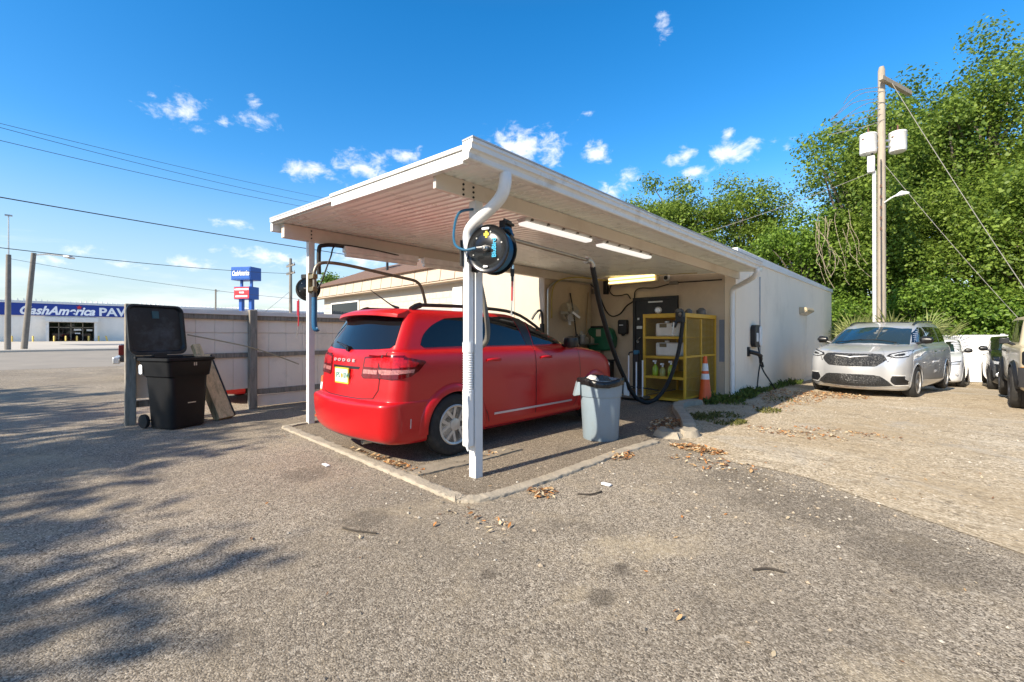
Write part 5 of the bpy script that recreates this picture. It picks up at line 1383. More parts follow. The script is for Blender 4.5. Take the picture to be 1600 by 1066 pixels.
        flare(c, 1.02, .36, .385, .485, vw, REDP, .022, -8, 188); flare(c, 3.91, .36, .385, .475, vw, REDP, .022, -8, 188)
        c.patch('sill', [(1.5,.205),(1.5,.25),(3.45,.25),(3.45,.205)], vw, BLACKPL, .004, .06)
        for y in (1.02,3.91): wheel(c, s*.80, y, .36, .225, .225, 'cover')
    wsv = c.patch('windscreen', [(-.62,3.34),(0,3.50),(.62,3.34),(.55,2.70),(0,2.82),(-.55,2.70)], 'T', DARKGLASS, .004, .05)
    for s in (1,-1): c.patch('headlight', [(s*.52,.80),(s*.50,.90),(s*.84,.95),(s*.86,.86)], 'F', LAMPG, .008, .04)
    c.patch('grille', [(-.42,.66),(-.45,.82),(.45,.82),(.42,.66)], 'F', TRIM, .006, .05)
    return c
build_suv()

# silver minivan
VAN = [dict(z=.19,yr=.3,yf=4.90,w=.86), dict(z=.215,yr=.15,yf=5.04,w=.94,bf=.26), dict(z=.30,yr=.06,yf=5.11,w=.985,bf=.27), dict(z=.45,yr=.02,yf=5.155,w=1.005,bf=.28), dict(z=.65,yr=.0,yf=5.17,w=1.01,bf=.28), dict(z=.82,yr=.03,yf=5.15,w=1.01,zf=.80,bf=.28),
   dict(z=.98,yr=.05,yf=5.10,w=1.002,zf=.93,bf=.29), dict(z=1.09,yr=.08,yf=5.02,w=.988,zf=1.00,bf=.30), dict(z=1.15,yr=.1,yf=4.92,w=.965,zf=1.045,bf=.3), dict(z=1.19,yr=.12,yf=4.55,w=.935,zf=1.13,bf=.25), dict(z=1.215,yr=.14,yf=4.12,w=.905,zf=1.205,bf=.22,cf=.35),
   dict(z=1.30,yr=.18,yf=3.93,w=.885,bf=.22,cf=.35), dict(z=1.48,yr=.24,yf=3.52,w=.835,bf=.22,cf=.32), dict(z=1.63,yr=.30,yf=3.10,w=.775,bf=.2,cf=.3), dict(z=1.71,yr=.34,yf=2.80,w=.715,bf=.18,cf=.3), dict(z=1.75,yr=.4,yf=2.55,w=.63,bf=.15,cf=.3), dict(z=1.772,yr=.6,yf=2.2,w=.4,bf=.1,cf=.2), dict(z=1.775,yr=.9,yf=1.9,w=.15,bf=.05,cf=.1,br=.05,cr=.1)]
GRILLE = bpy.data.materials.new('dark_grille_mesh')
def grille_mat():
    nt, ln = nodes(GRILLE); b = nt['Principled BSDF']; tc = N(nt,'ShaderNodeTexCoord')
    v = N(nt,'ShaderNodeTexVoronoi'); v.inputs['Scale'].default_value = 75; ln.new(tc.outputs['Object'], v.inputs['Vector'])
    mr = N(nt,'ShaderNodeMapRange'); mr.inputs['From Min'].default_value = .45; mr.inputs['From Max'].default_value = .65; ln.new(v.outputs['Distance'], mr.inputs['Value'])
    cm = N(nt,'ShaderNodeMix',data_type='RGBA'); cm.inputs[6].default_value = (.008,.008,.009,1); cm.inputs[7].default_value = (.05,.05,.05,1)
    ln.new(mr.outputs[0], cm.inputs[0]); ln.new(cm.outputs[2], b.inputs['Base Color']); b.inputs['Roughness'].default_value = .25
    bp = N(nt,'ShaderNodeBump'); bp.inputs['Distance'].default_value = .01; ln.new(v.outputs['Distance'], bp.inputs['Height']); ln.new(bp.outputs[0], b.inputs['Normal'])
grille_mat()
WSGLASS = glassy('blue_tinted_windscreen', (.012,.028,.038), .02)
def build_van():
    c = Car('minivan', 'silver minivan facing the camera on the gravel beside the white side wall', 'minivan', VAN, SILVER, (2.58,15.56,-.04), R(180-8.5), 1.05, wheels=(1.02,4.11), arch=.40, tyre=.37)
    rt = c.root
    g = c.patch('grille', smooth2([(-.60,.88),(-.53,.985),(-.42,1.005),(0,1.005),(.42,1.005),(.53,.985),(.60,.88),(.46,.745),(.36,.728),(0,.72),(-.36,.728),(-.46,.745),(-.60,.88)],2)[:-1], 'F', GRILLE, .005, .05, skirt=.01)
    wing = [(-.30,.955),(-.06,.94),(0,.925),(.06,.94),(.30,.955),(.30,.945),(.06,.920),(0,.905),(-.06,.920),(-.30,.945)]
    c.patch('emblem', [[wing[i],wing[i+1],wing[8-i],wing[9-i]] for i in range(4)], 'F', pbr('bright_emblem',(.85,.84,.82),.25,.4), .02, .05, parent=g, skirt=.016)
    c.patch('lower_grille', smooth2([(-.70,.315),(-.55,.48),(-.42,.54),(0,.55),(.42,.54),(.55,.48),(.70,.315),(.4,.285),(0,.28),(-.4,.285),(-.70,.315)],2)[:-1], 'F', GRILLE, .005, .05, skirt=.01)
    c.strip('chrome_trim', [(-.92,.33),(-.68,.295),(-.4,.268),(0,.262),(.4,.268),(.68,.295),(.92,.33)], 'F', CHROME, .014, .008)
    for s in (1,-1):
        hl = c.patch('headlight', [(s*.58,.955),(s*.62,1.005),(s*.85,1.075),(s*.97,1.10),(s*.985,1.03),(s*.95,.965),(s*.84,.925),(s*.72,.915)], 'F', BLACKPL, .004, .03, skirt=.01)
        c.patch('lens', [(s*.635,.965),(s*.66,.995),(s*.86,1.055),(s*.955,1.075),(s*.965,1.025),(s*.93,.98),(s*.84,.943),(s*.73,.935)], 'F', LAMPG, .008, .03, parent=hl, skirt=.006)
        c.patch('lamp_core', [(s*.70,.96),(s*.72,.985),(s*.84,1.02),(s*.86,.985),(s*.82,.965)], 'F', TRIM, .0105, .03, parent=hl, skirt=.004)
        fg = c.patch('fog_lamp', smooth2([(s*.66,.42),(s*.70,.535),(s*.90,.535),(s*.955,.50),(s*.955,.40),(s*.90,.345),(s*.73,.335),(s*.66,.42)],2)[:-1], 'F', BLACKPL, .005, .03, skirt=.01)
        c.strip('fog_trim', [(s*.73,.325),(s*.90,.335),(s*.965,.395),(s*.965,.505),(s*.90,.545),(s*.69,.545)], 'F', MATS['bright_emblem'], .02, .014, parent=fg)
        c.patch('fog_lens', [(s*.73,.40),(s*.75,.49),(s*.88,.49),(s*.91,.46),(s*.91,.40)], 'F', TRIM, .009, .03, parent=fg, skirt=.004)
        vw = 'R' if s > 0 else 'L'
        c.patch('window', [(2.55,1.24),(2.62,1.60),(2.78,1.615),(3.25,1.47),(3.68,1.25)], vw, DARKGLASS, .004, .05, skirt=.006)
        c.patch('window', [(1.45,1.24),(1.45,1.63),(2.50,1.625),(2.45,1.24)], vw, DARKGLASS, .004, .05, skirt=.006)
        c.patch('window', [(.45,1.26),(.62,1.60),(1.38,1.63),(1.38,1.24)], vw, DARKGLASS, .004, .05, skirt=.006)
        c.strip('door_seam', [(2.48,.30),(2.50,1.24)], vw, BLACKPL, .008); c.strip('door_seam', [(3.62,.30),(3.72,.8),(3.72,1.22)], vw, BLACKPL, .008); c.strip('door_seam', [(1.42,.7),(1.42,1.24)], vw, BLACKPL, .008)
        for y in (2.6,1.55):
            b = MB(); b.tube([p+Vector((s*.02,0,0)) for p in c.line3([(y,1.03),(y+.1,1.035),(y+.22,1.03)], vw, .014)], .016, 8); b.build('door_handle', CHROME, rt, local=True)
        q = c.hit(vw, 3.55, 1.22)[0]
        b = MB(); b.lathe([(.02,-.12),(.085,-.09),(.105,0),(.10,.07),(.03,.12)],16,M=Matrix.Translation(q+Vector((s*.17,0,.09))) @ Matrix.Rotation(R(90),4,'Y') @ Matrix.Diagonal((.85,.9,1,1)))
        b.tube([q+Vector((-s*.02,0,.0)), q+Vector((s*.12,0,.05))], .032, 8); b.build('mirror', TRIM, rt, local=True)
        b = MB(); b.tube(spline([c.hit('T', s*.64, y)[0]+Vector((0,0,.03)) for y in (.7,1.2,1.8,2.4,2.75)],4), .018, 8); b.build('roof_rail', TRIM, rt, local=True)
        for y in (1.02,4.11): wheel(c, s*.87, y, .37, .235, .245, 'alloy')
        flare(c, 1.02, .37, .40, .44, vw, SILVER, .008); flare(c, 4.11, .37, .40, .44, vw, SILVER, .008)
    c.patch('windscreen', [(-.78,3.83),(-.5,3.98),(0,4.06),(.5,3.98),(.78,3.83),(.665,2.98),(.4,3.08),(0,3.12),(-.4,3.08),(-.665,2.98)], 'T', WSGLASS, .004, .05, skirt=.008)
    b = MB()
    for x0, x1 in ((-.55,.1),(.08,.66)): b.tube(c.line3([(x0,3.93-abs(x0)*.18),((x0+x1)/2,3.90),(x1,3.96-abs(x1)*.2)], 'T', .018), .009, 6)
    b.build('wiper', TRIM, rt, local=True)
    for s in (1,-1): c.strip('hood_line', [(s*.30,4.12),(s*.42,4.5),(s*.56,4.86)], 'T', pbr('hood_crease',(.30,.30,.30),.4,.5), .008, .001)
    c.strip('hood_seam', [(-.84,4.60),(-.62,4.865),(0,4.965),(.62,4.865),(.84,4.60)], 'T', BLACKPL, .007, .002)
    c.patch('roof_glass', [(-.5,1.0),(.5,1.0),(.5,2.5),(-.5,2.5)], 'T', TRIM, .004, .1)
    return c
build_van()

def front_suv(name, label, cat, paint, loc, rz, scale, group=None, dark=False, full=True):
    c = Car(name, label, cat, SUV, paint, loc, rz, scale, wheels=(1.02,3.91), arch=.39, group=group)
    rt = c.root
    for s in (1,-1):
        vw = 'R' if s > 0 else 'L'
        c.patch('window', [(.60,1.27),(.80,1.50),(1.0,1.58),(1.30,1.60),(1.30,1.255)], vw, DARKGLASS, .005, .06, skirt=.006)
        c.patch('window', [(1.38,1.60),(2.30,1.615),(2.34,1.25),(1.38,1.252)], vw, DARKGLASS, .005, .06, skirt=.006)
        c.patch('window', [(2.44,1.25),(2.42,1.605),(2.62,1.575),(2.86,1.48),(3.08,1.36),(3.24,1.255)], vw, DARKGLASS, .005, .06, skirt=.006)
        for pts in ([(1.34,.8),(1.34,1.24)],[(2.39,.33),(2.39,1.24)],[(3.44,1.2),(3.46,.8),(3.34,.33)]): c.strip('door_seam', pts, vw, BLACKPL, .008)
        for y in (1.50,2.52):
            b = MB(); b.tube([p+Vector((s*.02,0,0)) for p in c.line3([(y,1.06),(y+.1,1.065),(y+.2,1.06)], vw, .012)], .016, 8); b.build('door_handle', paint, rt, local=True)
        q = c.hit(vw, 3.18, 1.22)[0]
        b = MB(); b.lathe([(.02,-.11),(.08,-.085),(.10,0),(.095,.06),(.03,.11)],14,M=Matrix.Translation(q+Vector((s*.17,0,.07))) @ Matrix.Rotation(R(90),4,'Y') @ Matrix.Diagonal((.85,.9,1,1)))
        b.tube([q+Vector((-s*.02,0,0)), q+Vector((s*.12,0,.04))], .03, 8); b.build('mirror', TRIM, rt, local=True)
        for y in (1.02,3.91): wheel(c, s*.80, y, .36, .225, .225, 'alloy', RIMD if dark else RIMS)
        flare(c, 1.02, .36, .388, .44, vw, TRIM if dark else paint, .01); flare(c, 3.91, .36, .388, .44, vw, TRIM if dark else paint, .01)
        hl = c.patch('headlight', [(s*.46,.80),(s*.48,.90),(s*.70,.945),(s*.88,.97),(s*.90,.90),(s*.82,.84),(s*.60,.80)], 'F', TRIM, .004, .03, skirt=.008)
        c.patch('lens', [(s*.60,.825),(s*.62,.90),(s*.82,.935),(s*.85,.885),(s*.78,.845)], 'F', LAMPG, .009, .03, parent=hl, skirt=.006)
        c.patch('tail_light', [(s*.60,.95),(s*.60,1.15),(s*.9,1.14),(s*.9,.95)], 'B', REDLENS, .010, .04)
        b = MB(); b.lathe([(.055,0),(.06,.012),(.045,.02),(.0,.022)],16,M=Matrix.Translation(c.hit('F',s*.72,.52)[0]-Vector((0,.004,0))) @ Matrix.Rotation(R(-90),4,'X')); b.build('fog_lamp', LAMPG, rt, local=True)
    c.patch('windscreen', [(-.64,3.36),(0,3.52),(.64,3.36),(.57,2.70),(0,2.84),(-.57,2.70)], 'T', WSGLASS, .004, .05)
    c.patch('grille', [(-.42,.62),(-.46,.84),(.46,.84),(.42,.62)], 'F', GRILLE, .005, .05)
    c.patch('lower_grille', [(-.60,.28),(-.55,.42),(.55,.42),(.60,.28)], 'F', TRIM, .005, .05)
    c.patch('rear_window', [(-.60,1.575),(.60,1.575),(.69,1.27),(-.69,1.27)], 'B', DARKGLASS, .005, .06)
    return c
front_suv('parked_car', 'white car behind the silver minivan, its black mirror sticking out', 'car', CARWHITE, (3.22,21.75,gz(3,18.5)), R(180-3), .95)
front_suv('parked_car', 'black car with round fog lamp between the white fence and the beige off-roader', 'car', CARBLACK, (5.3,21.6,gz(5,18)), R(180), 1.0, dark=True)
front_suv('parked_car', 'red car behind the board fence, glimpsed through the gap below it', 'car', REDP, (-8.1,-.75,0), R(1.5), 1.0)

# beige off-roader at the right edge
BOX = [dict(z=.38,yr=.2,yf=4.35,w=.84,bf=.06,cf=.2), dict(z=.42,yr=.1,yf=4.44,w=.90,bf=.06,cf=.2), dict(z=.62,yr=.05,yf=4.46,w=.925,bf=.06,cf=.2,cwf=.2), dict(z=1.0,yr=.05,yf=4.45,w=.93,bf=.06,cf=.18,cwf=.18), dict(z=1.12,yr=.06,yf=4.43,w=.93,bf=.06,cf=.18,cwf=.18), dict(z=1.19,yr=.07,yf=4.40,w=.92,zf=1.17,bf=.06,cf=.18,cwf=.18),
   dict(z=1.215,yr=.08,yf=4.32,w=.895,zf=1.19,bf=.06,cf=.16,cwf=.18), dict(z=1.225,yr=.08,yf=3.9,w=.87,zf=1.215,bf=.06,cf=.2), dict(z=1.235,yr=.08,yf=3.34,w=.855,bf=.08,cf=.15,cwf=.15), dict(z=1.45,yr=.12,yf=3.16,w=.815,bf=.08,cf=.15,cwf=.15), dict(z=1.72,yr=.16,yf=2.90,w=.765,bf=.08,cf=.15,cwf=.15), dict(z=1.79,yr=.2,yf=2.8,w=.735,bf=.08,cf=.15,cwf=.15), dict(z=1.825,yr=.26,yf=2.7,w=.67,bf=.06,cf=.15), dict(z=1.84,yr=.5,yf=2.4,w=.4,bf=.05,cf=.1), dict(z=1.845,yr=.8,yf=2.1,w=.15,bf=.05,cf=.1,cr=.1,br=.05)]
def build_offroad():
    c = Car('off_roader', 'beige boxy off-roader with round headlights cut by the right picture edge', 'car', BOX, BEIGE, (5.36,14.0,gz(5.4,12)), R(179.5), 1.02, wheels=(.92,3.50), arch=.455, tyre=.41)
    rt = c.root
    for s in (1,-1):
        vw = 'R' if s > 0 else 'L'
        c.patch('window', [(.35,1.28),(.40,1.70),(1.20,1.74),(1.20,1.28)], vw, DARKGLASS, .005, .06, skirt=.006)
        c.patch('window', [(1.28,1.28),(1.28,1.74),(2.10,1.745),(2.12,1.28)], vw, DARKGLASS, .005, .06, skirt=.006)
        c.patch('window', [(2.20,1.28),(2.18,1.745),(2.70,1.735),(3.02,1.28)], vw, DARKGLASS, .005, .06, skirt=.006)
        for pts in ([(1.24,.9),(1.24,1.26)],[(2.16,.5),(2.16,1.26)],[(3.10,1.24),(3.08,.9),(2.95,.5)]): c.strip('door_seam', pts, vw, BLACKPL, .009)
        for y in (1.3,2.25):
            b = MB(); b.tube([p+Vector((s*.02,0,0)) for p in c.line3([(y,1.10),(y+.1,1.105),(y+.2,1.10)], vw, .012)], .017, 8); b.build('door_handle', TRIM, rt, local=True)
        q = c.hit(vw, 3.0, 1.22)[0]
        b = MB(); b.box(-.07,.07,-.045,.045,-.06,.06,M=Matrix.Translation(q+Vector((s*.13,0,.09)))); b.tube([q+Vector((-s*.02,0,0)), q+Vector((s*.13,0,.08))], .03, 8); b.build('mirror', TRIM, rt, local=True, bevel=.025)
        for y in (.92,3.50):
            wheel(c, s*.84, y, .41, .265, .225, 'alloy', RIMD)
            flare(c, y, .41, .455, .53, vw, TRIM, .05, -4, 184)
        c.patch('sill', [(1.4,.39),(1.4,.50),(3.0,.50),(3.0,.39)], vw, TRIM, .02, .06)
        hl = c.patch('headlight_panel', rrect(s*.66,1.0,.40,.27,.05), 'F', TRIM, .006, .04)
        p = c.hit('F', s*.66, 1.0)[0]
        Mh = Matrix.Translation(p+Vector((0,.0,0))) @ Matrix.Rotation(R(-90),4,'X')
        b = MB(); b.lathe([(.12,0),(.125,.03),(.105,.034),(.10,.02),(.0,.03)],28,M=Mh); b.build('headlight', LAMPG, hl, local=True)
        b = MB(); b.lathe([(.105,.03),(.115,.045),(.125,.03)],28,M=Mh); b.build('light_ring', LETW, hl, local=True)
        c.patch('side_marker', [(4.28,.78),(4.28,.84),(4.38,.84),(4.38,.78)], vw, pbr('amber_marker',(.6,.22,.02),.3), .012, .04)
    c.patch('grille', rrect(0,1.0,.92,.25,.03), 'F', TRIM, .006, .05)
    c.patch('bumper', rrect(0,.66,1.82,.34,.06), 'F', pbr('dark_grey_bumper',(.03,.03,.032),.6), .07, .06, skirt=.1)
    c.patch('windscreen', [(-.70,3.28),(0,3.30),(.70,3.28),(.66,2.96),(0,2.98),(-.66,2.96)], 'T', WSGLASS, .004, .05)
    c.patch('roof_panel', [(-.6,.4),(.6,.4),(.6,2.6),(-.6,2.6)], 'T', TRIM, .006, .1)
    return c
build_offroad()

# pickup far behind the fence
pk = thing('pickup_truck', 'dark pickup truck whose tail lamp and white bumper show left of the fence', 'truck', (-17.2,-1.2,0), R(-8))
ORG[pk.name] = (0,0,0)
DARKP = carpaint('dark_truck_paint', (.02,.02,.025))
b = MB(); b.prism([(0,.55),(0,1.15),(2.0,1.15),(2.05,1.16),(2.3,1.85),(3.6,1.88),(4.2,1.25),(5.4,1.15),(5.5,.55)], 'x', -.95, .95)
b.build('body', DARKP, pk, bevel=.06, seg=3, local=True)
b = MB(); b.box(-.96,.96,-.18,-.0,.50,.72); b.build('rear_bumper', pbr('white_chrome_bumper',(.6,.6,.6),.25,.5), pk, bevel=.03, local=True)
for s in (-1,1):
    b = MB(); b.box(s*.86-.09,s*.86+.095,-.03,.12,.78,1.12); b.build('tail_light', REDLENS, pk, bevel=.02, local=True)
    b = MB(); b.box(s*.955-.008,s*.955+.008,2.4,3.5,1.3,1.75); b.build('window', DARKGLASS, pk, local=True)
class _C: pass
pc = _C(); pc.root = pk
for y in (1.1,4.5):
    for s in (-1,1): wheel(pc, s*.84, y, .38, .25, .22, 'alloy')
# ------------------------------------------------------------------ vegetation
def leafmat(name, dark, light, trans=.35):
    m = bpy.data.materials.new(name); nt, ln = nodes(m)
    for n in list(nt):
        if n.type != 'OUTPUT_MATERIAL': nt.remove(n)
    out = [n for n in nt][0]
    geo = N(nt,'ShaderNodeNewGeometry'); tc = N(nt,'ShaderNodeTexCoord')
    ns = N(nt,'ShaderNodeTexNoise'); ns.inputs['Scale'].default_value = .9; ns.inputs['Detail'].default_value = 4
    ln.new(tc.outputs['Object'], ns.inputs['Vector'])
    add = N(nt,'ShaderNodeMath',operation='ADD'); ln.new(geo.outputs['Random Per Island'], add.inputs[0]); ln.new(ns.outputs['Fac'], add.inputs[1])
    mr = N(nt,'ShaderNodeMapRange'); mr.inputs['From Min'].default_value = .45; mr.inputs['From Max'].default_value = 1.5; ln.new(add.outputs[0], mr.inputs['Value'])
    mx = N(nt,'ShaderNodeMix',data_type='RGBA'); mx.inputs[6].default_value = (*dark,1); mx.inputs[7].default_value = (*light,1); ln.new(mr.outputs[0], mx.inputs[0])
    d = N(nt,'ShaderNodeBsdfPrincipled'); d.inputs['Roughness'].default_value = .5; d.inputs['Specular IOR Level'].default_value = .35; ln.new(mx.outputs[2], d.inputs['Base Color'])
    t = N(nt,'ShaderNodeBsdfTranslucent'); ln.new(mx.outputs[2], t.inputs['Color'])
    s = N(nt,'ShaderNodeMixShader'); s.inputs[0].default_value = trans; ln.new(d.outputs[0], s.inputs[1]); ln.new(t.outputs[0], s.inputs[2])
    ln.new(s.outputs[0], out.inputs['Surface'])
    return m
OAKL = leafmat('oak_leaves', (.07,.13,.02), (.28,.38,.06), .5)
OAKD = leafmat('dark_oak_leaves', (.06,.12,.02), (.20,.30,.05), .5)
SHRUBL = leafmat('shrub_leaves', (.06,.13,.018), (.26,.39,.055), .48)
PALML = leafmat('palm_fronds', (.11,.14,.04), (.34,.36,.14), .25)
WEED = leafmat('weed_leaves', (.04,.075,.018), (.17,.22,.05))
BARK = pbr('grey_bark', (.16,.13,.10), .95, 0, .3, 4, bump=.6, bs=14, stretch=(3,3,.6))

def quads_mesh(name, cen, nrm, size, mat, parent=None, aspect=1.7, two=True):
    """one small leaf-spray quad per centre, numpy-built"""
    n = len(cen)
    nrm = nrm/np.linalg.norm(nrm,axis=1,keepdims=True)
    rv = rng.normal(size=(n,3)); t = np.cross(nrm, rv); t /= np.linalg.norm(t,axis=1,keepdims=True); bt = np.cross(nrm, t)
    sx = (size*.5)[:,None]; sy = (size*.5/aspect)[:,None]
    bend = nrm*(size*.12)[:,None]
    # a pointed six-sided leaf spray
    P = [cen-t*sx, cen-t*sx*.35+bt*sy+bend, cen+t*sx*.45+bt*sy*.85+bend*.6, cen+t*sx, cen+t*sx*.35-bt*sy*.9+bend, cen-t*sx*.45-bt*sy+bend*.6]
    V = np.stack(P,1).reshape(-1,3)
    me = bpy.data.meshes.new(name)
    og = ORG.get(parent.name,(0,0,0)) if parent is not None else (0,0,0)
    V = V-np.array(og)
    me.vertices.add(n*6); me.vertices.foreach_set('co', V.astype(np.float32).ravel())
    me.loops.add(n*6); me.loops.foreach_set('vertex_index', np.arange(n*6,dtype=np.int32))
    me.polygons.add(n); me.polygons.foreach_set('loop_start', np.arange(0,n*6,6,dtype=np.int32)); me.polygons.foreach_set('loop_total', np.full(n,6,dtype=np.int32))
    me.materials.append(mat); me.update(calc_edges=True); me.validate()
    o = bpy.data.objects.new(name, me); COL.objects.link(o)
    if parent is not None: o.parent = parent
    ORG[o.name] = og
    return o
def clump_points(centers, radii, per, flat=.75):
    """points in shells of leaf clumps; denser at the clump surface"""
    C = []; Nn = []
    for c, r_, k in zip(centers, radii, per):
        d = rng.normal(size=(k,3)); d /= np.linalg.norm(d,axis=1,keepdims=True)
        rad = 1.18*r_*(1-.75*rng.random(k)**1.5)
        rad *= 1+.22*np.sin(d[:,0]*5+c[0])*np.cos(d[:,1]*4+c[1])
        p = np.array(c)+d*rad[:,None]*np.array([1,1,flat])+rng.normal(size=(k,3))*(.13*r_)
        C.append(p); Nn.append(d*.6+rng.normal(size=(k,3))*.55+np.array([0,0,.55]))
    return np.concatenate(C), np.concatenate(Nn)
def tree(name, label, x, y, h, crown, n_clump, clump_r, leaf, per, mat, trunk_r=.3, z0=0, seed=1, group=None, cat='tree', dead=False):
    """crown: list of ellipsoids (cx,cy,cz,rx,ry,rz) relative to the trunk foot; clumps are spread through them, joined to the trunk by limbs"""
    global rng
    rng = np.random.default_rng(seed); r = random.Random(seed)
    t = thing(name, label, cat, (x,y,z0), group=group)
    cen = []; rad = []
    tot = sum(e[3]*e[4]*e[5] for e in crown)
    for e in crown:
        k = max(3, int(n_clump*e[3]*e[4]*e[5]/tot))
        for _ in range(k):
            d = rng.normal(size=3); d /= np.linalg.norm(d)
            q = rng.random()**(1/2.2)
            p = np.array(e[:3])+d*q*np.array(e[3:])
            cen.append((x+p[0], y+p[1], z0+p[2])); rad.append(clump_r*r.uniform(.55,1.25))
    per_ = [int(per*(q/clump_r)**2) for q in rad]
    P, Nn = clump_points(cen, rad, per_)
    quads_mesh('crown', P, Nn, leaf*(.45+.95*rng.random(len(P))**1.6), mat, t)
    b = MB()
    top = (x+r.uniform(-.4,.4), y+r.uniform(-.4,.4), z0+h*.72)
    tr = [(x,y,z0-.2),(x+.08,y,z0+h*.15),(x-.1,y+.15,z0+h*.36),(x+.15,y-.1,z0+h*.55),top]
    b.tube(spline(tr,5), [trunk_r*(1-.75*i/20) for i in range(21)], 10)
    b.build('trunk', BARK, t, ang=80)
    b = MB(); tv = [Vector(p) for p in spline(tr,5)]
    idx = list(range(len(cen))); r.shuffle(idx)
    for i in idx[:min(len(cen),46)]:
        c = Vector(cen[i]); zz = z0+(c.z-z0)*r.uniform(.45,.75)
        s = min(tv, key=lambda v: abs(v.z-zz)); L = (c-s).length
        mid = s.lerp(c,.5)+Vector((r.uniform(-.1,.1)*L,r.uniform(-.1,.1)*L,.10*L))
        b.tube(spline([s,mid,c],4), [max(.012,trunk_r*.30*(1-.11*j)*min(1,L/4)) for j in range(9)], 5)
    b.build('limb', BARK, t, ang=80)
    return t
BIG = 'oaks behind the gravel lot'
# positions: (x, y) on the ground behind the lot
tree('oak_tree', 'tallest oak crown rising at the right edge above the utility pole', 4.97, 33.6, 19, [(0,0,13.6,5.0,5.0,4.8),(-2.4,-1,9.0,4.6,4,3.8),(3.5,1,9,5,4,5),(.5,-2.0,5.6,4.6,3,3.0)], 200, 1.15, .18, 600, OAKL, .5, -.5, 1, BIG)
tree('oak_tree', 'oak whose crown fills the gap left of the utility pole', -.0, 27.9, 14, [(0,0,11.4,2.9,2.9,3.0),(.8,-.3,7.2,3.6,3.5,3.2),(-.5,0,5.0,3.2,3,2.8)], 112, 1.0, .17, 600, OAKL, .4, -.5, 2, BIG)
tree('oak_tree', 'dark oak filling the middle behind the utility pole', 1.9, 34.0, 17, [(0,0,13.2,4.0,4.4,4.4),(0,0,7.5,5.0,5,4.2)], 120, 1.25, .19, 560, OAKD, .4, -.5, 3, BIG)
tree('oak_tree', 'round topped tree above the low end of the service building', -6.3, 29.2, 11, [(0,0,10.3,2.4,2.4,2.0),(.5,0,7.2,3.0,2.6,2.4)], 60, .95, .165, 560, OAKL, .3, -.4, 4, BIG)
tree('oak_tree', 'left end tree of the row showing over the carport roof', -9.9, 25.8, 11, [(-.4,0,10.2,2.4,2.4,2.1),(1.4,1.3,9.6,2.2,2.2,2.2),(.6,0,7.0,3.4,3,2.4)], 72, .92, .165, 560, OAKL, .3, -.4, 5, BIG)
tree('oak_tree', 'low spreading tree between the service building end and the pole', -2.4, 26.2, 9, [(0,0,6.6,2.8,2.6,2.2),(.8,0,3.6,2.6,2.4,2.0)], 60, .9, .16, 700, SHRUBL, .25, -.4, 7, BIG)
tree('oak_tree', 'oak at the right border whose low limbs hang over the parked cars', 7.2, 27.6, 11, [(0,0,7.0,3.4,3.4,3.2),(-2.2,-1.2,4.2,3.0,2.4,1.7)], 92, .95, .16, 640, OAKL, .35, -.5, 6, BIG)
# thick bushes behind the white fence
for i,(x,y,w,h,lab) in enumerate(((.2,23.9,1.5,2.4,'bush behind the palm clump left of the utility pole'),(2.5,24.3,1.8,2.9,'bright green bush over the white fence right of the utility pole'),(4.4,24.6,1.7,2.7,'tall bush over the white fence above the black car'),(6.6,24.4,1.5,2.3,'bush at the right edge over the beige off-roader'))):
    tree('bush', lab, x, y, h+1, [(0,0,h*.75,w,1.5,h*.75)], 34, .75, .14, 800, SHRUBL, .1, -.5, 20+i, 'bushes behind the white fence', 'bush')
# thin bare hanging branches left of the pole
t = thing('dead_branch', 'bare tangled grey branches hanging left of the utility pole', 'branch', (-.6,24.0,6))
b = MB(); r = random.Random(31)
for q in range(16):
    p = Vector((-.55+r.uniform(-.7,.7),24.0+r.uniform(-.5,.5),7.2+r.uniform(-.5,.5))); P = [p]
    for j in range(5):
        p = p+Vector((r.uniform(-.16,.34),r.uniform(-.1,.1),r.uniform(-.75,-.3))); P.append(p)
    b.tube(spline(P,3), .009, 4)
b.build('twig', pbr('pale_dead_wood',(.36,.29,.21),.9), t)
# fan palms behind the minivan
def palm(label, x, y, n, L, seed):
    r = random.Random(seed); t = thing('palm_clump', label, 'palm', (x,y,-.45), group='palm clumps by the utility pole')
    b = MB()
    for q in range(n):
        az = r.uniform(0,2*math.pi); el = r.uniform(.85,1.42); ll = L*r.uniform(.7,1.1)
        d = Vector((math.cos(az)*math.cos(el),math.sin(az)*math.cos(el),math.sin(el)))
        base = Vector((x+r.uniform(-.3,.3),y+r.uniform(-.3,.3),-.3)); tip = base+d*ll
        b.tube([base, tip], [.014,.008], 4)
        s = d.cross(Vector((0,0,1))).normalized(); u = s.cross(d)
        for k in range(13):
            a = -1.25+2.5*k/12; bl = ll*.62*(1-.28*abs(a)/1.25)*r.uniform(.85,1.1)
            dd = (d*math.cos(a)+s*math.sin(a)).normalized(); e = tip+dd*bl+Vector((0,0,-.16*bl*r.uniform(.3,1.6))); m = tip+dd*bl*.5
            wv = u.cross(dd).normalized()*.022
            b.add([tip, m-wv, e, m+wv+u*.01], [(0,1,2,3)])
    b.build('frond', PALML, t, flat=True)
palm('yellowish palm clump left of the utility pole over the minivan roof', .75, 20.0, 30, 1.75, 1)
palm('yellowish palm clump right of the utility pole over the minivan roof', 2.25, 21.2, 30, 1.95, 2)
palm('small pale palm tuft just left of the pole foot', 1.3, 20.6, 14, 1.6, 3)
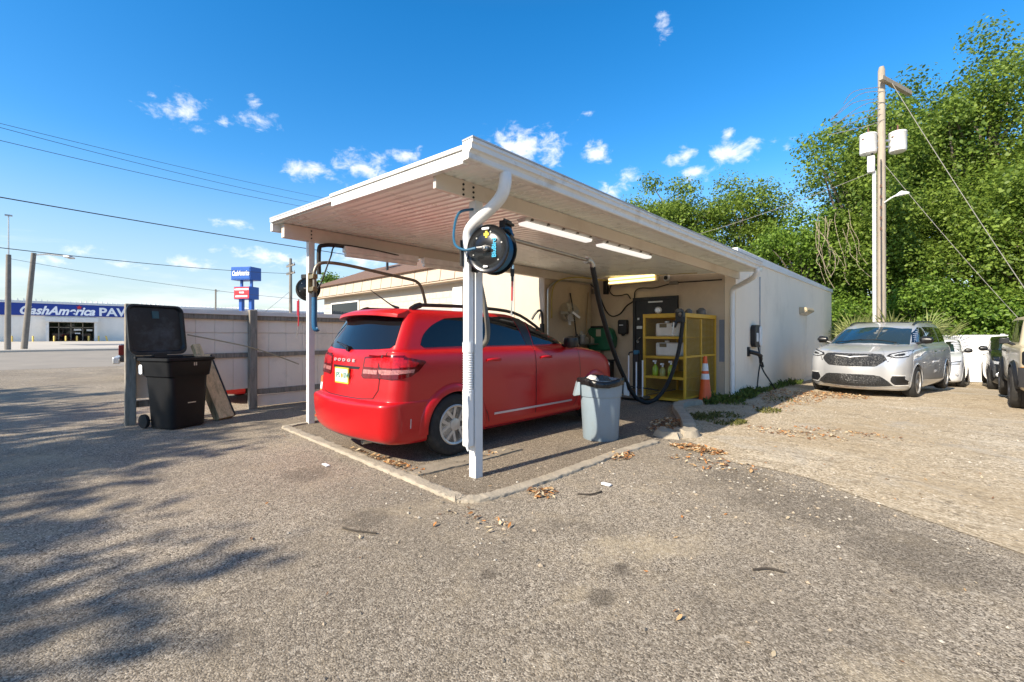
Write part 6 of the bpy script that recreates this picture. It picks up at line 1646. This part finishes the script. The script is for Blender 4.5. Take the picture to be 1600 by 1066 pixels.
# neighbouring house
hs = thing('neighbour_house', 'dark roofed tan house half hidden behind the bushes at the right', 'house', (8,37,-.4))
b = MB(); b.box(6.6,16,36.0,42,-.6,2.9); b.build('wall', pbr('tan_siding',(.36,.28,.20),.8,0,.1,2,stretch=(.3,.3,6)), hs)
b = MB(); b.prism([(35.4,2.7),(39,4.8),(42.6,2.7),(42.6,2.6),(39,4.65),(35.4,2.6)], 'x', 4.6, 16.5); b.build('roof', pbr('dark_roof',(.05,.045,.045),.9), hs)
b = MB(); b.box(7.6,8.8,35.97,36.02,.8,2.0); b.build('window', DARKGLASS, hs)
# small far tree beyond the shop roof
tree('far_tree', 'small round tree peeping over the fence beside the pylon sign', -61, 27, 9, [(0,0,8.6,3.4,3.4,1.5)], 40, 1.1, .5, 120, OAKD, .3, 0, 9)
# trees behind the camera's left shoulder: they throw the streaky shade on the asphalt
SHADE = 'street trees that shade the asphalt'
for i,(x,y,h,cr,lab) in enumerate((
   (-4.2,-14.7,9.0,[(0,0,7.2,2.6,2.0,1.7),(-1.4,.2,6.0,2.2,1.8,1.5)],'street tree nearest the camera, shading the asphalt before the carport'),
   (-8.2,-14.9,9.0,[(0,0,7.0,2.8,2.0,1.8),(1.2,0,5.8,2.2,1.8,1.5)],'middle street tree shading the asphalt before the board fence'),
   (-13.0,-15.2,9.0,[(0,0,7.0,2.8,2.0,1.8),(.8,-.4,5.6,2.4,1.8,1.5)],'outer street tree shading the asphalt left of the black bin'),
   (-1.1,-15.3,8.6,[(0,0,6.6,1.8,1.9,1.5),(-.8,.3,5.4,1.5,1.5,1.2)],'street tree next to the last of the row, its shade reaching the lower picture corner'),
   (.7,-16.3,8.6,[(0,0,6.6,1.6,1.8,1.4),(-1.2,.3,5.6,1.4,1.5,1.2)],'last street tree of the row, straight across the street from the kerb corner'))):
    tree('street_tree', lab, x, y, h, cr, 46, .72, .26, 150, OAKL, .2, 0, 40+i, SHADE)

# border trees along the right-hand side of the lot, mirrored in the car bodies
for i,(x,y) in enumerate(((27,-16),(29,-4),(28,8),(29,20))):
    tree('border_tree', ['border tree of the lot level with the camera','border tree of the lot level with the carport','border tree of the lot level with the service building door','border tree of the lot level with the minivan'][i], x, y, 8, [(0,0,4.6,3.6,6.0,3.2),(0,0,2.2,3.2,5.8,2.0)], 70, 1.4, .45, 190, OAKD, .3, 0, 60+i, 'border trees right of the lot')
# ------------------------------------------------------------------ utility pole with transformers
PX, PY = 1.60, 20.1
POLEC = pbr('pale_weathered_pole', (.35,.30,.235), .9, 0, .2, 4, bump=.3, bs=20, stretch=(3,3,.5), dirt=(.25,.2,.15), dirt_s=2)
up = thing('utility_pole', 'tall pale utility pole with two white transformers behind the minivan', 'utility pole', (PX,PY,-.4))
b = MB(); b.tube([(PX,PY,-.5),(PX,PY,6),(PX,PY,12.0),(PX,PY,12.15)], [.155,.14,.115,.08], 14); b.build('pole', POLEC, up)
b = MB(); b.box(PX-.55,PX-.05,PY-.24,PY-.12,-.3,8.1) if 0 else b.tube([(PX-.20,PY-.16,-.4),(PX-.21,PY-.16,8.0)], .066, 10); b.build('cable_guard', pbr('white_conduit',(.66,.64,.62),.5), up)
b = MB(); b.tube([(PX+.02,PY-.23,-.4),(PX+.0,PY-.22,8.4)], .022, 6); b.tube(spline([(PX-.27,PY-.16,8.0),(PX-.32,PY-.2,8.4),(PX-.25,PY-.25,8.8),(PX-.35,PY-.25,9.2)],5), .03, 6); b.build('cable', CABLE, up)
b = MB()
ax = Vector((.97,-.25,0)).normalized()
c0 = Vector((PX,PY-.2,11.6)); Ma = Matrix.Translation(c0) @ Matrix.Rotation(R(-15),4,'Z')
b.box(-.35,2.1,-.075,.075,-.2,-.02,M=Matrix.Translation(c0+Vector((.12,.1,.05))) @ Matrix.Rotation(R(72),4,'Z')); b.build('crossarm', POLEC, up, bevel=.01)
for dx, dy in ((-.40,-.17),(.47,.38)):
    tx_, ty_ = PX+dx, PY+dy
    b = MB(); b.lathe([(.22,0),(.27,.03),(.285,.10),(.285,.72),(.30,.74),(.28,.80),(.12,.86),(.0,.87)],20,M=Matrix.Translation((tx_,ty_,8.72))); tf = b.build('transformer', pbr('white_transformer',(.68,.66,.63),.45,0,.05,2), up)
    b = MB()
    for a in (0,2.1,4.2): b.lathe([(.035,.8),(.05,.83),(.03,.86),(.05,.89),(.03,.92),(.02,1.1)] if a == 0 else [(.03,.55),(.05,.57),(.03,.6)],8,M=Matrix.Translation((tx_+(.0 if a == 0 else .27*math.cos(a)),ty_+(.0 if a == 0 else .27*math.sin(a)),8.72)))
    b.build('bushing', pbr('brown_bushing',(.16,.07,.05),.4), tf)
    b = MB(); b.tube([(tx_,ty_,9.2),(PX,PY,9.2)], .045, 6); b.tube([(tx_,ty_,8.95),(PX,PY,8.95)], .045, 6); b.build('bracket', STEEL, up)
b = MB(); b.box(PX-.42,PX-.18,PY-.34,PY-.1,7.95,8.6); b.build('junction_box', pbr('grey_box',(.5,.5,.5),.5), up, bevel=.02)
b = MB(); b.tube(spline([(PX+.1,PY-.1,6.7),(PX+.4,PY-.25,6.85),(PX+.75,PY-.4,6.85)],4), [.03]*9, 8); b.tube([(PX+.45,PY-.28,6.85),(PX+.62,PY-.35,6.9),(PX+.85,PY-.45,6.84)], [.04,.10,.03], 8); b.build('lamp', WHITE, up)
for q in range(5):
    b = MB(); b.box(PX-.03,PX+.03,PY-.26,PY-.2,5.6+q*.42,5.72+q*.42); b.build('step_bolt', pbr('rusty_bolt',(.10,.05,.03),.8), up)
b = MB(); r = random.Random(2)
for q in range(7): b.tube(spline([(PX+r.uniform(-.1,.1),PY-.1,10.0+q*.22),(PX-.7+r.uniform(-.2,.2),PY-.3,10.1+q*.22+r.uniform(-.3,.2)),(PX-1.5+r.uniform(-.3,.3),PY-.2,9.9+q*.2+r.uniform(-.4,.1))],4), .014, 4)
b.build('insulator_arm', STEEL, up)
G2 = 'wires from the transformer pole'
wire('overhead_wire', 'wire running down to the right from the top of the transformer pole', (PX+.35,PY-.4,11.2), (5.77,18.75,1.77), .12, .011, pbr('pale_wire',(.26,.24,.21),.6), group=G2)
wire('overhead_wire', 'wire running down to the right from below the transformers', (PX+.1,PY-.2,8.2), (5.45,21.2,1.84), .1, .010, MATS['pale_wire'], group=G2)
wire('overhead_wire', 'service wire running left from the transformer pole over the building', (PX-.2,PY-.2,8.0), (-15.9,27.1,7.9), .6, .011, MATS['pale_wire'], group=G2)

# ------------------------------------------------------------------ litter, leaves, weeds, pebbles
def blade_patch(name, label, spots, mat, h, n, seed):
    rr = np.random.default_rng(seed); V = []; F = []
    for (x, y, rx, ry, k, hh) in spots:
        for _ in range(int(n*k)):
            a = rr.random()*2*math.pi; q = math.sqrt(rr.random()); px_, py_ = x+rx*q*math.cos(a), y+ry*q*math.sin(a)
            L = h*hh*(.4+.9*rr.random()); az = rr.random()*2*math.pi; ln_ = L*(.3+.7*rr.random()); w = .004+.012*rr.random()
            d = np.array([math.cos(az),math.sin(az),0]); s = np.array([-math.sin(az),math.cos(az),0])*w
            p = np.array([px_,py_,gz(px_,py_)]); m = p+d*ln_*.4+np.array([0,0,L*.7]); e = p+d*ln_+np.array([0,0,L*(.5+.6*rr.random())])
            o = len(V); V += [tuple(p-s*.5),tuple(p+s*.5),tuple(m+s),tuple(e),tuple(m-s)]; F.append((o,o+1,o+2,o+3,o+4))
    b = MB(); b.add(V, F); o = b.build(name, mat, flat=True); o['kind'] = 'stuff'; o['label'] = label; return o
blade_patch('weeds', 'green weeds along the foot of the white side wall by the traffic cone',
   [(-.02,7.25,.3,.4,.9,1),(.08,8.2,.2,.5,.7,1),(.02,8.7,.12,.3,.5,1.2),(.06,9.6,.14,.5,.4,.8),(.08,10.9,.15,.7,.5,.7),(.12,12.4,.2,1.2,.8,.9),(-.15,6.7,.15,.2,.3,.7),(.25,7.0,.2,.3,.2,.4)], WEED, .17, 210, 3)
blade_patch('grass', 'sparse grass tufts in the sandy soil by the curved kerb', [(.35,5.0,.25,.35,.6,.5),(.55,5.5,.3,.3,.35,.4),(.8,4.7,.25,.2,.2,.4),(1.0,6.5,.2,.3,.3,.5),(.95,4.9,.12,.15,.25,.5),(.75,8.4,.3,.5,.2,.4)], leafmat('dry_grass',(.07,.085,.02),(.22,.21,.07)), .14, 420, 4)
def leaf_litter(name, label, spots, cols, size, seed):
    rr = np.random.default_rng(seed); obs = []
    V = []; F = []; Mi = []
    for (x, y, rx, ry, n, hh) in spots:
        for _ in range(n):
            a = rr.random()*2*math.pi; q = rr.random()**.6; px_, py_ = x+rx*q*math.cos(a), y+ry*q*math.sin(a)
            z = gz(px_,py_)+.008+hh*(1-q)*rr.random()
            L = size*(.5+.9*rr.random()); w = L*(.25+.2*rr.random()); az = rr.random()*6.28
            d = np.array([math.cos(az),math.sin(az),(rr.random()-.5)*.8])*L/2; s = np.array([-math.sin(az),math.cos(az),(rr.random()-.5)*.8])*w/2
            p = np.array([px_,py_,z+abs(d[2])+abs(s[2])]); o = len(V)
            V += [tuple(p-d),tuple(p-d*.2+s),tuple(p+d*.4+s*.8+np.array([0,0,w*.3])),tuple(p+d),tuple(p+d*.3-s*.9),tuple(p-d*.3-s)]
            F.append((o,o+1,o+2,o+3,o+4,o+5)); Mi.append(int(rr.integers(0,len(cols))))
    b = MB(); b.v = V; b.f = F; b.m = Mi
    o = b.build(name, cols, flat=True); o['kind'] = 'stuff'; o['label'] = label; return o
LC = [pbr('orange_dead_leaf',(.40,.17,.05),.8), pbr('tan_dead_leaf',(.42,.27,.13),.8), pbr('brown_dead_leaf',(.17,.085,.04),.8), pbr('pale_dead_leaf',(.50,.40,.26),.8)]
leaf_litter('fallen_leaves', 'orange brown fallen leaves heaped along the kerb and minivan',
   [(1.15,2.72,.36,.16,420,.05),(.62,1.75,.14,.25,70,.02),(.75,.15,.14,.14,70,.02),(.15,4.1,.28,.4,500,.08),(.3,3.55,.25,.3,160,.04),(.9,8.9,.6,1.4,620,.03),(1.4,10.1,.8,.7,620,.03),(1.0,7.0,.5,.4,60,.01),(1.8,4.6,.7,.3,150,.02),(2.5,5.2,.8,.25,90,.01),(.3,9.6,.25,1.2,260,.03),(-.55,.7,.12,.5,70,.02),(-1.3,-.3,.8,.06,60,.01),(-.9,-.28,.5,.08,80,.015),(.75,-.65,.4,.12,22,.01),(1.5,2.2,.5,.3,70,.01)], LC, .06, 5)
leaf_litter('scattered_leaves', 'single dry leaves scattered over the worn asphalt',
   [(1.6,-.6,2.2,1.6,16,.0),(3.2,.2,1.6,1.4,14,0),(.3,-1.6,1.4,1.0,6,0),(3.6,3.5,2.5,2.0,60,0),(-2.5,-1.2,2.5,.8,8,0)], LC, .042, 6)
# pebbles
rr = np.random.default_rng(77); b = MB(); ST = [pbr('pale_pebble',(.42,.38,.32),.9), pbr('dark_pebble',(.16,.14,.115),.9), pbr('tan_pebble',(.36,.29,.21),.9)]
oct_f = [(0,2,4),(2,1,4),(1,3,4),(3,0,4),(2,0,5),(1,2,5),(3,1,5),(0,3,5)]
def pebble(x, y, s):
    k = [s*(.6+.8*rr.random()) for _ in range(3)]; a = rr.random()*6.28; ca, sa = math.cos(a), math.sin(a)
    z = gz(x,y)+k[2]*.25
    pts = [(k[0],0,0),(-k[0],0,0),(0,k[1],0),(0,-k[1],0),(0,0,k[2]*.6),(0,0,-k[2]*.6)]
    b.add([(x+p[0]*ca-p[1]*sa, y+p[0]*sa+p[1]*ca, z+p[2]) for p in pts], oct_f, int(rr.integers(0,3)))
for (x,y,rx,ry,n,s) in ((1.6,-.7,2.4,1.9,520,.006),(.2,-.75,1.6,.35,160,.008),(1.6,1.6,1.4,1.0,520,.007),(3.2,3.4,2.6,2.2,1300,.007),(2.8,7.5,2.6,3.0,900,.008),(-.3,.2,.8,.9,160,.007),(2.2,2.1,.9,.5,350,.007)):
    for _ in range(n):
        a = rr.random()*6.28; q = math.sqrt(rr.random()); pebble(x+rx*q*math.cos(a), y+ry*q*math.sin(a), s*(.5+rr.random()**3*2.2))
o = b.build('pebbles', ST, flat=True); o['kind'] = 'stuff'; o['label'] = 'small pebbles and grit scattered over the asphalt and gravel'
# sticks and litter one can point at
TW = pbr('dark_twig',(.05,.04,.03),.9)
for lab, pts in (('thin dark stick lying on the asphalt left of the kerb corner',[(.16,-1.46,.012),(.28,-1.42,.014),(.42,-1.33,.01)]),('short dark twig on the asphalt at the lower right',[(2.55,.02,.01),(2.62,.1,.012),(2.7,.12,.01)]),('curved twig near the kerb corner right side',[(1.0,.35,.01),(1.1,.42,.015),(1.12,.56,.01)])):
    b = MB(); b.tube(spline(pts,4), .007, 6); tag(b.build('stick', TW), lab, 'stick')
b = MB(); b.box(-1.62,-1.5,-.86,-.82,.004,.012,M=Matrix.Translation((0,0,0))); tag(b.build('paper_scrap', LETW), 'white paper strip on the asphalt before the kerb', 'litter')
b = MB(); b.prism(rrect(1.05,.75,.10,.05,.015),'z',.006,.022); tag(b.build('paper_scrap', LETW, bevel=.004), 'crushed white cup lying right of the kerb', 'litter')

# ------------------------------------------------------------------ sky, sun, camera
SUN_EL = math.atan2(1, 1.47); 
sun_vec = Vector((-.068,-1,.68)).normalized()
W = bpy.data.worlds.new('World'); SC.world = W; W.use_nodes = True
nt, ln = W.node_tree.nodes, W.node_tree.links
for n in list(nt): nt.remove(n)
out = N(nt,'ShaderNodeOutputWorld'); bg = N(nt,'ShaderNodeBackground'); bg.inputs['Strength'].default_value = SKY_STRENGTH
ln.new(bg.outputs[0], out.inputs['Surface'])
sky = N(nt,'ShaderNodeTexSky', sky_type='NISHITA'); sky.sun_disc = False
sky.sun_elevation = math.asin(sun_vec.z); sky.sun_rotation = math.atan2(sun_vec.x, sun_vec.y)
sky.air_density = 1.0; sky.dust_density = .35; sky.ozone_density = 2.2; sky.altitude = 0
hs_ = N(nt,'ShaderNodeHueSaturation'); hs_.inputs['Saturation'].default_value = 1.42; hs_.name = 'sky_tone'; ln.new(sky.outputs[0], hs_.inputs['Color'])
tc = N(nt,'ShaderNodeTexCoord'); D = tc.outputs['Generated']
def M_(op, a, c=None):
    n = N(nt,'ShaderNodeMath',operation=op)
    for i, v in enumerate((a,c)):
        if v is None: continue
        if isinstance(v,(int,float)): n.inputs[i].default_value = v
        else: ln.new(v, n.inputs[i])
    return n.outputs[0]
sx = N(nt,'ShaderNodeSeparateXYZ'); ln.new(D, sx.inputs[0])
ea = M_('ADD', M_('MULTIPLY', sx.outputs[0], .7198), M_('MULTIPLY', sx.outputs[1], .6942)); na = M_('ADD', M_('MULTIPLY', sx.outputs[0], -.6942), M_('MULTIPLY', sx.outputs[1], .7198))
az = M_('ARCTAN2', ea, na); el = M_('ARCSINE', sx.outputs[2])
cv = N(nt,'ShaderNodeCombineXYZ'); ln.new(az, cv.inputs[0]); ln.new(el, cv.inputs[1])
def noise(s, sc, det=8, rough=.6, dist=0):
    mp = N(nt,'ShaderNodeMapping'); mp.inputs['Scale'].default_value = sc; ln.new(cv.outputs[0], mp.inputs[0])
    n = N(nt,'ShaderNodeTexNoise'); n.inputs['Scale'].default_value = s; n.inputs['Detail'].default_value = det; n.inputs['Roughness'].default_value = rough; n.inputs['Distortion'].default_value = dist
    ln.new(mp.outputs[0], n.inputs['Vector']); return n.outputs['Fac']
n1 = noise(26, (1,1.5,1), 9, .62, .3); n2 = noise(9, (.55,2.6,1), 8, .6, .2)
blobs = CLOUDS
acc = None
for (a0, e0, wa, we, st) in blobs:
    wa *= 1.3; we *= 1.25
    dx = M_('MULTIPLY', M_('SUBTRACT', az, a0), 1/wa); dy = M_('SUBTRACT', el, e0)
    dy = M_('MULTIPLY', dy, 1/we)
    d = M_('SQRT', M_('ADD', M_('MULTIPLY',dx,dx), M_('MULTIPLY',dy,dy)))
    f = M_('MULTIPLY', M_('SUBTRACT', 1.0, d), st)
    acc = f if acc is None else M_('MAXIMUM', acc, f)
acc = M_('MAXIMUM', acc, -1.0)
puff = N(nt,'ShaderNodeMapRange'); puff.interpolation_type = 'SMOOTHSTEP'; puff.inputs['From Min'].default_value = .05; puff.inputs['From Max'].default_value = 1.25
ln.new(M_('ADD', acc, M_('MULTIPLY', M_('SUBTRACT', n1, .53), 3.4)), puff.inputs['Value'])
# low cloud streaks near the horizon
bnd = N(nt,'ShaderNodeMapRange'); bnd.inputs['From Min'].default_value = .25; bnd.inputs['From Max'].default_value = .02; bnd.inputs['To Min'].default_value = -.35; bnd.inputs['To Max'].default_value = .22
ln.new(el, bnd.inputs['Value'])
st_ = N(nt,'ShaderNodeMapRange'); st_.interpolation_type = 'SMOOTHSTEP'; st_.inputs['From Min'].default_value = .47; st_.inputs['From Max'].default_value = .80; st_.inputs['To Max'].default_value = .62
ln.new(M_('ADD', n2, bnd.outputs[0]), st_.inputs['Value'])
mask = M_('MINIMUM', M_('MAXIMUM', puff.outputs[0], st_.outputs[0]), 1.0)
cc = N(nt,'ShaderNodeMix',data_type='RGBA'); cc.inputs[7].default_value = (*CLOUD_COL,1)
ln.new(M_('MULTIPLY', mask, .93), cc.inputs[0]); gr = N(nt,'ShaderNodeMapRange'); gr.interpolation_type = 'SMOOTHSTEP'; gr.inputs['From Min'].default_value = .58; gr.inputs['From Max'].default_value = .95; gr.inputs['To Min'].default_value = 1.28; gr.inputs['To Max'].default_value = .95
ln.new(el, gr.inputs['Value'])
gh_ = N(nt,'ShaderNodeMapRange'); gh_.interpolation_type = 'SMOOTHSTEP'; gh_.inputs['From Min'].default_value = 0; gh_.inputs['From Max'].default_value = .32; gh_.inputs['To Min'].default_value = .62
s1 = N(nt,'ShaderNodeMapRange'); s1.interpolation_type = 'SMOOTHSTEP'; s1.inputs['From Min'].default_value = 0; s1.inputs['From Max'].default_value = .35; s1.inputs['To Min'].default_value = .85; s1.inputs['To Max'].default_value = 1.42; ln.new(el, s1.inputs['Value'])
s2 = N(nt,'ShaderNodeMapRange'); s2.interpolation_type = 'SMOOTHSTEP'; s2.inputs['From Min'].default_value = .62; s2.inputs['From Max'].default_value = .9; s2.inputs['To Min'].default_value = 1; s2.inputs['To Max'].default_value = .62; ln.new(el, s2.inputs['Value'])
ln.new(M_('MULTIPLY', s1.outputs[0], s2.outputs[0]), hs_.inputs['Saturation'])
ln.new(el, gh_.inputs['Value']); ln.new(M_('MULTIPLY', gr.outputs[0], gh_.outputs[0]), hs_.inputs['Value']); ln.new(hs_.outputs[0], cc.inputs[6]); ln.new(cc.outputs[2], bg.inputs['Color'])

sl = bpy.data.lights.new('sun', 'SUN'); sl.energy = SUN_STRENGTH; sl.angle = R(.55); sl.color = (1,.90,.74)
so = bpy.data.objects.new('sun', sl); COL.objects.link(so); so.location = (-2,-20,20)
so.rotation_euler = sun_vec.to_track_quat('Z','Y').to_euler()

cam = bpy.data.cameras.new('camera'); co = bpy.data.objects.new('camera', cam); COL.objects.link(co)
co.location = (3.3947,-2.9918,1.45); co.rotation_euler = (R(90),0,R(43.958))
cam.sensor_fit = 'HORIZONTAL'; cam.sensor_width = 36; cam.lens = 700/1600*36
cam.shift_y = -(524-533)/1600*-1
cam.clip_start = .05; cam.clip_end = 3000
SC.camera = co
SC.view_settings.view_transform = 'Standard'; SC.view_settings.look = 'None'; SC.view_settings.exposure = EXPOSURE; SC.view_settings.gamma = 1
SC.view_settings.use_curve_mapping = False
SC.render.resolution_x = 1024; SC.render.resolution_y = 682
SC.cycles.max_bounces = 7; SC.cycles.diffuse_bounces = 4; SC.cycles.use_denoising = True
